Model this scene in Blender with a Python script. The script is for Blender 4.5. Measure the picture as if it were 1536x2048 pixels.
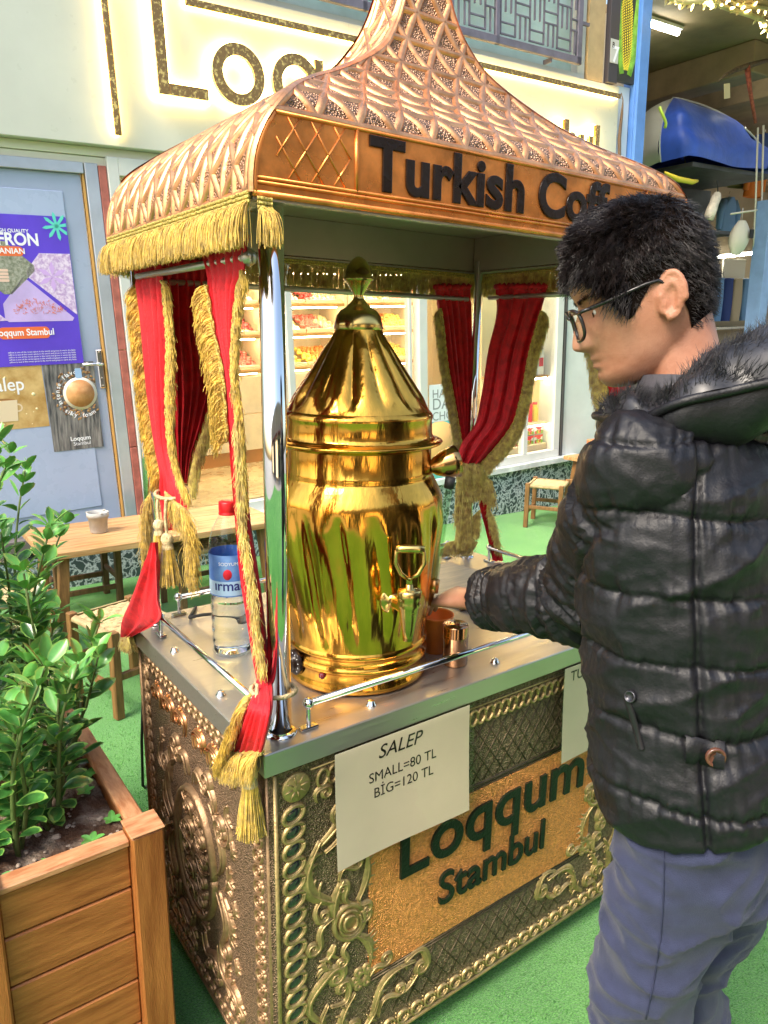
import bpy, bmesh, math, random
import numpy as np
from mathutils import Vector, Matrix, noise

# ---------------------------------------------------------------- clear, camera, sky, sun, exposure
for o in list(bpy.data.objects):
    bpy.data.objects.remove(o, do_unlink=True)
SC = bpy.context.scene
COL = SC.collection
R = math.radians
rnd = random.Random(7)

PX = 1464.7                        # focal length in pixels of the 1536 x 2048 photograph
CAM = np.array([-0.49947, -1.01407, 1.55])
PITCH, ROLL, YAW = 0.232842, 0.0147161, 0.6330764
_fh = np.array([math.sin(YAW), math.cos(YAW), 0.0]); _rh = np.array([math.cos(YAW), -math.sin(YAW), 0.0]); _u = np.array([0, 0, 1.0])
FW = math.cos(PITCH)*_fh - math.sin(PITCH)*_u
_up = math.sin(PITCH)*_fh + math.cos(PITCH)*_u
RT = math.cos(ROLL)*_rh + math.sin(ROLL)*_up
UP = -math.sin(ROLL)*_rh + math.cos(ROLL)*_up
cd = bpy.data.cameras.new('camera'); cam = bpy.data.objects.new('camera', cd); COL.objects.link(cam)
cd.sensor_fit = 'VERTICAL'; cd.sensor_height = 36.0; cd.lens = 36.0*PX/2048; cd.clip_start = 0.02; cd.clip_end = 500
cam.matrix_world = Matrix(((RT[0], UP[0], -FW[0], CAM[0]), (RT[1], UP[1], -FW[1], CAM[1]), (RT[2], UP[2], -FW[2], CAM[2]), (0, 0, 0, 1)))
SC.camera = cam

SUN_EL, SUN_AZ = 50.0, 256.0        # compass bearing of the sun, degrees from +Y clockwise
W = bpy.data.worlds.new('World'); SC.world = W; W.use_nodes = True
nt = W.node_tree; nt.nodes.clear()
sky = nt.nodes.new('ShaderNodeTexSky'); sky.sky_type = 'NISHITA'; sky.sun_disc = False
sky.sun_elevation = R(SUN_EL); sky.sun_rotation = R(SUN_AZ); sky.air_density = 1.6; sky.dust_density = 4.0; sky.ozone_density = 1.0
bg = nt.nodes.new('ShaderNodeBackground'); bg.inputs[1].default_value = 0.135
wo = nt.nodes.new('ShaderNodeOutputWorld')
nt.links.new(sky.outputs[0], bg.inputs[0]); nt.links.new(bg.outputs[0], wo.inputs[0])
sl = bpy.data.lights.new('sun', 'SUN'); sl.energy = 1.45; sl.angle = R(18); sl.color = (1.0, 0.92, 0.80)
sun = bpy.data.objects.new('sun', sl); COL.objects.link(sun)
_sd = Vector((math.sin(R(SUN_AZ))*math.cos(R(SUN_EL)), math.cos(R(SUN_AZ))*math.cos(R(SUN_EL)), math.sin(R(SUN_EL))))
sun.rotation_euler = _sd.to_track_quat('Z', 'Y').to_euler(); sun.location = (-4, -3, 6)
SC.render.engine = 'CYCLES'
SC.view_settings.view_transform = 'Standard'; SC.view_settings.look = 'None'
SC.view_settings.exposure = 1.36; SC.view_settings.gamma = 1.0
cy = SC.cycles
cy.use_denoising = True; cy.max_bounces = 8; cy.diffuse_bounces = 3; cy.glossy_bounces = 4; cy.transmission_bounces = 6
cy.transparent_max_bounces = 8; cy.sample_clamp_indirect = 6.0; cy.caustics_reflective = False; cy.caustics_refractive = False
try:
    cy.denoiser = 'OPENIMAGEDENOISE'; cy.denoising_input_passes = 'RGB_ALBEDO_NORMAL'
except Exception:
    pass

# ---------------------------------------------------------------- measuring helpers (photograph pixel -> real point)
def ray(px, py):
    return FW + RT*(px-768)/PX - UP*(py-1024)/PX
def at_plane(px, py, axis, val):
    d = ray(px, py); s = (val-CAM[axis])/d[axis]; return CAM + d*s
def at_depth(px, py, z):
    return CAM + ray(px, py)*z
# building frame: the street falls slightly to the right, so the shops stand 2.7 degrees off the ground plane
BU = np.array([0.99872351, -0.01852477, 0.04699124]); BV = np.array([-0.04702732, -0.00151674, 0.99889245]); BN = np.array([0.01843298, 0.99982725, 0.00238597])
BW0 = 3.637123
BO = BN*BW0
def B(s, t, w=0.0):
    return BO + BU*s + BV*t + BN*w
def bpx(px, py, w=0.0):
    d = ray(px, py); k = (BW0+w-BN@CAM)/(BN@d); P = CAM + d*k - BO
    return float(P@BU), float(P@BV)

# ---------------------------------------------------------------- materials
MATS = {}
def mat(name, col, rough=0.5, metal=0.0, var=0.0, vscale=8.0, bump=0.0, bscale=60.0, col2=None, stretch=(1, 1, 1), trans=0.0, ior=1.45,
        emit=None, estr=0.0, sheen=0.0, coat=0.0, rvar=0.0, sss=0.0, bump2=0.0, b2scale=8.0, alpha=1.0, vor=False, vlo=0.35, vhi=0.65, spec=None):
    if name in MATS: return MATS[name]
    m = bpy.data.materials.new(name); MATS[name] = m; m.use_nodes = True
    t = m.node_tree; N = t.nodes; L = t.links; N.clear()
    out = N.new('ShaderNodeOutputMaterial'); p = N.new('ShaderNodeBsdfPrincipled'); L.new(p.outputs[0], out.inputs[0])
    p.inputs['Base Color'].default_value = (*col, 1); p.inputs['Roughness'].default_value = rough; p.inputs['Metallic'].default_value = metal
    p.inputs['IOR'].default_value = ior; p.inputs['Transmission Weight'].default_value = trans; p.inputs['Alpha'].default_value = alpha
    if spec is not None: p.inputs['Specular IOR Level'].default_value = spec
    if sheen: p.inputs['Sheen Weight'].default_value = sheen; p.inputs['Sheen Roughness'].default_value = 0.4
    if coat: p.inputs['Coat Weight'].default_value = coat; p.inputs['Coat Roughness'].default_value = 0.12
    if sss:
        p.inputs['Subsurface Weight'].default_value = sss; p.inputs['Subsurface Radius'].default_value = (0.012, 0.005, 0.003); p.inputs['Subsurface Scale'].default_value = 1.0
    if emit is not None:
        p.inputs['Emission Color'].default_value = (*emit, 1); p.inputs['Emission Strength'].default_value = estr
    need = var or bump or bump2 or rvar or col2 is not None
    if need:
        tc = N.new('ShaderNodeTexCoord'); mp = N.new('ShaderNodeMapping'); L.new(tc.outputs['Object'], mp.inputs[0]); mp.inputs['Scale'].default_value = stretch
    if var or col2 is not None:
        nz = N.new('ShaderNodeTexNoise'); nz.inputs['Scale'].default_value = vscale; nz.inputs['Detail'].default_value = 6; nz.inputs['Roughness'].default_value = 0.6
        L.new(mp.outputs[0], nz.inputs['Vector'])
        rp = N.new('ShaderNodeValToRGB'); L.new(nz.outputs['Fac'], rp.inputs[0])
        a = tuple(max(0, c*(1-var)) for c in col) if col2 is None else col
        b = tuple(min(1, c*(1+var)) for c in col) if col2 is None else col2
        rp.color_ramp.elements[0].color = (*a, 1); rp.color_ramp.elements[1].color = (*b, 1)
        rp.color_ramp.elements[0].position = vlo; rp.color_ramp.elements[1].position = vhi
        L.new(rp.outputs[0], p.inputs['Base Color'])
    if rvar:
        nr = N.new('ShaderNodeTexNoise'); nr.inputs['Scale'].default_value = 14; nr.inputs['Detail'].default_value = 8; L.new(mp.outputs[0], nr.inputs['Vector'])
        mr = N.new('ShaderNodeMapRange'); L.new(nr.outputs['Fac'], mr.inputs[0]); mr.inputs[1].default_value = 0.3; mr.inputs[2].default_value = 0.7
        mr.inputs[3].default_value = max(0.02, rough-rvar); mr.inputs[4].default_value = rough+rvar; L.new(mr.outputs[0], p.inputs['Roughness'])
    last = None
    for amt, sc, kind in ((bump, bscale, vor), (bump2, b2scale, False)):
        if amt:
            if kind:
                nb = N.new('ShaderNodeTexVoronoi'); nb.inputs['Scale'].default_value = sc; o_ = nb.outputs['Distance']
            else:
                nb = N.new('ShaderNodeTexNoise'); nb.inputs['Scale'].default_value = sc; nb.inputs['Detail'].default_value = 4; o_ = nb.outputs['Fac']
            L.new(mp.outputs[0], nb.inputs['Vector'])
            bp = N.new('ShaderNodeBump'); bp.inputs['Strength'].default_value = min(1, amt); bp.inputs['Distance'].default_value = 0.004*max(1, amt)
            L.new(o_, bp.inputs['Height'])
            if last: L.new(last, bp.inputs['Normal'])
            last = bp.outputs[0]
    if last: L.new(last, p.inputs['Normal'])
    return m

# ---------------------------------------------------------------- mesh builder
def V3(*a): return np.array(a, float)
def nrm(v):
    v = np.asarray(v, float); l = np.linalg.norm(v); return v/l if l > 1e-12 else v
class MB:
    def __init__(s): s.v = []; s.f = []; s.m = []; s.sm = []; s.n = 0
    def add(s, verts, faces, mi=0, smooth=True):
        k = s.n; verts = np.asarray(verts, float).reshape(-1, 3); s.v.append(verts); s.n += len(verts)
        for f in faces: s.f.append([i+k for i in f]); s.m.append(mi); s.sm.append(smooth)
        return k
    def box(s, c, size, ax=None, bev=0.0, mi=0):
        hx, hy, hz = [d/2 for d in size]; c = np.asarray(c, float)
        A = np.eye(3) if ax is None else np.array([nrm(a) for a in ax])
        b = min(bev, hx*.9, hy*.9, hz*.9)
        if b <= 0:
            vs = [(x*hx, y*hy, z*hz) for z in (-1, 1) for y in (-1, 1) for x in (-1, 1)]
            fs = [(0, 2, 3, 1), (4, 5, 7, 6), (0, 1, 5, 4), (2, 6, 7, 3), (0, 4, 6, 2), (1, 3, 7, 5)]
        else:
            vs = []; idx = {}
            for x in (-1, 1):
                for y in (-1, 1):
                    for z in (-1, 1):
                        for k, p in enumerate(((x*hx, y*(hy-b), z*(hz-b)), (x*(hx-b), y*hy, z*(hz-b)), (x*(hx-b), y*(hy-b), z*hz))):
                            idx[(x, y, z, k)] = len(vs); vs.append(p)
            fs = []
            for sg in (-1, 1):
                fs.append([idx[(sg, y, z, 0)] for y, z in ((-1, -1), (1, -1), (1, 1), (-1, 1))][::sg])
                fs.append([idx[(x, sg, z, 1)] for x, z in ((-1, -1), (-1, 1), (1, 1), (1, -1))][::sg])
                fs.append([idx[(x, y, sg, 2)] for x, y in ((-1, -1), (1, -1), (1, 1), (-1, 1))][::sg])
            for y in (-1, 1):
                for z in (-1, 1):
                    fs.append([idx[(-1, y, z, 1)], idx[(1, y, z, 1)], idx[(1, y, z, 2)], idx[(-1, y, z, 2)]][::(-1 if y*z > 0 else 1)][::-1])
            for x in (-1, 1):
                for z in (-1, 1):
                    fs.append([idx[(x, -1, z, 0)], idx[(x, 1, z, 0)], idx[(x, 1, z, 2)], idx[(x, -1, z, 2)]][::(1 if x*z > 0 else -1)][::-1])
            for x in (-1, 1):
                for y in (-1, 1):
                    fs.append([idx[(x, y, -1, 0)], idx[(x, y, 1, 0)], idx[(x, y, 1, 1)], idx[(x, y, -1, 1)]][::(-1 if x*y > 0 else 1)][::-1])
            for x in (-1, 1):
                for y in (-1, 1):
                    for z in (-1, 1):
                        fs.append([idx[(x, y, z, 0)], idx[(x, y, z, 1)], idx[(x, y, z, 2)]][::(1 if x*y*z > 0 else -1)])
        vs = np.array(vs)
        for q, f in enumerate(fs):
            a, b_, c_ = vs[f[0]], vs[f[1]], vs[f[2]]
            if np.cross(b_-a, c_-a)@(a+b_+c_) < 0: fs[q] = list(f)[::-1]
        vs = vs@A + c
        s.add(vs, fs, mi, False); return s
    def seg(s, a, b, w, h, up=(0, 0, 1), bev=0.0, mi=0):
        a = np.asarray(a, float); b = np.asarray(b, float); d = b-a; L = np.linalg.norm(d); x = d/L
        y = np.cross(up, x)
        if np.linalg.norm(y) < 1e-6: y = np.cross((0, 1, 0), x)
        y = nrm(y); z = np.cross(x, y)
        return s.box((a+b)/2, (L, w, h), (x, y, z), bev, mi)
    def tube(s, path, rad, n=8, cap=True, closed=False, mi=0, smooth=True, ref=None):
        P = np.asarray(path, float); k = len(P); rad = np.full(k, rad) if np.isscalar(rad) else np.asarray(rad, float)
        if closed: T = np.roll(P, -1, 0)-np.roll(P, 1, 0)
        else: T = np.gradient(P, axis=0)
        T /= (np.linalg.norm(T, axis=1)[:, None]+1e-12)
        r0 = np.array(ref if ref is not None else (0, 0, 1.0))
        if abs(T[0]@r0) > .95: r0 = np.array((1.0, 0, 0))
        u = nrm(r0-T[0]*(T[0]@r0)); out = []
        an = np.arange(n)*2*math.pi/n
        for i in range(k):
            u = nrm(u-T[i]*(T[i]@u)); w = np.cross(T[i], u)
            out.append(P[i]+rad[i]*(np.cos(an)[:, None]*u+np.sin(an)[:, None]*w))
        vs = np.concatenate(out); fs = []
        for i in range(k if closed else k-1):
            j = (i+1) % k
            for q in range(n):
                r = (q+1) % n; fs.append((i*n+q, i*n+r, j*n+r, j*n+q))
        if cap and not closed:
            fs.append(tuple(range(n))[::-1]); fs.append(tuple((k-1)*n+q for q in range(n)))
        s.add(vs, fs, mi, smooth); return s
    def lathe(s, prof, n=32, c=(0, 0, 0), ax=None, mod=None, mi=0, cap=False, smooth=True, th0=0.0):
        A = np.eye(3) if ax is None else np.array(ax, float); c = np.asarray(c, float)
        k = len(prof); vs = []
        th = th0+np.arange(n)*2*math.pi/n
        for i, (r, z) in enumerate(prof):
            rr = np.full(n, r) if mod is None else r*mod(th, z)
            vs.append(np.stack([rr*np.cos(th), rr*np.sin(th), np.full(n, z)], 1))
        vs = np.concatenate(vs)@A + c; fs = []
        for i in range(k-1):
            for q in range(n):
                r = (q+1) % n; fs.append((i*n+q, i*n+r, (i+1)*n+r, (i+1)*n+q))
        if cap: fs.append(tuple(range(n))[::-1]); fs.append(tuple((k-1)*n+q for q in range(n)))
        s.add(vs, fs, mi, smooth); return s
    def grid(s, P, mi=0, closed=False, flip=False, smooth=True):
        P = np.asarray(P, float); a, b = P.shape[:2]; fs = []
        for i in range(a-1):
            for j in range(b if closed else b-1):
                q = (j+1) % b; f = (i*b+j, i*b+q, (i+1)*b+q, (i+1)*b+j); fs.append(f[::-1] if flip else f)
        s.add(P.reshape(-1, 3), fs, mi, smooth); return s
    def prism(s, poly, org, ex, ey, depth, mi=0, smooth=False):
        org = np.asarray(org, float); ex = np.asarray(ex, float); ey = np.asarray(ey, float); nn = nrm(np.cross(ex, ey))
        P = np.array([org+ex*x+ey*y for x, y in poly]); n = len(P)
        area = sum(poly[i][0]*poly[(i+1) % n][1]-poly[(i+1) % n][0]*poly[i][1] for i in range(n))
        if area < 0: P = P[::-1]
        vs = np.concatenate([P, P+nn*depth]); fs = [tuple(range(n))[::-1], tuple(n+i for i in range(n))]
        for i in range(n): j = (i+1) % n; fs.append((i, j, n+j, n+i))
        s.add(vs, fs, mi, smooth); return s
    def relief(s, path, wid, org, ex, ey, hgt=0.006, mi=0, n=5, lift=0.0):
        """half-round raised stroke along a 2-D path lying on a plane"""
        P = np.asarray(path, float); k = len(P); wid = np.full(k, wid) if np.isscalar(wid) else np.asarray(wid, float)
        T = np.gradient(P, axis=0); T /= (np.linalg.norm(T, axis=1)[:, None]+1e-12); Nn = np.stack([-T[:, 1], T[:, 0]], 1)
        org = np.asarray(org, float); ex = np.asarray(ex, float); ey = np.asarray(ey, float); nn = nrm(np.cross(ex, ey)); vs = []
        mw = wid.max()
        for i in range(k):
            for q in range(n):
                a = math.pi*q/(n-1); p = P[i]+Nn[i]*wid[i]*math.cos(a); h = hgt*math.sin(a)*min(1, .25+.75*wid[i]/mw)
                vs.append(org+ex*p[0]+ey*p[1]+nn*(h+lift))
        fs = []
        for i in range(k-1):
            for q in range(n-1): fs.append((i*n+q, (i+1)*n+q, (i+1)*n+q+1, i*n+q+1))
        fs.append(tuple(range(n))); fs.append(tuple((k-1)*n+q for q in range(n))[::-1])
        s.add(vs, fs, mi); return s
    def strands(s, roots, tips, rad=0.0008, sag=0.0, wob=0.003, n=3, seg=4, mi=0, taper=0.5, drape=False):
        """many thin threads, all at once: roots, tips (k,3)"""
        roots = np.asarray(roots, float); tips = np.asarray(tips, float); k = len(roots); rg = np.random.RandomState(len(roots)+seg)
        d = tips-roots; L = np.linalg.norm(d, axis=1)[:, None]+1e-9; T = d/L
        ref = np.where(np.abs(T[:, 2:3]) > .9, np.array([[1.0, 0, 0]]), np.array([[0, 0, 1.0]]))
        u = np.cross(T, ref); u /= np.linalg.norm(u, axis=1)[:, None]; w = np.cross(T, u)
        ph = rg.rand(k, 2)*6.28; am = rg.randn(k, 2)*wob; rows = []
        an = np.arange(n)*2*math.pi/n
        for i in range(seg+1):
            q = i/seg; c = roots+d*q+u*(am[:, :1]*np.sin(q*3.5+ph[:, :1])*q)+w*(am[:, 1:]*np.sin(q*3.5+ph[:, 1:])*q)
            if drape:
                c[:, :2] += d[:, :2]*((1-(1-q)**2.2)-q); c[:, 2] += d[:, 2]*(q**1.5-q)
            c[:, 2] += -sag*math.sin(q*math.pi)
            rr = rad*(1-(1-taper)*q)
            rows.append(c[:, None, :]+rr*(np.cos(an)[None, :, None]*u[:, None, :]+np.sin(an)[None, :, None]*w[:, None, :]))
        A = np.stack(rows, 1)            # k, seg+1, n, 3
        base = s.n; s.v.append(A.reshape(-1, 3)); s.n += A.size//3
        st = (seg+1)*n
        for j in range(k):
            b0 = base+j*st
            for i in range(seg):
                for q in range(n):
                    r = (q+1) % n; s.f.append((b0+i*n+q, b0+i*n+r, b0+(i+1)*n+r, b0+(i+1)*n+q)); s.m.append(mi); s.sm.append(True)
        return s
    def verts(s): return np.concatenate(s.v) if s.v else np.zeros((0, 3))

WORLDP = {}          # world position of every top-level empty
def TH(name, label, cat, loc=(0, 0, 0), group=None, kind=None):
    o = bpy.data.objects.new(name, None); COL.objects.link(o); o.location = loc; o.empty_display_size = 0.05
    WORLDP[o.name] = Vector(loc); tag(o, label, cat, group, kind); return o
def tag(o, label=None, cat=None, group=None, kind=None):
    if label: o['label'] = label
    if cat: o['category'] = cat
    if group: o['group'] = group
    if kind: o['kind'] = kind
    return o
def OB(name, mb, mats, parent=None, label=None, cat=None, group=None, kind=None, local=False):
    """link the builder as ONE mesh object; vertices are in world space (or in the thing's space with local=True)"""
    me = bpy.data.meshes.new(name)
    if isinstance(mb, MB):
        me.from_pydata(mb.verts().tolist(), [], mb.f)
        me.polygons.foreach_set('material_index', mb.m); me.polygons.foreach_set('use_smooth', mb.sm)
    else:
        me.from_pydata(mb[0], [], mb[1])
    for m in (mats if isinstance(mats, (list, tuple)) else [mats]): me.materials.append(m)
    me.update()
    o = bpy.data.objects.new(name, me); COL.objects.link(o)
    if parent is not None:
        o.parent = parent
        if not local and parent.name in WORLDP: o.matrix_parent_inverse = Matrix.Translation(-WORLDP[parent.name])
    return tag(o, label, cat, group, kind)
def copy_tree(root, loc, rz, label=None):
    c = root.copy(); COL.objects.link(c); c.location = loc; c.rotation_euler = (0, 0, rz)
    if label: c['label'] = label
    def rec(src, dst):
        for ch in src.children:
            d = ch.copy(); COL.objects.link(d); d.parent = dst; rec(ch, d)
    rec(root, c); return c
def textmesh(body, size, org, ex, ey, depth=0.003, off=0.0, align='LEFT', sx=1.0, spacing=1.0, shear=0.0, bev=0.0):
    cu = bpy.data.curves.new('lettering', 'FONT'); cu.body = body; cu.size = size; cu.extrude = depth/2; cu.offset = off*size; cu.align_x = align
    cu.space_character = spacing; cu.shear = shear; cu.resolution_u = 6; cu.bevel_depth = bev; cu.bevel_resolution = 1 if bev else 0
    o = bpy.data.objects.new('lettering', cu); me = o.to_mesh()
    n = len(me.vertices); co = np.zeros(n*3); me.vertices.foreach_get('co', co); co = co.reshape(-1, 3)
    fs = [tuple(p.vertices) for p in me.polygons]; o.to_mesh_clear(); bpy.data.objects.remove(o); bpy.data.curves.remove(cu)
    org = np.asarray(org, float); ex = np.asarray(ex, float); ey = np.asarray(ey, float); nn = nrm(np.cross(ex, ey))
    return org+np.outer(co[:, 0]*sx, ex)+np.outer(co[:, 1], ey)+np.outer(co[:, 2]+depth/2, nn), fs
def TX(mb, *a, mi=0, **k):
    v, f = textmesh(*a, **k); mb.add(v, f, mi, False); return mb
def wob(p, sc=1.0, seed=0.0):
    return noise.noise(Vector((p[0]*sc+seed, p[1]*sc-seed*.7, p[2]*sc+seed*1.3)))
def smooth_interp(x, xs, ys):
    """monotone-ish cubic through points"""
    xs = np.asarray(xs, float); ys = np.asarray(ys, float); x = np.asarray(x, float)
    m = np.gradient(ys, xs); i = np.clip(np.searchsorted(xs, x)-1, 0, len(xs)-2); h = xs[i+1]-xs[i]; t = np.clip((x-xs[i])/h, 0, 1)
    return (2*t**3-3*t**2+1)*ys[i]+(t**3-2*t**2+t)*h*m[i]+(-2*t**3+3*t**2)*ys[i+1]+(t**3-t**2)*h*m[i+1]
EX, EY, EZ = V3(1, 0, 0), V3(0, 1, 0), V3(0, 0, 1)
# ================================================================ ground
carpet = mat('green_carpet', (0.045, 0.225, 0.035), 0.95, var=0.35, vscale=190, bump=2.6, bscale=300, col2=(0.16, 0.52, 0.11), sheen=0.3, spec=0.1)
def carpet_extra():
    t = carpet.node_tree; N = t.nodes; L = t.links
    p = [n for n in N if n.type == 'BSDF_PRINCIPLED'][0]; rp = [n for n in N if n.type == 'VALTORGB'][0]
    tc = [n for n in N if n.type == 'TEX_COORD'][0]
    nz = N.new('ShaderNodeTexNoise'); nz.inputs['Scale'].default_value = 1.7; nz.inputs['Detail'].default_value = 5; L.new(tc.outputs['Object'], nz.inputs['Vector'])
    mx = N.new('ShaderNodeMix'); mx.data_type = 'RGBA'; mx.blend_type = 'MULTIPLY'; mx.inputs[0].default_value = 1.0
    r2 = N.new('ShaderNodeValToRGB'); L.new(nz.outputs['Fac'], r2.inputs[0]); r2.color_ramp.elements[0].color = (.72, .8, .7, 1); r2.color_ramp.elements[1].color = (1.2, 1.05, 1.0, 1)
    r2.color_ramp.elements[0].position = .35; r2.color_ramp.elements[1].position = .65
    L.new(rp.outputs[0], mx.inputs[6]); L.new(r2.outputs[0], mx.inputs[7]); L.new(mx.outputs[2], p.inputs['Base Color'])
carpet_extra()
g = MB(); g.add([(-60, -60, -0.006), (60, -60, -0.006), (60, 60, -0.006), (-60, 60, -0.006)], [(0, 1, 2, 3)])
OB('ground', g, mat('paving', (0.30, 0.29, 0.27), 0.8, var=.2, vscale=3, bump=.5), kind='structure')
g = MB(); g.add([(-4, -5, 0), (9, -5, 0), (9, 7, 0), (-4, 7, 0)], [(0, 1, 2, 3)])
OB('artificial_turf', g, carpet, kind='structure')
# seams where carpet strips overlap: thin raised edges of the upper strip
# ================================================================ coffee cart
steel = mat('brushed_steel', (0.52, 0.48, 0.43), 0.36, .82, rvar=.09, bump=.05, bscale=26, stretch=(.6, 9, 9))
chrome = mat('chrome', (0.78, 0.78, 0.78), 0.045, 1.0, rvar=.03)
dksteel = mat('dull_steel', (0.42, 0.35, 0.29), 0.5, .8, rvar=.1)
copper_hi = mat('copper_ribs', (0.74, 0.35, 0.16), 0.38, .92, var=.25, vscale=30, rvar=.1, bump=.25, bscale=70)
copper_lo = mat('copper_pitted', (0.33, 0.20, 0.13), 0.42, .9, var=.4, vscale=90, bump=1.5, bscale=240, vor=True)
copper_panel = mat('copper_polished', (0.74, 0.25, 0.06), 0.30, .72, var=.28, vscale=18, rvar=.10, bump=.25, bscale=28)
copper_plate = mat('copper_grained', (0.90, 0.35, 0.11), 0.36, .95, var=.22, vscale=120, bump=1.4, bscale=330, vor=True)
antique_lo = mat('antique_brass_pitted', (0.20, 0.155, 0.09), 0.48, .75, var=.5, vscale=120, bump=1.6, bscale=300, vor=True)
antique_hi = mat('antique_brass_raised', (0.47, 0.34, 0.15), 0.44, .68, var=.25, vscale=40, bump=.35, bscale=120)
rosy_lo = mat('antique_copper_pitted', (0.22, 0.145, 0.09), 0.5, .7, var=.4, vscale=120, bump=1.5, bscale=300, vor=True)
rosy_hi = mat('antique_copper_raised', (0.37, 0.23, 0.125), 0.44, .68, var=.22, vscale=40, bump=.35, bscale=120)
black_enamel = mat('black_enamel', (0.016, 0.008, 0.006), 0.26, 0.0, rvar=.08, bump=.25, bscale=60, spec=.35)
green_enamel = mat('dark_green_enamel', (0.008, 0.018, 0.011), 0.38, 0.0, bump=.4, bscale=120, spec=.3)
gem = mat('dark_glass_gem', (0.02, 0.025, 0.022), 0.06, 0.0, coat=1.0)
rubber = mat('black_rubber', (0.02, 0.02, 0.02), 0.6)

CW, CD, CT = 1.145, 0.739, 0.857
cart = TH('coffee_cart', 'copper and brass coffee vending cart with a domed embossed roof, chrome posts and steel countertop', 'coffee cart', (0, 0, 0))
XL, XR, YF, YB, ZB = 0.0195, CW-0.0195, 0.0195, CD-0.0195, 0.056
m = MB(); m.box(((XL+XR)/2, (YF+YB)/2, (ZB+CT-.046)/2), (XR-XL, YB-YF, CT-.046-ZB), bev=.003, mi=0)
OB('cabinet', m, rosy_lo, cart)

def spiral(cx, cy, r0, turns, a0, d=1, n=26, shrink=.14):
    """scroll that winds inwards"""
    out = []
    for i in range(n):
        q = i/(n-1); r = r0*(1-q*(1-shrink)); a = a0+d*q*turns*2*math.pi; out.append((cx+r*math.cos(a), cy+r*math.sin(a)))
    return out
def arc(p0, p1, bend, n=14):
    p0 = np.array(p0, float); p1 = np.array(p1, float); d = p1-p0; nn = np.array([-d[1], d[0]]); out = []
    for i in range(n):
        q = i/(n-1); out.append(p0+d*q+nn*bend*math.sin(math.pi*q))
    return out
def tap(n, a, b, c):
    q = np.linspace(0, 1, n); return np.where(q < .5, a+(b-a)*q*2, b+(c-b)*(q-.5)*2)
def leafy(mb, fr, p0, p1, bend, w, lobes=4, side=1, hgt=.006, mi=0):
    """acanthus leaf: a thick curved stem with curling lobes along one or both sides"""
    P = np.array(arc(p0, p1, bend, 18)); mb.relief(P, tap(18, w*.5, w, w*.25), *fr, hgt=hgt, mi=mi)
    mb.relief(P, tap(18, w*.12, w*.22, w*.1), *fr, hgt=hgt*.5, lift=hgt*.75, mi=mi)
    T = np.gradient(P, axis=0); T /= np.linalg.norm(T, axis=1)[:, None]; Nn = np.stack([-T[:, 1], T[:, 0]], 1)
    for k in range(lobes):
        i = int(2+k*(14/lobes)); sgs = (1, -1) if side == 0 else (side,)
        for sg in sgs:
            L = w*(2.6-1.2*k/lobes); q0 = P[i]; q1 = P[i]+T[i]*L*.9+Nn[i]*sg*L*.8
            mb.relief(arc(q0, q1, -sg*.28, 8), tap(8, w*.42, w*.4, w*.12), *fr, hgt=hgt*.85, mi=mi)
def scroll(mb, fr, p0, p1, bend, w, r, d, hgt=.006, mi=0):
    """stem from p0 to p1 ending in an inward spiral"""
    P = arc(p0, p1, bend, 16); T = np.array(P[-1])-np.array(P[-2]); T /= np.linalg.norm(T); Nn = np.array([-T[1], T[0]])*d
    c = np.array(p1)+Nn*r; a0 = math.atan2(-Nn[1], -Nn[0])
    S = spiral(c[0], c[1], r, 1.35, a0, d, 24)
    Q = P+S[1:]; n = len(Q); wd = np.concatenate([np.linspace(w*.4, w, 14), np.linspace(w, w*.45, n-14)])
    mb.relief(Q, wd, *fr, hgt=hgt, mi=mi)
    mb.relief(Q, wd*.25, *fr, hgt=hgt*.4, lift=hgt*.8, mi=mi)
def ring2(mb, fr, cx, cy, rx, ry, w, rot=0, hgt=.004, mi=0, n=22):
    c, s_ = math.cos(rot), math.sin(rot); P = []
    for i in range(n+1):
        a = i*2*math.pi/n; x = rx*math.cos(a); y = ry*math.sin(a); P.append((cx+x*c-y*s_, cy+x*s_+y*c))
    mb.relief(P, w, *fr, hgt=hgt, mi=mi)

# ---- front panel: a proud sheet with border mouldings, ornaments, jewels and a name plate
FO = V3(0, YF-.003, 0); FF = (FO, EX, EZ)                  # plane frame, normal -Y
m = MB(); m.box(((XL+XR)/2, YF-.0005, (ZB+.81)/2), (XR-XL-.006, .005, .81-ZB-.004), bev=.001)
front = OB('front_panel', m, antique_lo, cart)
m = MB()
for x in (XL+.008, XR-.008): m.relief([(x, ZB+.004), (x, .80)], .004, *FF, hgt=.004)
m.relief([(XL+.01, ZB+.008), (XR-.01, ZB+.008)], .005, *FF, hgt=.004)
m.relief([(XL+.01, ZB+.022), (XR-.01, ZB+.022)], .002, *FF, hgt=.002)
OB('edge_moulding', m, antique_hi, front)
def mirror(fn):
    """draw an ornament on the left and mirrored on the right"""
    m_ = MB(); fn(m_, FF); OB('acanthus_ornament', m_, antique_hi, front)
    m_ = MB(); fn(m_, (FO+EX*CW, -EX, EZ))
    for i in range(len(m_.f)): m_.f[i] = m_.f[i][::-1]
    # keep relief on the outer side
    for v in m_.v: v[:, 1] = 2*FO[1]-v[:, 1]
    OB('acanthus_ornament', m_, antique_hi, front)
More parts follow.
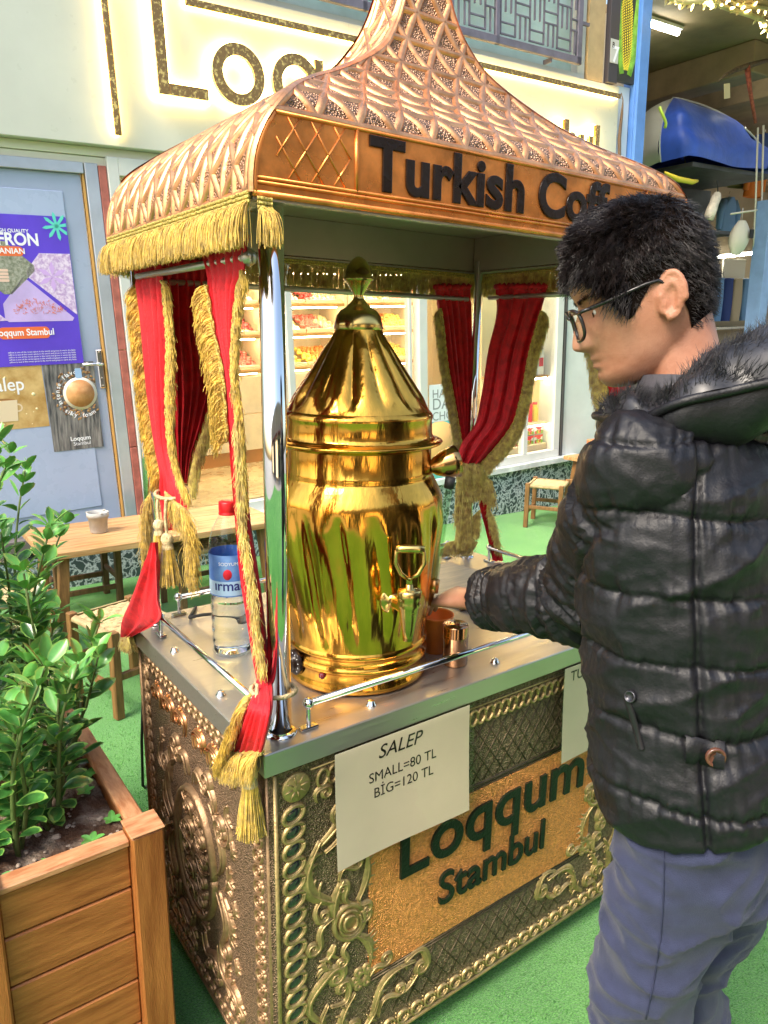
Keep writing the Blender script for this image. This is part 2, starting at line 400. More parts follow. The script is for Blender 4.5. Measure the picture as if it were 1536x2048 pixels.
def orn_upper(mb, fr):
    leafy(mb, fr, (.155, .475), (.118, .63), .30, .016, 5, -1)
    leafy(mb, fr, (.118, .62), (.165, .735), -.25, .014, 4, 0)
    scroll(mb, fr, (.128, .60), (.15, .665), -.4, .008, .018, -1)
    scroll(mb, fr, (.112, .715), (.13, .742), .4, .007, .013, -1)
    leafy(mb, fr, (.17, .52), (.152, .425), -.12, .015, 3, 1)
    scroll(mb, fr, (.12, .50), (.112, .455), -.2, .007, .014, 1)
    scroll(mb, fr, (.150, .445), (.118, .40), -.3, .009, .017, -1)
    scroll(mb, fr, (.16, .52), (.195, .535), .5, .007, .013, 1)
def orn_mid(mb, fr):
    # cartouche with acorn beside the name plate
    for k, r in enumerate((.036, .026, .016)): ring2(mb, fr, .185, .415, r*.92, r*1.2, .006 if k == 0 else .003, .5, hgt=.007+.002*k)
    mb.prism([(.185+.03*math.cos(a)*.9, .415+.03*math.sin(a)*1.15) for a in np.linspace(0, 2*math.pi, 18, False)], FO, EX if fr[1][0] > 0 else EX, EZ, .004) if fr[1][0] > 0 else None
    leafy(mb, fr, (.15, .38), (.132, .355), .1, .012, 2, 0)
    leafy(mb, fr, (.205, .455), (.226, .56), -.12, .010, 4, -1)
    scroll(mb, fr, (.19, .455), (.178, .497), .25, .010, .012, 1)
    scroll(mb, fr, (.21, .46), (.226, .44), -.4, .007, .012, -1)
    scroll(mb, fr, (.205, .385), (.222, .40), .4, .008, .013, 1)
    leafy(mb, fr, (.20, .375), (.236, .285), .18, .012, 5, 1)
    scroll(mb, fr, (.185, .37), (.178, .335), -.3, .008, .013, -1)
def orn_corner(mb, fr):
    leafy(mb, fr, (.125, .10), (.135, .245), .16, .013, 4, -1)
    scroll(mb, fr, (.128, .20), (.142, .318), .38, .013, .022, -1)
    leafy(mb, fr, (.142, .33), (.128, .345), .2, .010, 3, 0)
    scroll(mb, fr, (.14, .235), (.185, .265), -.5, .009, .016, 1)
    leafy(mb, fr, (.16, .13), (.20, .235), .12, .010, 5, 0)
    scroll(mb, fr, (.15, .14), (.158, .175), .5, .009, .018, -1)
    scroll(mb, fr, (.165, .10), (.192, .13), .4, .009, .019, 1)
    leafy(mb, fr, (.215, .12), (.26, .205), -.15, .010, 4, 0)
    ring2(mb, fr, .218, .262, .012, .012, .007)
    for k in range(6): a = k*math.pi/3; ring2(mb, fr, .218+.02*math.cos(a), .262+.02*math.sin(a), .007, .007, .005, hgt=.004, n=10)
    scroll(mb, fr, (.235, .255), (.268, .262), .3, .008, .017, 1)
    leafy(mb, fr, (.245, .15), (.36, .222), .30, .012, 5, -1)
    scroll(mb, fr, (.33, .235), (.395, .205), .35, .011, .020, -1)
    leafy(mb, fr, (.30, .165), (.365, .185), -.2, .009, 4, 1)
    scroll(mb, fr, (.26, .135), (.31, .16), .45, .007, .014, 1)
for fn in (orn_upper, orn_mid, orn_corner): mirror(fn)
# rosettes in the upper corners
for x in (.069, CW-.069):
    m = MB(); m.lathe([(0, .006), (.006, .0065), (.009, .004), (.026, .005), (.0285, .003), (.029, 0)], 26, (x, FO[1], .763), (EX, EZ, -EY))
    for k in range(8): a = k*math.pi/4+.2; m.relief([(.008*math.cos(a), .008*math.sin(a)), (.024*math.cos(a), .024*math.sin(a))], .002, (x, FO[1], .763), EX, EZ, hgt=.003, lift=.0035)
    OB('rosette', m, antique_hi, front)
# columns of oval jewels: each a rim with a dark glass stone
def jewel(x, z, rx, rz, rot, fr, par, stone=True):
    m_ = MB(); ring2(m_, (fr[0]+fr[1]*x+fr[2]*z, fr[1], fr[2]), 0, 0, rx, rz, .0042, rot, .006, n=18)
    ring2(m_, (fr[0]+fr[1]*x+fr[2]*z, fr[1], fr[2]), 0, 0, rx*.80, rz*.80, .0016, rot, .0045, n=18)
    o = OB('jewel_setting', m_, antique_hi if par is front else rosy_hi, par)
    if stone:
        s_ = MB(); c, sn = math.cos(rot), math.sin(rot); ex2 = fr[1]*c+fr[2]*sn; ey2 = -fr[1]*sn+fr[2]*c; nn = nrm(np.cross(fr[1], fr[2]))
        s_.lathe([(.78, .0), (.7, .25), (.45, .48), (.2, .57), (0.001, .6)], 14, fr[0]+fr[1]*x+fr[2]*z, (ex2*rx, ey2*rz, nn*.008))
        OB('stone', s_, gem, o)
z = .709; k = 0
while z > .085:
    for x in (.0625, CW-.0625): jewel(x, z, .0225, .0165, .42 if x < .5 else -.42, FF, front)
    z -= .0366
# top and bottom rows of little rings
m = MB()
x = .125
while x < CW-.1: ring2(m, FF, x, .762, .0115, .0175, .0032, -.25, .005, n=16); x += .0235
m.relief([(.10, .786), (CW-.1, .786)], .002, *FF, hgt=.002)
OB('ring_row', m, antique_hi, front)
m = MB(); x = .10; 
while x < CW-.075:
    ring2(m, FF, x, .092, .0150, .0150, .0036, 0, .006, n=16); ring2(m, FF, x, .092, .0085, .0085, .002, 0, .004, n=12)
    for dz in (.008, .018): m.lathe([(.003, 0), (.0022, .002), (0, .0028)], 8, (x+.019, FO[1], .092+dz), (EX, EZ, -EY))
    x += .038
OB('ring_row', m, antique_hi, front)
# engraved lattice bands, upper and lower
def lattice(mb, x0, x1, z0, z1, step, fr, w=.0012, hgt=.0016):
    H = z1-z0; x = x0-H*1.2
    while x < x1+.01:
        for sg in (1, -1):
            a, b = (x, z0), (x+H*.72, z1)
            if sg < 0: a, b = (x, z1), (x+H*.72, z0)
            t0 = max(0, (x0-a[0])/(b[0]-a[0])); t1 = min(1, (x1-a[0])/(b[0]-a[0]))
            if t1 > t0+.02: mb.relief([(a[0]+(b[0]-a[0])*t, a[1]+(b[1]-a[1])*t) for t in (t0, t1)], w, *fr, hgt=hgt, n=4)
        x += step
m = MB(); lattice(m, .24, .93, .600, .738, .036, FF)
m.relief([(.23, .593), (.94, .593)], .003, *FF, hgt=.003); m.relief([(.24, .586), (.93, .586)], .0015, *FF, hgt=.002)
OB('lattice_band', m, mat('antique_brass_engraved', (0.10, 0.075, 0.045), .45, .8, var=.3, vscale=60), front)
m = MB(); lattice(m, .30, .85, .125, .232, .042, FF)
for zz in (.238, .246): m.relief([(.235, zz), (.935, zz)], .0016, *FF, hgt=.0022)
OB('lattice_band', m, MATS['antique_brass_engraved'], front)
# grained copper name plate and its raised lettering
m = MB(); m.prism([(.232, .252), (.934, .252), (.934, .58), (.232, .58)], FO+V3(0, .0005, 0), EX, EZ, .0022)
plate = OB('name_plate', m, copper_plate, front)
PO = FO-EY*.0017
m = MB(); TX(m, 'Loqqum', .178, PO+V3(.298, 0, .458), EX, EZ, depth=.006, off=.012, sx=1.0, spacing=1.02); OB('lettering', m, green_enamel, plate)
m = MB(); TX(m, 'Stambul', .116, PO+V3(.415, 0, .335), EX, EZ, depth=.006, off=.008, sx=.93); OB('lettering', m, green_enamel, plate)

# ---- left side panel, one raised pattern of scrolls round an oval medallion
LO = V3(XL-.003, 0, 0); LF = (LO+EY*CD, -EY, EZ)             # local x runs from back to front, normal -X
lx = lambda y: CD-y
m = MB(); m.box((XL-.0005, (YF+YB)/2, (ZB+.81)/2), (.005, YB-YF-.006, .81-ZB-.004), bev=.001)
side = OB('side_panel', m, rosy_lo, cart)
m = MB()
for y in (YF+.008, YB-.008): m.relief([(lx(y), ZB+.004), (lx(y), .80)], .004, *LF, hgt=.004)
m.relief([(lx(YB-.01), ZB+.008), (lx(YF+.01), ZB+.008)], .005, *LF, hgt=.004)
OB('edge_moulding', m, rosy_hi, side)
m = MB()
for y0, rot in ((.068, .7), (.67, -.7)):
    z = .745
    while z > .09:
        ring2(m, LF, lx(y0), z, .021, .0135, .0034, rot, .0048, n=16); ring2(m, LF, lx(y0), z, .011, .006, .002, rot, .005, n=10); z -= .0335
y = .09
while y < .66:
    ring2(m, LF, lx(y), .775, .010, .014, .003, .3, .005, n=14); ring2(m, LF, lx(y), .095, .014, .012, .0035, .3, .006, n=14); y += .029
OB('ring_border', m, rosy_hi, side)
m = MB(); C0 = (lx(.385), .415)
ring2(m, LF, *C0, .108, .155, .0075, 0, .014, n=48); ring2(m, LF, *C0, .094, .14, .003, 0, .009, n=48)
for k in range(5):
    for sg in (1, -1):
        yy = C0[1]-.105+k*.052
        scroll(m, LF, (C0[0]+sg*.006, yy-.02), (C0[0]+sg*.045*(1-.25*abs(k-2)/2), yy+.012), sg*.3, .0065, .0145, -sg, hgt=.010)
        leafy(m, LF, (C0[0]+sg*.012, yy), (C0[0]+sg*.07*(1-.3*abs(k-2)/2), yy-.012), -sg*.3, .0065, 3, sg, hgt=.009)
        if k % 2 == 0: scroll(m, LF, (C0[0]+sg*.05, yy-.03), (C0[0]+sg*.074*(1-.28*abs(k-2)/2), yy+.02), sg*.4, .005, .010, sg, hgt=.009)
ring2(m, LF, *C0, .012, .016, .009, 0, .010)
OB('medallion', m, rosy_hi, side)
m = MB(); rg = random.Random(3)
for sg in (1, -1):
    cx = C0[0]
    scroll(m, LF, (cx+sg*.02, .60), (cx+sg*.075, .625), sg*.5, .010, .024, sg, hgt=.011)
    scroll(m, LF, (cx+sg*.12, .575), (cx+sg*.085, .64), -sg*.3, .008, .02, sg, hgt=.010)
    leafy(m, LF, (cx+sg*.10, .60), (cx+sg*.135, .52), sg*.2, .009, 4, sg, hgt=.009)
    scroll(m, LF, (cx+sg*.125, .44), (cx+sg*.135, .56), -sg*.25, .009, .02, -sg, hgt=.011)
    scroll(m, LF, (cx+sg*.125, .40), (cx+sg*.14, .285), sg*.25, .009, .021, sg, hgt=.011)
    leafy(m, LF, (cx+sg*.15, .42), (cx+sg*.185, .50), -sg*.2, .009, 5, 0, hgt=.009)
    leafy(m, LF, (cx+sg*.15, .40), (cx+sg*.19, .31), sg*.2, .009, 5, 0, hgt=.009)
    scroll(m, LF, (cx+sg*.03, .225), (cx+sg*.085, .205), -sg*.5, .010, .026, -sg, hgt=.011)
    leafy(m, LF, (cx+sg*.02, .235), (cx+sg*.06, .25), sg*.3, .008, 3, 0, hgt=.010)
    scroll(m, LF, (cx+sg*.12, .26), (cx+sg*.19, .20), -sg*.35, .010, .028, -sg, hgt=.011)
    leafy(m, LF, (cx+sg*.205, .15), (cx+sg*.17, .25), sg*.3, .010, 5, 0, hgt=.009)
    scroll(m, LF, (cx+sg*.19, .60), (cx+sg*.17, .54), sg*.3, .008, .02, -sg, hgt=.010)
    for k in range(4):
        scroll(m, LF, (cx+sg*(.03+.055*k), .125), (cx+sg*(.05+.055*k), .145), sg*.4, .006, .013, sg, hgt=.008)
        leafy(m, LF, (cx+sg*(.02+.06*k), .165), (cx+sg*(.06+.06*k), .175), sg*.3, .006, 3, 0, hgt=.008)
    for k in range(7):
        leafy(m, LF, (cx+sg*(.185+.018*(k % 2)), .64-.07*k), (cx+sg*(.195+.012*((k+1) % 2)), .60-.07*k), sg*(.3 if k % 2 else -.3), .006, 3, 0, hgt=.008)
OB('acanthus_ornament', m, rosy_hi, side)
frieze_m = mat('copper_frieze', (0.62, 0.29, 0.13), .34, .9, var=.25, vscale=40)
for sg in (1, -1):
    m = MB()
    for k in range(3):
        leafy(m, LF, (C0[0]+sg*(.025+.075*k), .72), (C0[0]+sg*(.075+.075*k), .70), sg*.35, .010, 4, 0, hgt=.008)
        scroll(m, LF, (C0[0]+sg*(.03+.075*k), .69), (C0[0]+sg*(.065+.075*k), .735), sg*.45, .008, .015, -sg, hgt=.008)
    OB('frieze', m, frieze_m, side)

# ---- countertop, casters
m = MB(); m.box((CW/2, CD/2, CT-.0225), (CW, CD, .045), bev=.002); top = OB('countertop', m, steel, cart)
for x, y in ((.252, .043), (.588, .046), (.93, .045), (.03, .496), (.03, .245)):
    m = MB(); m.lathe([(.011, 0), (.011, .002), (.008, .004), (.0075, .008), (.005, .010), (0, .0105)], 12, (x, y, CT)); OB('screw', m, chrome, top)
for x, y in ((.10, .10), (CW-.06, .10), (.10, CD-.1), (CW-.1, CD-.1)):
    m = MB(); m.box((x, y, .050), (.05, .05, .012), bev=.002); m.lathe([(.010, -.011), (.024, -.011), (.026, -.006), (.026, .006), (.024, .011), (.010, .011)], 18, (x, y, .026), (EX, EZ, EY)); OB('caster', m, rubber, cart)
# ---- posts
POSTS = ((.060, .053, .020), (1.083, .053, .0125), (.054, .681, .0125), (1.083, .681, .0125))
for x, y, r in POSTS:
    m = MB(); m.lathe([(r, 0), (r, .92)], 28, (x, y, CT), cap=True); p = OB('post', m, chrome, cart)
    m = MB(); m.lathe([(r+.010, 0), (r+.010, .003), (r+.004, .006), (r+.0008, .007)], 24, (x, y, CT)); OB('post_flange', m, chrome, p)
# ---- guard rails round the counter
def rail(a, b, n=2):
    a = V3(*a); b = V3(*b); m_ = MB(); m_.tube([a, b], .0065, 12)
    for q in (a, b): m_.lathe([(0.0005, -.011), (.006, -.0095), (.010, -.004), (.011, 0), (.010, .004), (.006, .0095), (.0005, .011)], 14, q)
    o = OB('guard_rail', m_, chrome, cart); d = nrm(b-a)
    for q in (a, b):
        k = MB(); k.lathe([(.0045, .004), (.0045, q[2]-CT)], 10, (q[0], q[1], CT)); k.box((q[0], q[1], CT+.003), (.036, .017, .006), (d, np.cross(EZ, d), EZ), .002); OB('rail_bracket', k, chrome, o)
rail((.108, .036, .907), (1.03, .036, .907)); rail((.036, .60, .905), (.036, .10, .905)); rail((1.105, .60, .905), (1.105, .12, .905)); rail((.12, .705, .905), (1.02, .705, .905))

# ---- roof: a square ogee dome; rectangular sections, half sizes a (x) and b (y) against height
RC = (.569, .370)
RT_ = [(1.748, .556, .349), (1.78, .5555, .349), (1.82, .547, .349), (1.866, .521, .349), (1.90, .486, .333), (1.93, .443, .290), (1.97, .372, .218), (2.016, .28, .158), (2.05, .217, .128), (2.10, .140, .094), (2.15, .098, .073), (2.24, .057, .053), (2.34, .043, .043), (2.50, .026, .026), (2.62, .012, .012)]
zz = np.array([r[0] for r in RT_]); aa = np.array([r[1] for r in RT_]); bb = np.array([r[2] for r in RT_])
fa = lambda z: np.interp(z, ZS, AS); fb = lambda z: np.interp(z, ZS, BS)
ZS = np.concatenate([np.linspace(1.748, 2.06, 60), np.linspace(2.07, 2.62, 40)])
AS = smooth_interp(ZS, zz, aa); BS = np.where(ZS <= 1.866, .349, np.minimum(.349, smooth_interp(ZS, zz[3:], bb[3:])))
def roofpt(face, u, z, lift=0.0):
    """face 0 front(-y) 1 right 2 back 3 left ; u in -1..1 along the face"""
    a, b = float(fa(z)), float(fb(z)); e = .004
    if face in (0, 2):
        s_ = -1 if face == 0 else 1; dz = (float(fb(z+e))-float(fb(z-e)))/(2*e); n = nrm((0, s_, -dz)); P = V3(RC[0]+u*a*(-s_ if face == 2 else 1), RC[1]+s_*b, z)
    else:
        s_ = 1 if face == 1 else -1; dz = (float(fa(z+e))-float(fa(z-e)))/(2*e); n = nrm((s_, 0, -dz)); P = V3(RC[0]+s_*a, RC[1]+u*b*s_, z)
    return P+n*lift
m = MB()
for face in range(4):
    U_ = np.linspace(-1, 1, 13); m.grid([[roofpt(face, u, z) for u in U_] for z in ZS])
roof = OB('roof', m, copper_lo, cart)
# raised triangular lattice of constant pitch, as if embossed in the sheet before it was cut to shape
def ribs(face, z0, w0=.0060):
    zs = ZS[ZS >= z0-1e-6]; pts = np.array([roofpt(face, 0, z) for z in zs]); d = np.concatenate([[0], np.cumsum(np.linalg.norm(np.diff(pts, axis=0), axis=1))]); mb = MB()
    half = (lambda z: float(fa(z))) if face in (0, 2) else (lambda z: float(fb(z))); D = d[-1]
    def lift(P, wscale=1.0):
        P = [p for p in P]
        if len(P) < 2: return
        A = []; Q = []
        for x, dd in P:
            z = float(np.interp(dd, d, zs)); u = max(-1, min(1, x/max(1e-4, half(z)))); A.append(roofpt(face, u, z, 0)); Q.append(roofpt(face, u, z, .01))
        A = np.array(A); Nn = np.array(Q)-A; Nn /= np.linalg.norm(Nn, axis=1)[:, None]; T = np.gradient(A, axis=0); T /= np.linalg.norm(T, axis=1)[:, None]+1e-9; S = np.cross(T, Nn); w = w0*wscale; rr = []
        for i in range(len(A)): rr.append([A[i]+S[i]*w*1.15, A[i]+S[i]*w*.78+Nn[i]*w*.42, A[i]+S[i]*w*.35+Nn[i]*w*.72, A[i]-S[i]*w*.35+Nn[i]*w*.72, A[i]-S[i]*w*.78+Nn[i]*w*.42, A[i]-S[i]*w*1.15])
        mb.grid(np.array(rr), flip=True)
    def line(fx):
        run = []
        for dd in np.linspace(0, D, 240):
            x = fx(dd); z = float(np.interp(dd, d, zs))
            if abs(x) <= half(z)-.001: run.append((x, dd))
            else:
                if len(run) > 2: lift(run)
                run = []
        if len(run) > 2: lift(run)
    if face in (0, 2):
        p, h = .074, .064; sl = p/2/h
        for k in range(-32, 33):
            line(lambda dd, k=k: k*p+dd*sl); line(lambda dd, k=k: k*p-dd*sl)
        k = 1
        while k*h < D:
            z = float(np.interp(k*h, d, zs)); H_ = half(z)-.001; lift([(x, k*h) for x in np.linspace(-H_, H_, max(3, int(H_*40)))]); k += 1
    else:
        p, h = .084, .088; sl = p/h
        for k in range(-26, 27):
            line(lambda dd, k=k: k*p+dd*sl); line(lambda dd, k=k: k*p-dd*sl); line(lambda dd, k=k: k*p/2)
    for sg in (-1, 1): lift([(sg*half(float(np.interp(dd, d, zs))), dd) for dd in np.linspace(0, D, 120)], 1.1)
    H_ = half(z0); lift([(x, .001) for x in np.linspace(-H_, H_, 30)], 1.1)
    return mb
for fc_ in (0, 2): OB('roof_lattice', ribs(fc_, 1.868, .0066), copper_hi, roof)
for fc_ in (3, 1): OB('roof_lattice', ribs(fc_, 1.750, .0060), copper_hi, roof)
m = MB(); m.lathe([(.010, 2.60), (.022, 2.62), (.012, 2.635), (.02, 2.66), (.001, 2.72)], 20, (RC[0], RC[1], 0)); OB('roof_finial', m, MATS['copper_ribs'], roof)
# fascia: bordered copper panels let into the upright front and back
def fascia(front_side):
    s_ = -1 if front_side else 1; y = RC[1]+s_*.349; org = V3(RC[0], y+s_*.0025, 0); ex = EX*(1 if front_side else -1); fr = (org, ex, EZ)
    L_ = lambda z: float(fa(z))-.002
    mb = MB(); zs = np.linspace(1.7485, 1.864, 9)
    poly = [(-L_(z), z) for z in zs[::-1]]+[(L_(z), z) for z in zs]; mb.prism(poly, org-V3(0, s_*.002, 0), ex, EZ, .002)
    o = OB('fascia', mb, copper_panel, roof)
    b_ = MB()
    for zq in (1.866, 1.7745, 1.768): b_.relief([(-L_(zq)+.004, zq), (L_(zq)-.004, zq)], .003, *fr, hgt=.004)
    b_.relief([(-L_(1.75), 1.753), (L_(1.75), 1.753)], .005, *fr, hgt=.005)
    b_.relief([(-L_(z)+.003, z) for z in zs], .004, *fr, hgt=.005); b_.relief([(L_(z)-.003, z) for z in zs], .004, *fr, hgt=.005)
    for xx in (-.374, .374): b_.relief([(xx, 1.772), (xx, 1.866)], .0035, *fr, hgt=.004)
    OB('fascia_border', b_, copper_panel, o)
    for q0, q1 in ((-.515, -.385), (.385, .515)): e_ = MB(); lattice(e_, q0, q1, 1.778, 1.862, .040, fr, .0016, .0024); OB('fascia_lattice', e_, copper_panel, o)
    t_ = MB(); TX(t_, 'Turkish Coffee', .108, org+EZ*1.784, ex, EZ, depth=.0026, off=.023, sx=1.03, align='CENTER', spacing=1.03, bev=.0012); OB('lettering', t_, black_enamel, o)
fascia(True); fascia(False)
# inside of the roof: upright steel skirts and a ceiling sheet
m = MB()
for s_ in (-1, 1):
    m.box((RC[0], RC[1]+s_*.335, 1.7965), (1.02, .006, .092)); m.box((RC[0]+s_*.513, RC[1], 1.7965), (.006, .66, .092))
    m.box((RC[0], RC[1]+s_*.342, 1.7462), (1.106, .014, .0035)); m.box((RC[0]+s_*.533, RC[1], 1.7462), (.040, .66, .0035))
m.box((RC[0], RC[1], 1.845), (1.02, .66, .004)); OB('soffit', m, dksteel, roof)
# curtain rods
for a, b in (((.045, .10, 1.672), (.045, .64, 1.672)), ((1.092, .10, 1.672), (1.092, .64, 1.672)), ((.09, .688, 1.668), (1.05, .688, 1.668))):
    m = MB(); m.tube([a, b], .007, 10); m.lathe([(.001, -.014), (.010, -.01), (.014, 0), (.010, .01), (.001, .014)], 12, a); OB('curtain_rod', m, steel, cart)
# gold bullion fringe under the eaves
gold_a = mat('gold_thread', (0.78, 0.46, 0.075), 0.42, .15, var=.45, vscale=60, sheen=.4)
gold_b = mat('bronze_thread', (0.98, 0.56, 0.15), 0.5, .05, var=.5, vscale=60, sheen=.4)
gold_braid = mat('gold_braid', (0.62, 0.47, 0.12), 0.4, .4, var=.4, vscale=220, bump=1.5, bscale=260)
def valance(p0, p1, out, zt, L, dens, col, name='fringe'):
    p0 = V3(*p0); p1 = V3(*p1); out = V3(*out); Ln = np.linalg.norm(p1-p0); d = (p1-p0)/Ln; n = int(Ln*dens); rg = np.random.RandomState(int(Ln*1e4) % 9999)
    mb = MB()
    for k in range(3): mb.tube([p0+out*.004+EZ*(zt+.003-.006*k)+d*t+out*.0015*math.sin(t*240) for t in np.linspace(0, Ln, 60)], .0034, 6, mi=1)
    t = rg.rand(n)*Ln; lay = rg.rand(n)
    root = p0+d*t[:, None]+out*(.002+.006*lay[:, None]); root[:, 2] = zt-.008-.004*rg.rand(n)
    ln = L*(.82+.22*rg.rand(n)); clump = np.sin(t*95)*.0018+np.sin(t*41+1)*.002
    tip = root+d*((rg.randn(n)*.003)+clump)[:, None]+out*(.004+.012*lay+.004*rg.randn(n))[:, None]; tip[:, 2] = root[:, 2]-ln
    mb.strands(root, tip, .0007, wob=.002, n=3, seg=4, taper=.9, drape=True)
    return OB(name, mb, [col, gold_braid], cart)
ye = RC[1]
valance((RC[0]-.556, ye-.349, 0), (RC[0]-.556, ye+.349, 0), (-1, 0, 0), 1.750, .062, 5200, gold_a)
valance((RC[0]-.55, ye-.352, 0), (RC[0]-.525, ye-.352, 0), (0, -1, 0), 1.742, .055, 4200, gold_a)
valance((RC[0]+.556, ye-.349, 0), (RC[0]+.556, ye+.349, 0), (1, 0, 0), 1.750, .062, 3600, gold_b)
valance((RC[0]-.55, ye+.349, 0), (RC[0]+.55, ye+.349, 0), (0, 1, 0), 1.745, .060, 3400, gold_b)

# short turf fibres where the camera looks down on the carpet from close by
rgt = np.random.RandomState(3); nb_ = 150000
bx_ = rgt.rand(nb_)*4.4-1.0; by_ = rgt.rand(nb_)*4.2-1.6; kp_ = rgt.rand(nb_) < np.clip(2.1-np.hypot((bx_-.9)/1.15, (by_-.25)/1.05), 0, 1); bx_ = bx_[kp_]; by_ = by_[kp_]; nb_ = len(bx_); ba_ = rgt.rand(nb_)*6.283; bh_ = .005+.008*rgt.rand(nb_); bw_ = .0010+.0008*rgt.rand(nb_)
r0_ = np.stack([bx_+np.cos(ba_)*bw_, by_+np.sin(ba_)*bw_, np.zeros(nb_)], 1); r1_ = np.stack([bx_-np.cos(ba_)*bw_, by_-np.sin(ba_)*bw_, np.zeros(nb_)], 1); tl_ = rgt.randn(nb_, 2)*.004; r2_ = np.stack([bx_+tl_[:, 0], by_+tl_[:, 1], bh_], 1)
tv_ = np.stack([r0_, r1_, r2_], 1).reshape(-1, 3)
OB('turf_fibres', (tv_.tolist(), [(3*i, 3*i+1, 3*i+2) for i in range(nb_)]), carpet, label='short bright green plastic fibres of the artificial turf around the cart', cat='turf', kind='stuff')
# ================================================================ sweet shop behind the cart
white_acm = mat('white_cladding', (0.56, 0.57, 0.50), 0.32, var=.07, vscale=1.2, rvar=.05)
white_pvc = mat('white_window_frame', (0.60, 0.61, 0.59), 0.35, var=.05, vscale=5)
cream = mat('cream_cabinet', (0.78, 0.66, 0.45), 0.5, var=.08)
render_ = mat('grey_render', (0.42, 0.40, 0.37), 0.85, var=.15, vscale=3, bump=.6)
door_blue = mat('blue_grey_door', (0.36, 0.42, 0.58), 0.32, var=.10, vscale=1.5, rvar=.06)
alu = mat('grey_aluminium', (0.50, 0.54, 0.63), 0.35, .5, var=.1, vscale=4)
red_tile = mat('brick_red_strip', (0.42, 0.13, 0.10), 0.6, var=.25, vscale=12, bump=.4)
mirror_gold = mat('bronze_painted_glints', (0.30, 0.16, 0.06), 0.2, .85, var=.5, vscale=48, col2=(0.90, 0.58, 0.18), vlo=.52, vhi=.64)  # gold specks in the colour stand in for reflected string lights
led_warm = mat('warm_led', (1, .85, .55), .5, emit=(1.0, 0.68, 0.22), estr=9.0)
tube_white = mat('tube_light', (1, 1, .95), .5, emit=(1.0, 0.97, 0.82), estr=24.0)
tube_warm = mat('warm_tube_light', (1, .9, .7), .5, emit=(1.0, 0.80, 0.50), estr=29.0)
purple_iron = mat('purple_grey_iron', (0.17, 0.15, 0.19), 0.5, .3, var=.2)
up_glass = mat('pale_green_glazing', (0.47, 0.62, 0.60), 0.10, var=.18, vscale=1.5)
blue_frame = mat('blue_painted_metal', (0.10, 0.24, 0.62), 0.38, var=.12, vscale=4)
wood_warm = mat('honey_wood', (0.46, 0.26, 0.09), 0.45, var=.3, vscale=6, stretch=(1, 8, 8))
def marble_mat():
    m = mat('green_veined_marble', (0.07, 0.10, 0.105), 0.22)
    t = m.node_tree; N = t.nodes; L = t.links; p = [n for n in N if n.type == 'BSDF_PRINCIPLED'][0]
    tc = N.new('ShaderNodeTexCoord'); nz = N.new('ShaderNodeTexNoise'); nz.inputs['Scale'].default_value = 5; nz.inputs['Detail'].default_value = 5
    L.new(tc.outputs['Object'], nz.inputs['Vector']); mx = N.new('ShaderNodeMix'); mx.data_type = 'VECTOR'; mx.inputs[0].default_value = .55
    L.new(tc.outputs['Object'], mx.inputs[4]); L.new(nz.outputs['Color'], mx.inputs[5])
    vo = N.new('ShaderNodeTexVoronoi'); vo.feature = 'DISTANCE_TO_EDGE'; vo.inputs['Scale'].default_value = 15; L.new(mx.outputs[1], vo.inputs['Vector'])
    rp = N.new('ShaderNodeValToRGB'); L.new(vo.outputs['Distance'], rp.inputs[0]); e = rp.color_ramp.elements
    e[0].position = .0; e[0].color = (.62, .66, .70, 1); e[1].position = .16; e[1].color = (.06, .085, .09, 1); x = e.new(.05); x.color = (.36, .42, .45, 1)
    L.new(rp.outputs[0], p.inputs['Base Color']); return m
marble = marble_mat()
def pane_mat(name, tint=(1, 1, 1), gl=.12):
    m = bpy.data.materials.new(name); m.use_nodes = True; t = m.node_tree; N = t.nodes; L = t.links; N.clear()
    o = N.new('ShaderNodeOutputMaterial'); mx = N.new('ShaderNodeMixShader'); tr = N.new('ShaderNodeBsdfTransparent'); tr.inputs[0].default_value = (*tint, 1)
    gg = N.new('ShaderNodeBsdfGlossy'); gg.inputs['Roughness'].default_value = .03
    lw = N.new('ShaderNodeLayerWeight'); lw.inputs[0].default_value = .5; pw = N.new('ShaderNodeMath'); pw.operation = 'POWER'; pw.inputs[1].default_value = 4.0; ma = N.new('ShaderNodeMath'); ma.operation = 'MULTIPLY_ADD'; ma.inputs[1].default_value = .8; ma.inputs[2].default_value = .035
    L.new(lw.outputs['Facing'], pw.inputs[0]); L.new(pw.outputs[0], ma.inputs[0]); L.new(ma.outputs[0], mx.inputs[0]); L.new(tr.outputs[0], mx.inputs[1]); L.new(gg.outputs[0], mx.inputs[2]); L.new(mx.outputs[0], o.inputs[0]); return m
pane = pane_mat('window_glass', (.96, .98, .97))
def bbox(mb, s0, s1, t0, t1, w0, w1, bev=0.0, mi=0):
    mb.box(B((s0+s1)/2, (t0+t1)/2, (w0+w1)/2), (abs(s1-s0), abs(w1-w0), abs(t1-t0)), (BU, BN, BV), bev, mi); return mb
def bob(name, boxes, m_, par, bev=.002, **k):
    mb = MB()
    for b_ in boxes: bbox(mb, *b_, bev)
    return OB(name, mb, m_, par, **k)
GT = lambda s: -.047*s-.02                # ground level along the wall, in building coordinates
shop = TH('sweet_shop', 'white fronted sweet shop with glowing letters on a cream sign board and a marble plinth', 'shop', tuple(B(2.5, GT(2.5))))
SW0 = -3.2
bob('marble_plinth', [(.0, 5.43, -.55, .195, .03, .20)], marble, shop)
bob('plinth_joint', [(4.62, 4.626, -.5, .19, .027, .03)], white_pvc, shop, 0)
bob('sill', [(.93, 5.10, .197, .245, -.03, .12)], mat('pale_marble', (.62, .66, .66), .3, var=.2, vscale=8), shop)
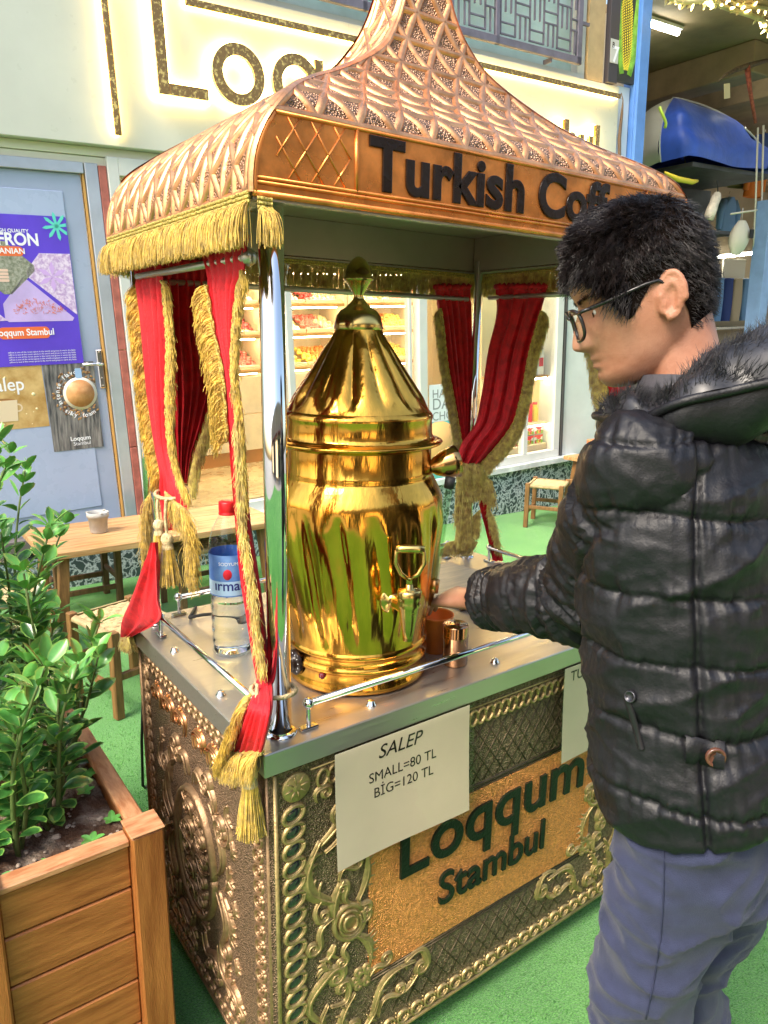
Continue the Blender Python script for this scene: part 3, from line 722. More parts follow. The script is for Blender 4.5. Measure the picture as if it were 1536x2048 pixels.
sb = bob('sign_board', [(SW0, 5.43, 2.55, 3.462, 0, .10)], white_acm, shop, .004)
bob('panel_joint', [(2.62, 2.624, 2.552, 3.46, -.001, .0)], mat('joint_grey', (.5, .5, .46), .7), sb, 0)
bob('soffit_strip', [(SW0, 5.43, 2.50, 2.548, .06, .20), (SW0, .96, 2.42, 2.498, .07, .18)], mat('cream_trim', (.68, .66, .52), .5), shop)
bob('side_wall', [(SW0, -.55, -.5, 2.50, .08, .3)], render_, shop)
bob('upper_wall', [(SW0, 1.25, 3.464, 5.0, .12, .3), (1.25, 5.7, 4.72, 5.0, .12, .3)], render_, shop)
# LED bars: bronze bar standing off the board over a glowing backing
def ledbar(s0, s1, t0, t1):
    o = bob('led_bar', [(s0, s1, t0, t1, -.060, -.040)], mirror_gold, sb, .003)
    bob('glow_strip', [(s0+.004, s1-.004, t0+.004, t1-.004, -.034, -.006)], led_warm, o)
ledbar(.985, 1.022, 2.60, 3.40); ledbar(1.468, 2.70, 3.335, 3.372); ledbar(2.72, 5.385, 3.352, 3.388)
# raised letters with glowing edges
def ringpoly(c, r0, r1, n=40):
    return [(c[0]+r1*math.cos(a), c[1]+r1*math.sin(a)) for a in np.linspace(0, 2*math.pi, n)], [(c[0]+r0*math.cos(a), c[1]+r0*math.sin(a)) for a in np.linspace(0, 2*math.pi, n)]
def letter(parts, base=.0):
    """parts: list of ('box',s0,s1,t0,t1) / ('ring',s,t,ri,ro)"""
    for name, w0, w1, grow, m_, par in (('sign_letter', -.075, -.045, 0, mirror_gold, sb), ('letter_glow', -.040, -.006, .016, led_warm, None)):
        mb = MB()
        for p in parts:
            if p[0] == 'box': bbox(mb, p[1]-grow, p[2]+grow, p[3]-grow, p[4]+grow, w0, w1, .002)
            else:
                prof = [(p[3]-grow, w0), (p[4]+grow, w0), (p[4]+grow, w1), (p[3]-grow, w1), (p[3]-grow, w0)]
                mb.lathe(prof, 40, B(p[1], p[2]), (BU, -BV, BN), smooth=False)
        o = OB(name, mb, m_, par if par else last_[0]); last_[0] = o
last_ = [None]
letter([('box', 1.256, 1.322, 2.842, 3.40), ('box', 1.322, 1.56, 2.842, 2.905)])
letter([('ring', 1.766, 3.012, .105, .172)])
letter([('ring', 2.165, 3.018, .105, .172), ('box', 2.305, 2.365, 2.70, 3.18)])
letter([('ring', 2.60, 3.03, .105, .172), ('box', 2.74, 2.80, 2.70, 3.19)])
letter([('box', 2.87, 2.93, 2.93, 3.20), ('box', 3.11, 3.17, 2.87, 3.20), ('box', 2.93, 3.11, 2.87, 2.93)])
letter([('box', 3.24, 3.30, 2.88, 3.21), ('box', 3.30, 3.66, 3.15, 3.21), ('box', 3.42, 3.48, 2.88, 3.15), ('box', 3.60, 3.66, 2.88, 3.15)])
mb = MB(); TX(mb, 'Stambul', .40, B(3.86, 2.815, -.075), BU, BV, depth=.03, off=.02, sx=.96); v = OB('sign_letter', mb, mirror_gold, sb)
mb = MB(); TX(mb, 'Stambul', .40, B(3.86, 2.815, -.040), BU, BV, depth=.034, off=.045, sx=.96); OB('letter_glow', mb, led_warm, v)
# upper storey window with a wrought grille
win = bob('upper_window', [(1.25, 4.99, 3.464, 3.50, .02, .16), (1.25, 1.30, 3.50, 4.72, .02, .16), (4.90, 4.99, 3.50, 4.72, .02, .16), (3.05, 3.12, 3.50, 4.72, .03, .16)], mat('grey_window_frame', (.46, .47, .46), .5), shop)
bob('glazing', [(1.30, 4.90, 3.50, 4.72, .09, .10)], up_glass, win, 0)
gm = MB(); G0, G1, H0, H1 = 1.42, 4.86, 3.535, 4.62
for b_ in ((G0, G1, H0, H0+.055), (G0, G1, H1-.05, H1), (G0, G0+.05, H0, H1), (G1-.055, G1, H0, H1), (3.90, 3.94, H0, H1), (2.70, 2.74, H0, H1)): bbox(gm, *b_, -.06, -.03, .003)
cw_, ch_ = .155, .155; r_ = 0; t_ = H0+.075
while t_ < H1-.05:
    s_ = G0+.05; k = 0
    while s_ < G1-.06:
        e = min(s_+cw_, G1-.06)
        if (k+r_) % 2 == 0: bbox(gm, s_, e, t_, t_+.010, -.052, -.038); bbox(gm, s_, e, t_+ch_*.5, t_+ch_*.5+.010, -.052, -.038)
        else: bbox(gm, s_+cw_*.33, s_+cw_*.33+.010, t_, min(t_+ch_, H1-.05), -.052, -.038); bbox(gm, s_+cw_*.70, s_+cw_*.70+.010, t_, min(t_+ch_, H1-.05), -.052, -.038)
        bbox(gm, s_, s_+.010, t_, min(t_+ch_, H1-.05), -.052, -.038); s_ += cw_; k += 1
    t_ += ch_; r_ += 1
for s_ in (2.0, 3.3, 4.5): bbox(gm, s_, s_+.02, H0-.03, H0, -.05, .03)
bbox(gm, G1, 4.95, 3.83, 3.855, -.05, -.03)
OB('window_grille', gm, purple_iron, shop)
bob('corner_column', [(5.0, 5.20, 3.464, 5.0, .0, .25)], mat('tan_column', (.45, .32, .17), .6, var=.15, vscale=5), shop)
bob('white_pier', [(4.87, 5.43, -.5, 2.50, .05, .30)], mat('pale_wall', (.62, .64, .62), .6, var=.06, vscale=3, bump=.3), shop)
bob('jamb_strip', [(4.885, 4.905, .25, 2.5, .02, .045)], mat('dark_gap', (.06, .06, .06), .7), shop, 0)  # narrow dark strip drawn as a gap beside the window frame
# door
DW = .075
dr = bob('door', [(-.47, .800, .33, 2.40, DW, DW+.05)], door_blue, shop, .003)
bob('door_panel', [(-.38, .690, .45, 2.30, DW-.006, DW)], mat('pale_blue_door_panel', (.40, .47, .66), .28, var=.06, vscale=1.2, rvar=.05), dr, .004)
hm = MB(); hs, ht = bpx(203, 738, DW-.02); bbox(hm, hs-.018, hs+.018, ht-.115, ht+.115, DW-.014, DW, .005)
lev = MB(); lev.tube([B(hs, ht+.03, DW-.014), B(hs, ht+.03, DW-.05), B(hs-.015, ht+.03, DW-.055), B(hs-.115, ht+.035, DW-.052)], .009, 10)
h_ = OB('handle_plate', hm, chrome, dr); OB('handle_lever', lev, chrome, h_)
hm = MB()
for dt in (-.10, .10, -.055): hm.lathe([(.006, 0), (.006, .003), (0, .004)], 10, B(hs, ht+dt, DW-.014), (BU, BV, -BN))
OB('handle_screw', hm, dksteel, h_)
fr_ = bob('door_frame', [(-.60, -.475, .2, 2.46, .05, .16), (-.475, .815, 2.40, 2.46, .05, .16), (.822, .895, .2, 2.46, .05, .16)], alu, shop, .003)
bob('door_seal', [(.806, .817, .33, 2.40, DW-.012, DW+.02)], mat('orange_foam', (.62, .34, .10), .7), fr_, 0)
bob('threshold', [(-.6, .90, .25, .33, .0, .25)], mat('dark_threshold', (.16, .14, .13), .5), shop)
rt = MB(); t_ = .2
while t_ < 2.45: bbox(rt, .897, .942, t_, min(t_+.60, 2.45), .045, .12, .003); t_ += .604
OB('brick_red_strip', rt, red_tile, shop)
# shop window frames and glass
FW0, FW1 = .03, .10
wf = bob('window_frame', [(.945, 1.01, .245, 2.50, FW0, FW1), (1.01, 4.87, 2.40, 2.50, FW0, FW1), (1.01, 4.87, .245, .32, FW0, FW1), (4.79, 4.87, .32, 2.40, FW0, FW1), (3.12, 3.15, .32, 2.40, FW0+.01, FW1), (3.20, 3.28, .32, 2.40, FW0-.02, FW1), (4.395, 4.45, .32, 2.40, FW0, FW1), (2.05, 2.10, .32, 2.40, FW0, FW1)], white_pvc, shop, .004)
for a, b_ in ((1.01, 2.05), (2.10, 3.12), (3.28, 4.395), (4.45, 4.79)): bob('window_pane', [(a, b_, .32, 2.40, .06, .066)], pane, wf, 0)
bob('blind_box', [(1.02, 4.78, 2.20, 2.40, .11, .16)], mat('pale_blind', (.80, .76, .60), .6), shop)
# interior shell
ID = 2.6
floor_m = mat('shop_floor_tiles', (.46, .33, .18), .3, var=.35, vscale=3, rvar=.1)
bob('interior_floor', [(.2, 5.4, .22, .30, .20, ID)], floor_m, shop, 0)
warm_wall = mat('warm_white_wall', (.80, .66, .42), .6)
bob('interior_wall', [(.2, 5.4, .30, 2.9, ID, ID+.06), (.14, .20, .22, 2.9, .30, ID+.06), (5.4, 5.46, .22, 2.9, .20, ID+.06)], warm_wall, shop, 0)
bob('interior_ceiling', [(.2, 5.4, 2.80, 2.86, .16, ID)], mat('white_ceiling', (.8, .76, .66), .7), shop, 0)
for i, s_ in enumerate((1.5, 2.9, 4.3)):
    o = bob('ceiling_lamp', [(s_-.55, s_+.55, 2.74, 2.795, .9, 1.15)], white_pvc, None, .004); tag(o, ['warm ceiling lamp inside the shop above the left window', 'warm ceiling lamp inside the shop above the middle shelves', 'warm ceiling lamp inside the shop above the right window'][i], 'ceiling lamp', 'warm lamps on the shop ceiling')
    bob('diffuser', [(s_-.5, s_+.5, 2.728, 2.738, .93, 1.12)], tube_warm, o, 0)
# sweet shelves: two bays of sloping trays with cabinets below
candy_cols = [((.85, .62, .15), (.80, .25, .12)), ((.72, .20, .16), (.85, .70, .40)), ((.86, .74, .42), (.70, .33, .14)), ((.85, .55, .10), (.86, .72, .25)), ((.83, .66, .40), (.62, .10, .10)), ((.85, .80, .62), (.84, .74, .30)), ((.78, .30, .08), (.88, .62, .12)), ((.80, .72, .60), (.78, .45, .42))]
def shelf_unit(name, label, s0, s1, w0, levels, cab):
    t = TH(name, label, 'shelf unit', tuple(B((s0+s1)/2, .30, w0)), 'sweet shelves in the shop')
    bob('side_upright', [(s0-.03, s0, .30, 2.35, w0, w0+.5)], cream, t); bob('side_upright', [(s1, s1+.03, .30, 2.35, w0, w0+.5)], cream, t)
    bob('back_board', [(s0, s1, .30, 2.35, w0+.48, w0+.5)], cream, t)
    bob('drawer_front', [(s0, s1, .42, .42+(cab-.42)*.49, w0+.01, w0+.03), (s0, s1, .42+(cab-.42)*.51, cab, w0+.01, w0+.03)], cream, t)
    bob('kick_board', [(s0, s1, .30, .42, w0+.02, w0+.04)], mat('orange_kick', (.50, .20, .06), .4), t)
    for tl in levels:
        o = bob('shelf_board', [(s0, s1, tl-.03, tl, w0, w0+.48)], wood_warm, t); bob('shelf_glow_strip', [(s0+.05, s1-.05, tl-.042, tl-.031, w0+.06, w0+.08)], tube_warm, o, 0)
    return t
def tray(s0, s1, tl, w0, k, label):
    c1, c2 = candy_cols[k % len(candy_cols)]
    t = TH('sweets_tray', label, 'tray', tuple(B((s0+s1)/2, tl, w0+.2)), 'trays of sweets on the shop shelves')
    bob('tray', [(s0+.01, s1-.01, tl+.002, tl+.035, w0+.03, w0+.05), (s0+.01, s1-.01, tl+.002, tl+.012, w0+.05, w0+.40)], cream, t)
    mb = MB(); rg = random.Random(k*7+int(s0*100)); q = 0
    cm = [mat('sweet_%s' % n_, c_, .5, var=.25, vscale=30) for n_, c_ in zip(('a%d' % (k % 8), 'b%d' % (k % 8)), (c1, c2))]
    for iw in range(7):
        n_ = int((s1-s0)/.05)
        for i in range(n_):
            s_ = s0+.03+(s1-s0-.06)*(i+.5*(iw % 2)*.8)/n_; w_ = w0+.07+iw*.047; r = .022+.008*rg.random(); tt = tl+.02+iw*.020+rg.random()*.012
            mi = 1 if (math.sin(s_*9+k)+.35*math.sin(w_*20) > .45) else 0
            mb.box(B(s_, tt, w_), (r*2, r*1.7, r*1.5), (BU*math.cos(q)+BN*math.sin(q), BN*math.cos(q)-BU*math.sin(q), nrm(BV+BU*rg.uniform(-.4, .4))), r*.5, mi); q += 1.1
    o = OB('sweets', mb, cm, t, kind='stuff')
bayname = ['left', 'middle', 'right']; lev_n = ['bottom', 'lower', 'upper', 'top']
_, T1 = bpx(700, 727, 1.45); _, T2 = bpx(700, 663, 1.45); _, T3 = bpx(700, 606, 1.45); T0 = T1-(T2-T1)
for bi, (a, b_) in enumerate(((1.72, 2.55), (2.62, 3.42), (3.49, 4.30))):
    shelf_unit('shelf_unit', 'cream shelf bay of sweet trays in the shop, %s one of the three' % bayname[bi], a, b_, 1.45, [T1, T2, T3, T3+.30], T1-.06)
    for li, tl in enumerate((T1, T2, T3, T3+.30)):
        tray(a, (a+b_)/2, tl, 1.45, bi*3+li*2, 'tray of sweets, left half of the %s shelf in the %s bay' % (lev_n[li], bayname[bi]))
        tray((a+b_)/2, b_, tl, 1.45, bi*5+li*3+1, 'tray of sweets, right half of the %s shelf in the %s bay' % (lev_n[li], bayname[bi]))
# shop counter seen past the left curtains
t = TH('shop_counter', 'cream counter cabinet standing on the shop floor behind the left curtains', 'counter', tuple(B(1.9, .3, 1.0)))
bob('cabinet', [(1.30, 1.66, .42, 1.25, .95, 1.6)], cream, t); bob('kick_board', [(1.30, 1.66, .30, .42, .98, 1.55)], MATS['orange_kick'], t); bob('worktop', [(1.28, 1.68, 1.252, 1.29, .92, 1.62)], wood_warm, t)
# right window display: jars and packets
t = TH('window_display', 'shelf of jars and packets in the right shop window', 'display shelf', tuple(B(4.6, .32, .3)))
sA, tA = bpx(1080, 842, .25); 
bob('shelf_board', [(4.30, 4.86, tA-.02, tA, .18, .50)], cream, t); bob('shelf_board', [(4.30, 4.86, tA+.42, tA+.44, .18, .50)], wood_warm, t); bob('back_board', [(4.30, 4.86, .32, 2.2, .50, .52)], mat('sand_board', (.68, .58, .36), .5), t)
bob('plinth', [(4.30, 4.86, .302, .36, .18, .50)], cream, t)
for tq in (tA-.02, tA+.42, 2.1): bob('shelf_glow_strip', [(4.32, 4.84, tq-.014, tq-.002, .19, .21)], tube_warm, t, 0)  # glowing strips added under the shelves to brighten the window display
red_p = mat('red_print', (.62, .03, .04), .4); wh_p = mat('white_print', (.80, .80, .76), .4); gr_p = mat('green_print', (.20, .50, .08), .4); ye_p = mat('yellow_print', (.82, .62, .10), .4); or_p = mat('orange_print', (.75, .26, .05), .4)
for r in range(2):
    for c in range(4):
        s_ = 4.335+c*.125; tb = .362+r*((tA-.02-.362)/2); ht_ = (tA-.02-.362)/2-.008
        o = bob('packet', [(s_, s_+.115, tb, tb+ht_, .20, .32)], wh_p, None, .003); tag(o, 'white packet with red top band, %s row of the window display, %s' % (('lower', 'upper')[r], ('leftmost', 'second from left', 'third from left', 'rightmost')[c]), 'packet', 'packets in the shop window')
        mb = MB(); bbox(mb, s_+.002, s_+.113, tb+ht_*.74, tb+ht_*.98, .197, .1995); mb.lathe([(0.0, 0), (.028, 0), (.030, -.002)], 16, B(s_+.057, tb+ht_*.70, .198), (BU, BV*.6, BN))
        OB('print', mb, red_p, o); mb = MB()
        for k in range(5): mb.lathe([(0, 0), (.016, 0), (.017, -.001)], 10, B(s_+.02+.019*k, tb+ht_*(.22+.06*(k % 2)), .1975-.0004*k), (BU, BV, BN), mi=k % 3)
        OB('print', mb, [red_p, gr_p, ye_p], o)
for c in range(7):
    s_ = 4.34+c*.075; m_ = (ye_p, or_p, red_p)[c % 3]; mb = MB(); hh = .16+.05*(c % 2)
    mb.lathe([(0, 0), (.030, 0), (.032, .01), (.032, hh*.75), (.022, hh*.88), (.022, hh)], 16, B(s_, tA+.001, .28), (BU, BN, BV)); o = OB('jar', mb, m_)
    tag(o, '%s jar on the window display shelf, number %d from the left' % (('yellow', 'orange', 'red')[c % 3], c+1), 'jar', 'jars in the shop window'); mb = MB(); mb.lathe([(.024, 0), (.024, .02), (0, .021)], 14, B(s_, tA+hh+.001, .28), (BU, BN, BV)); OB('lid', mb, (red_p, ye_p)[c % 2], o)
for c in range(5):
    s_ = 4.35+c*.10; o = bob('packet', [(s_, s_+.085, tA+.442, tA+.442+.24, .22, .30)], (mat('gold_print', (.62, .42, .12), .3, .4), wh_p, ye_p)[c % 3], None, .004)
    tag(o, '%s packet on the top shelf of the window display, number %d from the left' % (('gold', 'white', 'yellow')[c % 3], c+1), 'packet', 'packets on the top window shelf'); bob('print', [(s_+.015, s_+.07, tA+.52, tA+.60, .2175, .2195)], red_p, o, 0)
# notice and round sticker on the window glass
o = bob('paper_notice', [(*sorted((bpx(858, 780, .02)[0], bpx(925, 780, .02)[0])), bpx(862, 845, .02)[1], bpx(862, 770, .02)[1], .018, .022)], mat('paper_pale', (.72, .76, .80), .6), None, 0)
tag(o, 'pale paper notice with grey capitals stuck on the shop window', 'notice'); mb = MB(); s_, _ = bpx(864, 790, .018)
for k, w_ in enumerate(('HALAL', 'DAILY', 'CHOCO')): TX(mb, w_, (.10, .13, .10)[k], B(s_, bpx(864, (797, 820, 842)[k], .018)[1], .018), BU, BV, depth=.001)
OB('lettering', mb, mat('grey_print', (.25, .27, .28), .6), o)
mb = MB(); s_, t_ = bpx(880, 900, .02); mb.lathe([(0, -.002), (.27, -.002), (.27, .002)], 40, B(s_, t_, .022), (BU, BV, BN)); o = OB('window_sticker', mb, mat('teal_print', (.10, .48, .42), .5)); tag(o, 'round teal, orange and blue sticker on the shop window glass', 'sticker')
mb = MB(); mb.lathe([(0, -.0035), (.22, -.0035), (.22, -.0025)], 36, B(s_-.01, t_+.02, .022), (BU, BV, BN)); OB('disc', mb, mat('peach_print', (.78, .45, .16), .5), o)
mb = MB(); mb.prism([(-.2, -.17), (.24, -.12), (.25, -.02), (-.05, -.06)], B(s_, t_, .0165), BU, BV, .001); OB('blue_wedge', mb, mat('blue_print', (.06, .08, .55), .5), o)
# ---- posters taped to the door
def flat(mb, poly, w, mi=0): mb.prism(poly, B(0, 0, w), BU, BV, .0006, mi)
def pp(px, py, w=.066): return bpx(px, py, w)
def rrect(s0, s1, t0, t1, r, n=6):
    out = []
    for cx_, cy_, a0 in ((s1-r, t1-r, 0), (s0+r, t1-r, 90), (s0+r, t0+r, 180), (s1-r, t0+r, 270)):
        for k in range(n+1): a = R(a0+90*k/n); out.append((cx_+r*math.cos(a), cy_+r*math.sin(a)))
    return out
PW = DW-.010
violet = mat('violet_print', (.115, .06, .62), .35, var=.12, vscale=3); white_ink = mat('white_ink', (.85, .85, .9), .5)
photo_a = mat('petal_print', (.50, .33, .62), .45, col2=(.80, .68, .86), vscale=45, vlo=.4, vhi=.6); photo_b = mat('soil_print', (.14, .16, .10), .45, col2=(.40, .40, .34), vscale=60); photo_c = mat('lilac_print', (.55, .42, .78), .45, var=.1)
sR, tT = pp(136, 434); sB_, tB = pp(163, 726); sR = (sR+sB_)/2; sL = sR-.56
o = OB('saffron_poster', MB().prism(rrect(sL, sR, tB, tT, .012), B(0, 0, PW), BU, BV, .0005), violet); tag(o, 'violet saffron poster with flower photographs taped to the shop door', 'poster')
H_ = tT-tB; yy = lambda f: tT-H_*f; xx = lambda f: sL+.56*f
def dia(cx, cy, rx, ry):
    return [(cx+rx*x, cy+ry*y) for x, y in ((-.12, -.94), (.12, -.94), (.94, -.1), (.94, .1), (.12, .94), (-.12, .94), (-.94, .1), (-.94, -.1))]
clipR = lambda P: [(min(max(x, sL+.003), sR-.003), y) for x, y in P]
for poly, m_ in ((dia(xx(.36), yy(.345), .165, .15), photo_b), ([(xx(.70), yy(.245)), (sR-.002, yy(.245)), (sR-.002, yy(.66)), (xx(.56), yy(.40)), (xx(.56), yy(.36))], photo_a), ([(xx(.52), yy(.40)), (xx(.96), yy(.68)), (xx(.94), yy(.70)), (xx(.33), yy(.70)), (xx(.30), yy(.68)), (xx(.30), yy(.58))], photo_c), ([(xx(.02), yy(.50)), (xx(.32), yy(.69)), (xx(.02), yy(.70))], photo_a)):
    mb = MB(); flat(mb, clipR(poly), PW-.0008); OB('picture', mb, m_, o)
mb = MB(); rg = random.Random(5)
for k in range(150):
    x = xx(.40+.46*rg.random()); y = yy(.655-.10*rg.random()*(1-abs((x-xx(.62))/.16)**2)); a = rg.uniform(0, 3.1); l = .016; flat(mb, [(x, y), (x+l*math.cos(a), y+l*math.sin(a)), (x+l*math.cos(a)+.003, y+l*math.sin(a)+.003)], PW-.0016)
OB('saffron_heap', mb, mat('saffron_print', (.80, .20, .07), .5), o)
mb = MB(); fx, fy = xx(.80), yy(.40)
for k in range(6): a = .5+k*1.05; flat(mb, [(fx, fy), (fx+.05*math.cos(a-.3), fy+.05*math.sin(a-.3)), (fx+.085*math.cos(a), fy+.085*math.sin(a)), (fx+.05*math.cos(a+.3), fy+.05*math.sin(a+.3))], PW-.0015)
OB('crocus_flower', mb, mat('crocus_print', (.62, .40, .80), .5), o)
mb = MB()
flat(mb, rrect(xx(.07), xx(.24), yy(.36), yy(.29), .02), PW-.0016); 
for k in range(4): flat(mb, rrect(xx(.22), xx(.39), yy(.37+.022*k), yy(.352+.022*k), .006), PW-.0017)
OB('open_hand', mb, mat('skin_print', (.78, .55, .45), .5), o)
mb = MB()
for k in range(8): a = k*math.pi/4+.15; cx_, cy_ = xx(.90), yy(.065); flat(mb, clipR([(cx_+.006*math.cos(a+1.57), cy_+.006*math.sin(a+1.57)), (cx_+.06*math.cos(a)+.009*math.cos(a+1.57), cy_+.06*math.sin(a)+.009*math.sin(a+1.57)), (cx_+.078*math.cos(a), cy_+.078*math.sin(a)), (cx_+.06*math.cos(a)-.009*math.cos(a+1.57), cy_+.06*math.sin(a)-.009*math.sin(a+1.57)), (cx_-.006*math.cos(a+1.57), cy_-.006*math.sin(a+1.57))]), PW-.0009)
OB('starburst', mb, mat('mint_print', (.12, .66, .55), .5), o)
for q_ in (rrect(xx(.29), xx(.555), yy(.268), yy(.205), .022), rrect(xx(.22), xx(.70), yy(.815), yy(.735), .024)): mb = MB(); flat(mb, q_, PW-.0012); OB('orange_badge', mb, mat('orange_badge', (.80, .16, .05), .5), o)
mb = MB()
TX(mb, 'HIGH QUALITY', .026, B(xx(.31), yy(.115), PW-.001), BU, BV, depth=.0006, off=.02); TX(mb, 'SAFFRON', .090, B(xx(.715), yy(.195), PW-.001), BU, BV, depth=.0006, off=.03, align='RIGHT', sx=.9); OB('lettering', mb, white_ink, o); mb = MB()
TX(mb, 'IRANIAN', .042, B(xx(.422), yy(.252), PW-.0018), BU, BV, depth=.0006, off=.02, align='CENTER'); OB('lettering', mb, white_ink, o); mb = MB(); TX(mb, 'Loqqum Stambul', .052, B(xx(.46), yy(.792), PW-.0018), BU, BV, depth=.0006, off=.02, align='CENTER', sx=.9); OB('lettering', mb, white_ink, o)
for k in range(5): mb = MB(); TX(mb, 'saffron is one of the rarest spices in the world and grows in warm dry fields', .0125, B(xx(.93), yy(.91+.0165*k), PW-.001), BU, BV, depth=.0005, align='RIGHT', sx=.95); OB('small_print', mb, white_ink, o)
# salep poster
s1_, t1_ = pp(84, 730); s2_, t2_ = pp(98, 852); s1_ = (s1_+s2_)/2
o = OB('salep_poster', MB().prism(rrect(s1_-.40, s1_, t2_, t1_+.03, .002), B(0, 0, PW+.003), BU, BV, .0005), mat('amber_print', (.40, .22, .06), .4, col2=(.66, .46, .20), vscale=9)); tag(o, 'amber Salep poster with a cup, taped under the violet poster on the door', 'poster')
mb = MB(); TX(mb, 'Salep', .105, B(s1_-.105, t1_-.135, PW+.0022), BU, BV, depth=.0006, off=.01, align='RIGHT', sx=.9); OB('lettering', mb, white_ink, o)
mb = MB(); flat(mb, [(s1_-.29, t1_-.19), (s1_-.155, t1_-.19), (s1_-.165, t1_-.31), (s1_-.27, t1_-.31)], PW+.0018); mb.lathe([(.016, -.0002), (.024, -.0002)], 14, B(s1_-.155, t1_-.235, PW+.0022), (BU, BV, BN)); OB('cup_picture', mb, mat('cup_print', (.74, .60, .42), .5), o)
mb = MB(); mb.lathe([(0, 0), (.06, 0), (.062, -.0002)], 24, B(s1_-.2225, t1_-.195, PW+.0016), (BU, BV*.28, BN)); OB('drink_picture', mb, mat('drink_print', (.42, .20, .07), .5), o)
mb = MB(); rg = random.Random(9)
for k in range(26): x, y, r = s1_-.02-.36*rg.random(), t2_+.02+.30*rg.random(), .003+.009*rg.random()**2; mb.lathe([(0, 0), (r, 0), (r, .0002)], 10, B(x, y, PW+.0021), (BU, BV, BN))
OB('light_dots', mb, mat('pale_dots', (.85, .76, .45), .5), o)
# coffee poster
s1_, t1_ = pp(190, 726); s2_, t2_ = pp(205, 893); sl_, _ = pp(108, 900); s1_ = (s1_+s2_)/2
o = OB('coffee_poster', MB().prism(rrect(sl_, s1_, t2_, t1_+.012, .002), B(0, 0, PW+.002), BU, BV, .0005), mat('dark_wood_print', (.035, .04, .05), .4, col2=(.30, .28, .27), vscale=10, stretch=(6, 1, .6))); tag(o, 'dark coffee poster with a round cup seen from above, taped beside the door handle', 'poster')
cx_, cy_ = sl_+(s1_-sl_)*.66, t1_-.175
mb = MB(); rg = random.Random(2)
for k in range(150):
    a = rg.random()*6.28; r = .10+.055*rg.random(); x, y = cx_+r*math.cos(a), cy_+r*math.sin(a)
    if sl_+.01 < x < s1_-.008: mb.lathe([(0, 0), (.009, 0), (.0092, .0002)], 8, B(x, y, PW+.0012-.00001*k), (nrm(BU*math.cos(a*3)+BV*math.sin(a*3)), nrm(BV*math.cos(a*3)-BU*math.sin(a*3))*.62, BN), mi=k % 2)
OB('bean_picture', mb, [mat('bean_print', (.16, .08, .04), .5), mat('bean_print_light', (.40, .22, .09), .5)], o)
mb = MB(); mb.lathe([(0, 0), (.098, 0), (.098, .0003)], 36, B(cx_, cy_, PW-.0008), (BU, BV, BN)); flat(mb, rrect(cx_-.016, cx_+.022, cy_+.09, cy_+.15, .008), PW-.0004, 1); OB('cup_picture', mb, [mat('cream_cup_print', (.78, .70, .60), .5), mat('blue_print_pale', (.35, .52, .80), .5)], o)
mb = MB(); mb.lathe([(0, 0), (.082, 0), (.082, .0002)], 36, B(cx_, cy_, PW-.0014), (BU, BV, BN)); OB('coffee_picture', mb, mat('crema_print', (.48, .20, .07), .4, col2=(.68, .36, .15), vscale=18), o)
mb = MB()
for word, a0, rr, up_ in (('intense flavor', 205, .118, 1), ('silky foam', 285, .132, -1)):
    a = R(a0) if up_ > 0 else R(a0-58)
    for ch in word:
        d = V3(math.cos(a), math.sin(a)); ex2 = BU*math.sin(a)-BV*math.cos(a) if up_ > 0 else -BU*math.sin(a)+BV*math.cos(a); ey2 = (BU*d[0]+BV*d[1])*(1 if up_ > 0 else -1)
        r_ = rr if up_ > 0 else rr+.012
        if ch != ' ' and cx_+r_*d[0] < s1_-.012: TX(mb, ch, .036, B(cx_+r_*d[0], cy_+r_*d[1], PW-.0004), ex2, ey2, depth=.0005, off=.015, align='CENTER')
        a += (-1 if up_ > 0 else 1)*(.085 if ch in 'il' else .14 if ch in 'tfrs' else .185)*(.118/rr)
TX(mb, 'Loqqum', .036, B(sl_+(s1_-sl_)*.55, t2_+.055, PW-.0001), BU, BV, depth=.0006, off=.025, align='CENTER'); TX(mb, 'Stambul', .032, B(sl_+(s1_-sl_)*.57, t2_+.025, PW-.0001), BU, BV, depth=.0006, align='CENTER')
OB('lettering', mb, white_ink, o)
# ---- advert strip and blue frame between the two shops
o = bob('maize_advert', [(5.37, 5.60, 3.50, 4.9, -.02, .02)], mat('black_print', (.03, .03, .025), .4), None, .002); tag(o, 'black advert panel with a yellow maize cob beside the blue frame', 'advert panel')
mb = MB(); cob = mat('maize_print', (.78, .62, .04), .45)
for i in range(34):
    for j in range(8):
        t_ = 3.60+i*.020; hw = .075*math.sin(min(1, (i+3)/12)*1.57)*(1 if i < 22 else 1-(i-22)/20); s_ = 5.475+(t_-3.6)*-.05+hw*math.sin((j-3.5)/4*1.4); mb.lathe([(.0085, 0), (.006, .003), (0, .004)], 6, B(s_, t_+(.01 if j % 2 else 0), -.0205), (BU, BV, -BN))
OB('maize_cob', mb, cob, o); mb = MB()
for sg, a in ((1, .10), (-1, -.05), (1, .02)):
    P = [(5.475+sg*(.05+.05*math.sin(q*2.6))+a*q, 3.56+q*.75) for q in np.linspace(0, 1, 12)]; mb.relief(P, tap(12, .03, .045, .006), B(0, 0, -.021), BU, BV, hgt=.004)
OB('maize_husk', mb, mat('husk_print', (.22, .46, .05), .5, var=.3, vscale=20), o)
o = bob('sign_strip', [(5.235, 5.355, 3.47, 4.9, -.03, .02)], mat('charcoal_print', (.05, .045, .055), .5), None, .002); tag(o, 'narrow charcoal sign strip with the number 7 above the white sign board', 'sign'); bob('pale_label', [(5.245, 5.35, 3.62, 3.80, -.034, -.031)], mat('grey_label', (.5, .5, .48), .5), o, 0)
mb = MB(); TX(mb, '7', .17, B(5.27, 3.63, -.035), BU, BV, depth=.001, off=.02); TX(mb, 'B', .06, B(5.262, 3.735, -.035), BU, BV, depth=.001, mi=1); OB('lettering', mb, [white_ink, black_enamel], o)
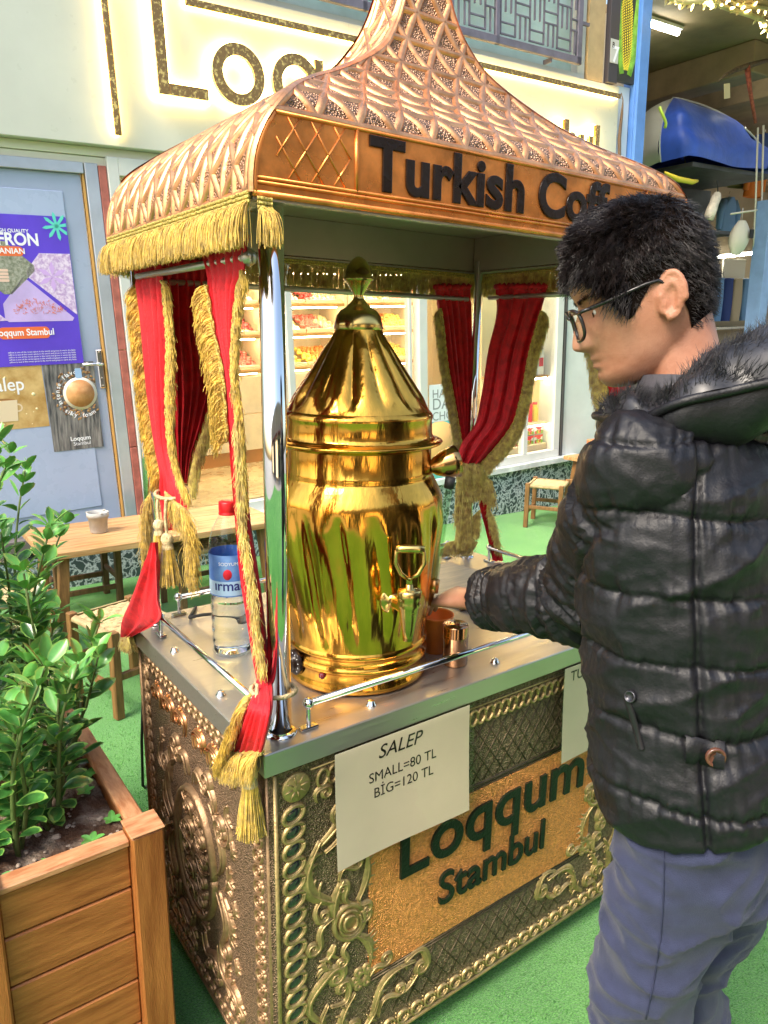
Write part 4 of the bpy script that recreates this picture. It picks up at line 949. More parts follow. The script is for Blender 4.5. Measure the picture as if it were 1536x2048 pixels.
o = bob('wall_panel', [(5.445, 5.60, -.6, 3.48, .02, .08)], mat('pale_blue_panel', (.56, .63, .74), .35), None, .002); tag(o, 'pale blue narrow wall panel between the two shops', 'panel')
mb = MB(); mb.tube([B(5.46, 3.42, .0), B(5.475, 3.36, -.01), B(5.47, 3.25, -.01), B(5.455, 3.05, -.01), B(5.47, 2.9, -.01), B(5.455, 2.6, -.01)], [.004, .005, .012, .016, .014, .004], 7); OB('cable_bundle', mb, mat('brown_cable', (.12, .08, .06), .7), o)
# ================================================================ outdoor shop on the right
def bt(px, py, t):
    d = ray(px, py); k = (t-(CAM-BO)@BV)/(d@BV); P = CAM+d*k-BO; return float(P@BU), float(P@BN)
osh = TH('outdoor_shop', 'open fronted outdoor shop with a blue metal frame and brown ceiling', 'shop', tuple(B(7.5, GT(7.5))))
bob('blue_frame', [(5.61, 5.74, -.8, 5.0, -.06, .10), (5.60, 5.61, -.8, 5.0, -.03, .02)], blue_frame, osh, .004)
s1_, t1_ = bpx(1521, 520, -.05); bob('blue_frame', [(s1_, s1_+.16, -.9, t1_+.62, -.10, .06)], mat('faded_blue_metal', (.20, .32, .56), .4, var=.1), osh, .004)
CT_ = 4.20; OD = 5.5
ceil_m = mat('brown_ceiling', (.26, .19, .11), .75, var=.25, vscale=2)
bob('shop_ceiling', [(5.76, 22.0, CT_, CT_+.1, -1.7, OD)], ceil_m, osh, 0)
bob('ceiling_beam', [(7.55, 7.9, CT_-.30, CT_-.002, .03, OD)], ceil_m, osh, .01); bob('ceiling_beam', [(8.6, 8.9, CT_-.30, CT_-.002, .03, OD)], ceil_m, osh, .01); bob('ceiling_beam', [(6.9, 22, CT_-.22, CT_-.003, 3.2, 3.5)], ceil_m, osh, .01)
bob('inner_wall', [(5.70, 5.76, -1.6, CT_, .11, OD), (5.76, 22.0, -1.6, CT_, OD, OD+.1), (22.0, 22.1, -1.6, CT_, .1, OD)], mat('tan_wall', (.46, .38, .26), .7, var=.1, vscale=1), osh, 0)
bob('shop_floor', [(5.76, 22.0, -.75, -.60, .10, OD)], mat('grey_shop_floor', (.34, .33, .31), .5, var=.15), osh, 0)
bob('wall_shelf', [(9.2, 18.9, t_, t_+.04, 4.9, 5.45) for t_ in (.6, 1.1, 1.6, 2.1)], mat('pale_shelf', (.62, .60, .54), .5), osh)
def tubelamp(a, b, label, t=CT_-.02, wid=.10):
    (s0, w0), (s1, w1) = a, b; P0 = B(s0, t, w0); P1 = B(s1, t, w1)
    o = OB('tube_lamp', MB().seg(P0, P1, wid, .03, BV, .004), white_pvc); tag(o, label, 'tube lamp', 'fluorescent tube lamps in the outdoor shop'); d = nrm(P1-P0)
    OB('tube', MB().tube([P0+d*.02-BV*.035, P1-d*.02-BV*.035], .022, 10), tube_white, o)
tubelamp(bt(1290, 44, CT_-.05), bt(1358, 66, CT_-.05), 'fluorescent tube nearest the blue frame on the brown ceiling', CT_-.02)
tubelamp(bt(1442, 211, CT_-.05), bt(1500, 186, CT_-.05), 'fluorescent tube above the blue tent on the brown ceiling', CT_-.02)
tubelamp(bt(1500, 108, CT_-.05), bt(1545, 122, CT_-.05), 'fluorescent tube behind the hanging ice axe', CT_-.02)
(sa, ta), (sb_, tb_) = bpx(1424, 512, 4.6), bpx(1508, 501, 4.6)
o = OB('tube_lamp', MB().seg(B(sa, ta, 4.6), B(sb_+.6, tb_+.02, 4.6), .1, .04, BV, .004), white_pvc); tag(o, 'fluorescent tube low above the clothes shelf behind the white cap', 'tube lamp', 'fluorescent tube lamps in the outdoor shop')
OB('tube', MB().tube([B(sa, ta-.03, 4.55), B(sb_+.6, tb_-.01, 4.55)], .028, 10), tube_white, o)
# tent on a dark rack
TWD = .75
tc_s, tc_t = bpx(1378, 345, TWD); tw = bpx(1510, 350, TWD)[0]-bpx(1268, 335, TWD)[0]; th_ = bpx(1345, 196, TWD)[1]-tc_t
tent = TH('dome_tent', 'blue and grey dome tent displayed on a dark rack in the outdoor shop', 'tent', tuple(B(tc_s, tc_t, TWD)))
blue_ny = mat('blue_nylon', (.035, .10, .56), .42, var=.15, vscale=5, bump=1.6, bscale=9, sheen=.3); grey_ny = mat('grey_nylon', (.52, .52, .50), .5, bump=.6, bscale=18); lime = mat('lime_cord', (.55, .78, .08), .5)
def tent_panel(a0, a1, mi, mb):
    rows = []
    for i in range(15):
        v = i/14; rr = math.cos(v*math.pi/2)**1.45; zz_ = math.sin(v*math.pi/2)
        row = []
        for j in range(15):
            q = j/14; a = a0+(a1-a0)*q; bul = 1/max(abs(math.cos(a)), abs(math.sin(a)))*.80+.06-.05*math.sin(q*math.pi)*(1-v)
            cz_ = .045*noise.noise(Vector((a*2.2, v*4.5, 3)))+.025*noise.noise(Vector((a*7, v*5, 9))); rr *= 1+cz_*.9; row.append(B(tc_s+tw*.50*rr*bul*math.cos(a)*.80-.17*tw*v, tc_t+th_*zz_+.020*math.sin(7*q+5*v)*(1-v), TWD+tw*.27*rr*bul*math.sin(a)))
        rows.append(row)
    mb.grid(rows, mi)
mb = MB(); tent_panel(R(200), R(312), 0, mb); tent_panel(R(-48), R(45), 0, mb); tent_panel(R(45), R(110), 0, mb); OB('flysheet', mb, blue_ny, tent)
mb = MB(); tent_panel(R(110), R(200), 0, mb); OB('door_panel', mb, grey_ny, tent)
mb = MB()
for a in (200, 312, 45):
    P = []
    for v in np.linspace(0, 1, 14):
        rr = math.cos(v*math.pi/2)**1.45; a_ = R(a); bul = 1/max(abs(math.cos(a_)), abs(math.sin(a_)))*.80+.065; P.append(B(tc_s+tw*.50*rr*bul*math.cos(a_)*.80-.17*tw*v, tc_t+th_*math.sin(v*math.pi/2)+.004, TWD+tw*.27*rr*bul*math.sin(a_)))
    mb.tube(P, .010, 6)
OB('tent_pole', mb, grey_ny, tent)
mb = MB()
for px_, py_ in ((1330, 240), (1440, 265)):
    s_, t_ = bpx(px_, py_, TWD-.40); mb.tube([B(s_-.05, t_+.12, TWD-.36), B(s_, t_, TWD-.40), B(s_+.02, t_-.03, TWD-.40), B(s_+.01, t_-.07, TWD-.40)], .016, 6)
OB('guy_line', mb, lime, tent)
rk = TH('display_rack', 'dark wire mesh display rack carrying the blue tent', 'rack', tuple(B(tc_s, -.6, TWD+.1)))
darkm = mat('dark_mesh', (.055, .055, .06), .6, var=.4, vscale=3, bump=.8, bscale=160)
bob('rack_shelf', [(tc_s-.62, tc_s+.95, tc_t-.06, tc_t-.015, TWD-.45, TWD+.55)], darkm, rk); bob('mesh_panel', [(tc_s-.55, tc_s+1.1, tc_t-.58, tc_t-.065, TWD+.4, TWD+.42)], darkm, rk); bob('rack_shelf', [(tc_s-.6, tc_s+1.1, tc_t-.63, tc_t-.59, TWD+.0, TWD+.6)], darkm, rk)
for s_ in (tc_s-.58, tc_s+1.05): bob('upright', [(s_-.02, s_+.02, -.6, tc_t-.066, TWD+.45, TWD+.5)], darkm, rk)
o = OB('yellow_strap', MB().tube([B(*bpx(1330, 345, .2), .2), B(*bpx(1355, 358, .2), .2), B(*bpx(1385, 364, .2), .2), B(*bpx(1395, 362, .2), .2)], [.012, .028, .026, .014], 8), mat('yellow_webbing', (.75, .60, .05), .6)); tag(o, 'yellow strap drooping below the blue tent', 'strap')
# garments hanging behind the tent
def garment(px_, py_, w_, sc, m_, label, lean=0):
    s_, t_ = bpx(px_, py_, w_); mb = MB(); rows = []
    for i in range(12):
        v = i/11; half = (.05+.20*min(1, v*4)**.6)*(1-.12*math.sin(v*3.1)); row = []
        for j in range(16):
            a = j*2*math.pi/16; f = 1+.10*math.sin(5*a+v*3+px_); row.append(B(s_+sc*(half*f*math.cos(a)+lean*v), t_-sc*.62*v, w_+sc*.09*f*math.sin(a)))
        rows.append(row)
    mb.grid(rows, closed=True)
    for sg in (-1, 1): mb.tube([B(s_+sc*sg*.16, t_-sc*.06, w_), B(s_+sc*sg*.26, t_-sc*.25, w_-.03), B(s_+sc*(sg*.27+lean*.5), t_-sc*.52, w_-.02)], [sc*.07, sc*.062, sc*.045], 10)
    o = OB('hanging_jacket', mb, m_); tag(o, label, 'jacket', 'jackets hanging in the outdoor shop'); OB('hook', MB().tube([B(s_, t_, w_), B(s_, t_+.08, w_), B(s_+.02, t_+.11, w_)], .006, 6), chrome, o)
redc = mat('red_cloth', (.55, .03, .03), .7, bump=.6, bscale=20); yelc = mat('yellow_cloth', (.68, .52, .05), .7, bump=.6, bscale=20); navc = mat('navy_cloth', (.03, .06, .22), .75, bump=.6, bscale=20); blkc = mat('black_cloth', (.02, .02, .022), .8); bluc = mat('light_blue_cloth', (.16, .32, .58), .75, bump=.6, bscale=20); tanc = mat('tan_cloth', (.48, .40, .27), .8, bump=.6, bscale=20); grnc = mat('bright_green_cloth', (.25, .52, .08), .75)
garment(1468, 262, 2.0, .95, redc, 'red jacket hanging behind the blue tent'); garment(1500, 272, 1.7, .8, yelc, 'yellow jacket hanging right of the red jacket'); garment(1530, 268, 1.5, .9, navc, 'navy jacket hanging beside the yellow jacket'); garment(1440, 255, 2.6, .9, tanc, 'tan jacket hanging deepest behind the tent')
olivec = mat('olive_cloth', (.14, .15, .05), .8, bump=.6, bscale=20); orac = mat('orange_cloth', (.70, .20, .03), .7, bump=.6, bscale=20)
garment(1478, 300, 3.4, 1.0, olivec, 'olive jacket hanging deep in the shop behind the red one'); garment(1512, 320, 3.2, 1.0, orac, 'orange jacket hanging deep in the shop near the ropes'); garment(1490, 268, 1.3, .7, blkc, 'black jacket hanging between the red and yellow jackets'); garment(1458, 395, 3.8, 1.1, bluc, 'light blue jacket hanging below the tent rack')
# folded clothes on the low back shelf
for k, (px_, m_, nm) in enumerate(((1433, bluc, 'light blue'), (1452, navc, 'navy'), (1470, tanc, 'tan'), (1492, bluc, 'pale blue'), (1512, grnc, 'bright green'))):
    s_, t_ = bpx(px_, 600, 4.4); mb = MB(); rows = []
    for i in range(8):
        v = i/7; rows.append([B(s_+.20*(1+.12*math.sin(3*a+k))*math.cos(a)*(.75+.25*math.sin(v*3.1)), t_+.42-.85*v, 4.4+.10*math.sin(a)) for a in np.linspace(0, 6.283, 18)[:-1]])
    mb.grid(rows, closed=True); o = OB('hanging_trousers', mb, m_); tag(o, '%s garment hanging low on the back rail' % nm, 'garment', 'garments on the back rail'); OB('waistband', MB().tube([B(s_+.16*math.cos(a), t_+.42, 4.4+.08*math.sin(a)) for a in np.linspace(0, 6.283, 16)], .02, 6), m_, o)
s_, t_ = bpx(1468, 548, 4.5); o = bob('pale_panel', [(s_-.42, s_+.42, t_-.30, t_+.30, 4.5, 4.53)], mat('pale_board', (.70, .66, .54), .5), None); tag(o, 'pale board standing below the low tube lamp at the back', 'board'); bob('board_rail', [(s_-.42, s_+.42, t_-.33, t_-.31, 4.47, 4.53)], chrome, o)
# things hanging at the shop front
s_, t_ = bpx(1427, 410, .1); o = OB('pocket_torch', MB().lathe([(.001, -.17), (.05, -.16), (.055, -.05), (.048, .02), (.052, .09), (.03, .14), (.001, .15)], 16, B(s_, t_, .1), (nrm(BU*.8+BN*.6), nrm(np.cross(nrm(BU*.45+BV*.9), nrm(BU*.8+BN*.6))), nrm(BU*.45+BV*.9))), mat('pale_torch', (.62, .55, .45), .35, var=.3, vscale=9)); tag(o, 'pale torch hanging on a cord under the rack', 'torch'); OB('hang_cord', MB().tube([B(s_+.06, t_+.13, .1), B(s_+.03, t_+.24, .1)], .006, 5), blkc, o)
s_, t_ = bpx(1478, 478, .1); mb = MB(); rows = []
for i in range(10):
    v = i/9; hw = .145*math.sin(.35+v*2.35)**.8; rows.append([B(s_+hw*math.cos(a)-.06*v+.03, t_+.19-.36*v, .1+.09*math.sin(a)*math.sin(.3+v*2.6)) for a in np.linspace(0, 6.283, 20)[:-1]])
mb.grid(rows, closed=True); o = OB('white_cap', mb, mat('offwhite_cotton', (.64, .60, .50), .8, bump=.5, bscale=40)); tag(o, 'off white cap with a dark tag hanging beside the blue post', 'cap'); bob('dark_tag', [(s_+.01, s_+.08, t_+.0, t_+.09, -.02, -.005)], blkc, o); OB('hang_cord', MB().tube([B(s_+.02, t_+.19, .1), B(s_+.02, t_+.32, .1)], .005, 5), white_pvc, o)
o = OB('ice_axe', MB().tube([B(*bpx(1436, 163, -.1), -.1), B(*bpx(1452, 150, -.1), -.1), B(*bpx(1475, 138, -.1), -.1), B(*bpx(1500, 130, -.1), -.1), B(*bpx(1545, 118, -.1), -.1)], [.008, .018, .024, .026, .016], 8), mat('dark_bark', (.09, .06, .04), .8, var=.5, vscale=30, bump=1.2, bscale=50)); tag(o, 'gnarled dark ice axe hanging from the ceiling with a paper tag', 'axe')
OB('axe_shaft', MB().tube([B(*bpx(1494, 132, -.1), -.1), B(*bpx(1500, 180, -.1), -.1), B(*bpx(1511, 246, -.1), -.1)], [.028, .02, .016], 8), mat('red_cord_grip', (.30, .07, .05), .7, var=.5, vscale=40), o); s_, t_ = bpx(1454, 182, -.1); OB('paper_tag', MB().box(B(s_, t_, -.1), (.10, .004, .13), (nrm(BU+BV*.2), BN, nrm(BV-BU*.2))), mat('manila', (.62, .52, .36), .8), o)
for k, (p0, p1, m_, lb) in enumerate((((1516, 255), (1504, 560), 'offwhite_cotton', 'pale rope hanging nearest the white cap'), ((1527, 250), (1518, 565), 'offwhite_cotton', 'pale rope hanging nearest the blue post'), ((1462, 428), (1540, 416), 'offwhite_cotton', 'thin pale rod above the white cap'))):
    o = OB('rope', MB().tube([B(*bpx(*p0, .05), .05), B(*bpx((p0[0]+p1[0])/2+1, (p0[1]+p1[1])/2, .05), .05), B(*bpx(*p1, .05), .05)], .010, 6), MATS[m_]); tag(o, lb, 'rope')
# string of warm lights across the top right
gl = TH('light_garland', 'garland of warm string lights hung across the shop front above the tubes', 'string lights', tuple(B(*bpx(1430, 20, -.4), -.4)))
mb = MB(); lm = MB(); rg = random.Random(4)
for row, (p0, p1) in enumerate((((1330, -22), (1560, 52)), ((1365, -25), (1560, 20)))):
    P = [B(*bpx(p0[0]+(p1[0]-p0[0])*q, p0[1]+(p1[1]-p0[1])*q+10*math.sin(q*9+row), -.4), -.4+.05*math.sin(q*14)) for q in np.linspace(0, 1, 30)]; mb.tube(P, .022, 6)
    for i in range(95):
        q = rg.random()*29; k = int(q); p = P[k]+(P[min(29, k+1)]-P[k])*(q-k); dr_ = nrm([rg.gauss(0, 1), rg.gauss(0, 1), rg.gauss(-.4, 1)]); l = .03+.05*rg.random(); (lm if i % 3 == 0 else mb).tube([p, p+dr_*l*.6, p+dr_*l], [.004, .011, .002], 5)
OB('wire', mb, mat('straw_garland', (.58, .50, .28), .7, var=.3), gl); OB('lamp', lm, mat('garland_lamp', (1, .8, .4), .5, emit=(1.0, .78, .32), estr=5.0), gl, kind='stuff')
# ================================================================ street furniture
table_wood = mat('pine_table', (.34, .17, .06), .5, var=.35, vscale=3.5, stretch=(1.2, 14, 14), col2=(.58, .36, .17)); dark_wood = mat('walnut_stain', (.12, .065, .03), .5, var=.4, vscale=6, stretch=(10, 10, 1.5)); mid_wood = mat('oak_stain', (.20, .10, .035), .5, var=.35, vscale=6, stretch=(10, 10, 1.5)); rush = mat('woven_rush', (.48, .36, .19), .7, var=.2, vscale=30, bump=.6, bscale=80)
def make_table(name, label, c, sx, sy, h, rz=0):
    t = TH(name, label, 'table', (c[0], c[1], 0)); t.rotation_euler = (0, 0, rz); mb = MB(); n = 5
    for k in range(n): mb.box((0, -sy/2+sy*(k+.5)/n, h-.0175), (sx, sy/n-.002, .035), bev=.003)
    OB('tabletop', mb, table_wood, t, local=True)
    for x in (-1, 1):
        for y in (-1, 1): OB('leg', MB().seg((x*(sx/2-.06), y*(sy/2-.05), 0), (x*(sx/2-.10), y*(sy/2-.08), h-.036), .05, .05, (0, 1, 0), .003), mid_wood, t, local=True)
    OB('apron', MB().box((0, 0, h-.075), (sx-.25, .03, .07), bev=.002), mid_wood, t, local=True); return t
make_table('low_table', 'low pine plank table with a grey ash pot in front of the blue door', (.84, 3.0), 1.30, .59, .50)
def make_stool(label, leg_m):
    t = TH('woven_stool', label, 'stool', (0, 0, 0), 'low stools with woven seats'); w, d, h = .33, .28, .375
    for x in (-1, 1):
        for y in (-1, 1): OB('leg', MB().box((x*w/2, y*d/2, h/2+.004), (.036, .036, h+.008), bev=.003), leg_m, t, local=True)
    for y in (-1, 1): OB('stretcher', MB().seg((-w/2, y*d/2, .13), (w/2, y*d/2, .13), .02, .03, (0, 0, 1), .003), leg_m, t, local=True)
    for x in (-1, 1): OB('stretcher', MB().seg((x*w/2, -d/2, .18), (x*w/2, d/2, .18), .02, .03, (0, 0, 1), .003), leg_m, t, local=True)
    mb = MB(); nx, ny = 11, 9
    for i in range(nx):
        for j in range(ny):
            x = -w/2+.018+(w-.036)*(i+.5)/nx; y = -d/2+.018+(d-.036)*(j+.5)/ny; up = .0025 if (i+j) % 2 else 0
            mb.box((x, y, h-.012+up), ((w-.036)/nx-.0008, (d-.036)/ny*(1.25 if up else .9), .010), bev=.003)
    for sg in (-1, 1):
        for i in range(46): x = -w/2+.02+(w-.04)*(i+.5)/46; mb.tube([(x, sg*d/2, h-.03), (x, sg*(d/2+.012), h-.022), (x, sg*(d/2+.010), h-.010), (x, sg*(d/2-.01), h-.003)], .0034, 5)
        for i in range(38): y = -d/2+.02+(d-.04)*(i+.5)/38; mb.tube([(sg*w/2, y, h-.03), (sg*(w/2+.012), y, h-.022), (sg*(w/2+.010), y, h-.010), (sg*(w/2-.01), y, h-.003)], .0034, 5)
    OB('seat', mb, rush, t, local=True); return t
pA = at_plane(152, 1236, 2, .375); pB = at_plane(206, 1262, 2, .375); dv = pB-pA; rzA = math.atan2(dv[1], dv[0]); cen = (pA+pB)/2; perp = V3(-math.sin(rzA), math.cos(rzA), 0)
stA = make_stool('light legged woven stool nearest the cart, in front of the low pine table', mid_wood); stA.location = tuple((cen+perp*.15)*V3(1, 1, 0)); stA.rotation_euler = (0, 0, rzA)
stB = make_stool('dark legged woven stool pushed under the low pine table', dark_wood); stB.location = (.49, 3.29, 0)
copy_tree(stB, (1.06, 2.95, 0), .06, 'dark legged woven stool behind the water bottle, beside the low table')
copy_tree(stA, (-.02, 2.62, 0), .2, 'woven stool mostly hidden behind the shrub leaves')
p_ = at_plane(1066, 980, 2, .375)
copy_tree(stA, (4.27, 3.12, 0), .55, 'woven stool standing alone on the turf right of the curtains'); copy_tree(stA, (4.72, 3.02, 0), .5, 'woven stool half hidden behind the man in the black jacket')
make_table('side_table', 'small pine table with a terracotta block by the right window', (5.05, 3.22), .5, .4, .52)
o = OB('terracotta_block', MB().box((4.93, 3.2, .605), (.13, .05, .17), bev=.006), mat('terracotta', (.55, .22, .10), .7, var=.2)); tag(o, 'upright terracotta block on the small table by the right window', 'block'); OB('notch', MB().box((4.93, 3.17, .66), (.06, .012, .03), bev=.002), dark_wood, o)
# ash pot on the table
p_ = at_plane(198, 1064, 2, .501); mb = MB(); mb.lathe([(0, 0), (.040, 0), (.044, .005), (.052, .085), (.057, .086), (.058, .112), (.053, .113), (.050, .085), (.042, .02), (0, .018)], 28, p_)
o = OB('ash_pot', mb, mat('grey_clay', (.42, .41, .39), .8, var=.12, vscale=20)); tag(o, 'small grey clay ash pot on the low pine table', 'ash pot')
mb = MB()
for a in (.6, 2.7, 4.8): mb.box(p_+V3(.054*math.cos(a), .054*math.sin(a), .113), (.014, .012, .006), ((math.cos(a), math.sin(a), 0), (-math.sin(a), math.cos(a), 0), (0, 0, 1)), .002)
OB('rim_notch', mb, MATS['grey_clay'], o)
# black supply cable on the turf behind the cart
o = OB('power_cable', MB().tube([(.16, 1.16, .52), (.15, 1.20, .25), (.155, 1.24, .06), (.18, 1.30, .008), (.30, 1.38, .007), (.45, 1.25, .007), (.5, .95, .007), (.45, .80, .04)], .005, 6), rubber); tag(o, 'black power cable hanging behind the cart onto the turf', 'cable')
# ---- wooden planter
plank = mat('orange_stained_pine', (.25, .075, .018), .42, var=.38, vscale=4, stretch=(1.6, 16, 16), rvar=.12, bump=.35, bscale=40, col2=(.46, .17, .045)); plank_v = mat('orange_stained_post', (.25, .075, .018), .42, var=.35, vscale=4, stretch=(15, 15, 1.4), rvar=.12, bump=.35, bscale=40, col2=(.42, .155, .04)); rim_w = mat('worn_pine_rim', (.38, .15, .06), .5, var=.3, vscale=6, stretch=(3, 14, 14), col2=(.60, .32, .16)); rim_y = mat('worn_pine_rim_long', (.38, .15, .06), .5, var=.3, vscale=6, stretch=(14, 3, 14), col2=(.60, .32, .16)); plank_y = mat('orange_stained_pine_long', (.25, .075, .018), .42, var=.38, vscale=4, stretch=(16, 1.6, 16), rvar=.1, col2=(.44, .16, .045))
PX0, PX1, PY0, PY1, PZ = -.455, -.104, .228, 1.18, .62
pl = TH('wooden_planter', 'orange stained wooden planter box full of soil in the left foreground', 'planter', ((PX0+PX1)/2, (PY0+PY1)/2, 0))
for x in (PX0+.031, PX1-.031):
    for y in (PY0+.031, PY1-.031):
        o = OB('post', MB().box((x, y, (PZ+.004)/2), (.062, .062, PZ+.004), bev=.004), plank_v, pl); OB('post_cap', MB().box((x, y, PZ+.0065), (.066, .066, .004), bev=.0015), rim_w, o)
zb = [.60, .505, .400, .290, .185, .08, .03]
for z1, z0 in zip(zb[:-1], zb[1:]):
    for y in (PY0+.032, PY1-.032): OB('board', MB().box(((PX0+PX1)/2, y, (z0+z1)/2), (PX1-PX0-.125, .022, z1-z0-.004), bev=.003), plank, pl)
    for x in (PX0+.032, PX1-.032): OB('board', MB().box((x, (PY0+PY1)/2, (z0+z1)/2), (.022, PY1-PY0-.125, z1-z0-.004), bev=.003), plank_y, pl)
for y in (PY0+.032, PY1-.032): OB('rim', MB().box(((PX0+PX1)/2, y, .6085), (PX1-PX0-.125, .040, .015), bev=.003), rim_w, pl)
for x in (PX0+.032, PX1-.032): OB('rim', MB().box((x, (PY0+PY1)/2, .6085), (.036, PY1-PY0-.125, .015), bev=.003), rim_y, pl)
rows = []
for i in range(50):
    rows.append([])
    for j in range(24):
        y = PY0+.045+(PY1-PY0-.09)*i/49; x = PX0+.045+(PX1-PX0-.09)*j/23; rows[-1].append((x, y, .563+.022*wob((x, y, 0), 9)+.012*wob((x, y, 1), 32)))
OB('soil', MB().grid(rows, flip=True), mat('potting_soil', (.075, .035, .018), .95, var=.5, vscale=14, bump=2.5, bscale=90, col2=(.33, .26, .20), vlo=.45, vhi=.7), pl)
mb = MB(); rg = random.Random(12)
for k in range(260):
    x = PX0+.05+(PX1-PX0-.1)*rg.random(); y = PY0+.05+(PY1-PY0-.1)*rg.random(); r = .003+.006*rg.random()**2; mb.box((x, y, .566+.022*wob((x, y, 0), 9)), (r*2, r*1.5, r), ((math.cos(k), math.sin(k), 0), (-math.sin(k), math.cos(k), 0), (0, 0, 1)), r*.4)
OB('soil_crumb', mb, mat('pale_clod', (.36, .29, .23), .95, var=.3, vscale=50), pl, kind='stuff')
# ---- leafy shrubs
leaf_in = mat('leaf_green', (.022, .085, .015), .30, var=.35, vscale=26, coat=.3, sss=0, col2=(.07, .25, .05)); leaf_ed = mat('leaf_margin', (.20, .38, .07), .32, var=.2, vscale=20, coat=.3); leaf_new = mat('young_leaf', (.13, .38, .08), .3, var=.25, vscale=20, coat=.35); stem_m = mat('green_stem', (.10, .15, .04), .6); bark_m = mat('brown_stem', (.13, .10, .05), .8)
def leaf(mb, p, d, up, L, Wd, curl, mi_in, mi_ed):
    d = nrm(d); side = nrm(np.cross(d, up)); up2 = np.cross(side, d); rows = []
    for i, v in enumerate(np.linspace(0, 1, 8)):
        hw = Wd*(.06+1.0*math.sin(math.pi*min(1, v**.85))**.8*(.55+.5*v))*(1 if v < .98 else .25); c = p+d*L*v+up2*(curl*L*v*v); row = []
        for j, q in enumerate((-1, -.78, -.4, 0, .4, .78, 1)): ser = (1+.05*((-1)**i)) if abs(q) == 1 else 1; row.append(c+side*hw*q*ser+up2*(abs(q)**1.3*hw*.32))
        rows.append(row)
    P = np.array(rows); b_ = mb.n; mb.v.append(P.reshape(-1, 3)); mb.n += 56
    for i in range(7):
        for j in range(6): mb.f.append((b_+i*7+j, b_+i*7+j+1, b_+i*7+7+j+1, b_+i*7+7+j)); mb.m.append(mi_ed if j in (0, 5) or i == 6 else mi_in); mb.sm.append(True)
def shrub(x, y, hts, seed):
    t = TH('leafy_shrub', 'evergreen shrub with glossy pale edged leaves growing in the wooden planter', 'shrub', (x, y, .56), 'shrubs in the wooden planter'); rg = random.Random(seed); st = MB(); lv = MB()
    for k, h in enumerate(tuple(hts)+(hts[0]*.62, hts[1]*.85)):
        a0 = rg.random()*6.28; r0 = .03*rg.random(); lean = .05+.10*rg.random(); b0 = V3(x+r0*math.cos(a0), y+r0*math.sin(a0), .555); P = []
        for q in np.linspace(0, 1, 8): P.append(b0+V3(math.cos(a0), math.sin(a0), 0)*lean*h/.5*q**1.5+V3(.012*math.sin(q*5+k), .012*math.cos(q*4+k), h*q))
        st.tube(P, np.linspace(.0055, .0022, 8), 6, mi=0); P = np.array(P); n = int(h/.037); base_a = rg.random()*6
        for i in range(n):
            q = .14+.86*i/(n-1); f = q*7; j = min(6, int(f)); c = P[j]+(P[j+1]-P[j])*(f-j); T = nrm(P[j+1]-P[j]); top_ = i >= n-2
            for w_ in range(2 if not top_ else 5):
                a = base_a+i*1.57+w_*(3.1416 if not top_ else 1.257)+rg.uniform(-.35, .35); el = (.25+.75*q**2+rg.uniform(-.2, .2)) if not top_ else .75+rg.uniform(-.25, .35)
                d = V3(math.cos(a)*math.cos(el), math.sin(a)*math.cos(el), math.sin(el)); L = (.042+.028*rg.random())*(1.0 if not top_ else .85); young = top_ or q > .88
                leaf(lv, c+d*.008, d, nrm(T+V3(rg.uniform(-.3, .3), rg.uniform(-.3, .3), 0)), L, L*.30, rg.uniform(-.32, .12), 2 if young else 0, 1)
    OB('stem', st, [stem_m], t); OB('foliage', lv, [leaf_in, leaf_ed, leaf_new], t)
shrub(-.265, .45, (.26, .34, .28, .22), 1); shrub(-.36, .40, (.30, .36, .40, .28), 2); shrub(-.225, .60, (.48, .36, .42, .30), 3); shrub(-.36, .62, (.50, .66, .44, .38), 4); shrub(-.24, .82, (.50, .44, .56, .36), 5); shrub(-.37, .86, (.62, .88, .54, .74), 6); shrub(-.24, 1.04, (.56, .62, .46, .50), 7); shrub(-.38, 1.07, (.80, .92, .70, .85), 8)
for k, (x, y) in enumerate(((-.165, .37), (-.185, .50), (-.16, .56), (-.30, .30), (-.385, .31), (-.17, .30), (-.215, .33))):
    mb = MB(); rg = random.Random(k+40)
    for q in range(5): a = q*1.3+k; leaf(mb, V3(x, y, .578), V3(math.cos(a), math.sin(a), .5), EZ, .018+.01*rg.random(), .008, -.1, 0, 0)
    o = OB('weed_seedling', mb, leaf_new); tag(o, 'tiny green weed seedling sprouting from the planter soil', 'weed', 'weed seedlings in the planter soil')
# opposite side of the street (what the chrome and brass reflect)
op = TH('opposite_building', 'plain opposite building with dark awnings across the street', 'building', (0, -7.5, 0))
mb = MB(); mb.box((0, -8.0, 2.4), (26, 1.0, 4.8)); OB('facade', mb, mat('tan_facade', (.30, .24, .18), .8, var=.2, vscale=.6), op)
for k in range(8):
    x = -11.5+k*3.3; OB('shop_window', MB().box((x, -7.48, 1.35), (2.4, .06, 2.3), bev=.01), mat('lit_window', (.8, .6, .35), .3, emit=(1.0, .72, .40), estr=.8) if k % 2 else mat('dark_window', (.03, .035, .05), .1), op); OB('awning', MB().box((x, -7.0, 2.75), (2.8, .9, .12), bev=.02), mat('maroon_awning', (.12, .03, .03), .8), op)
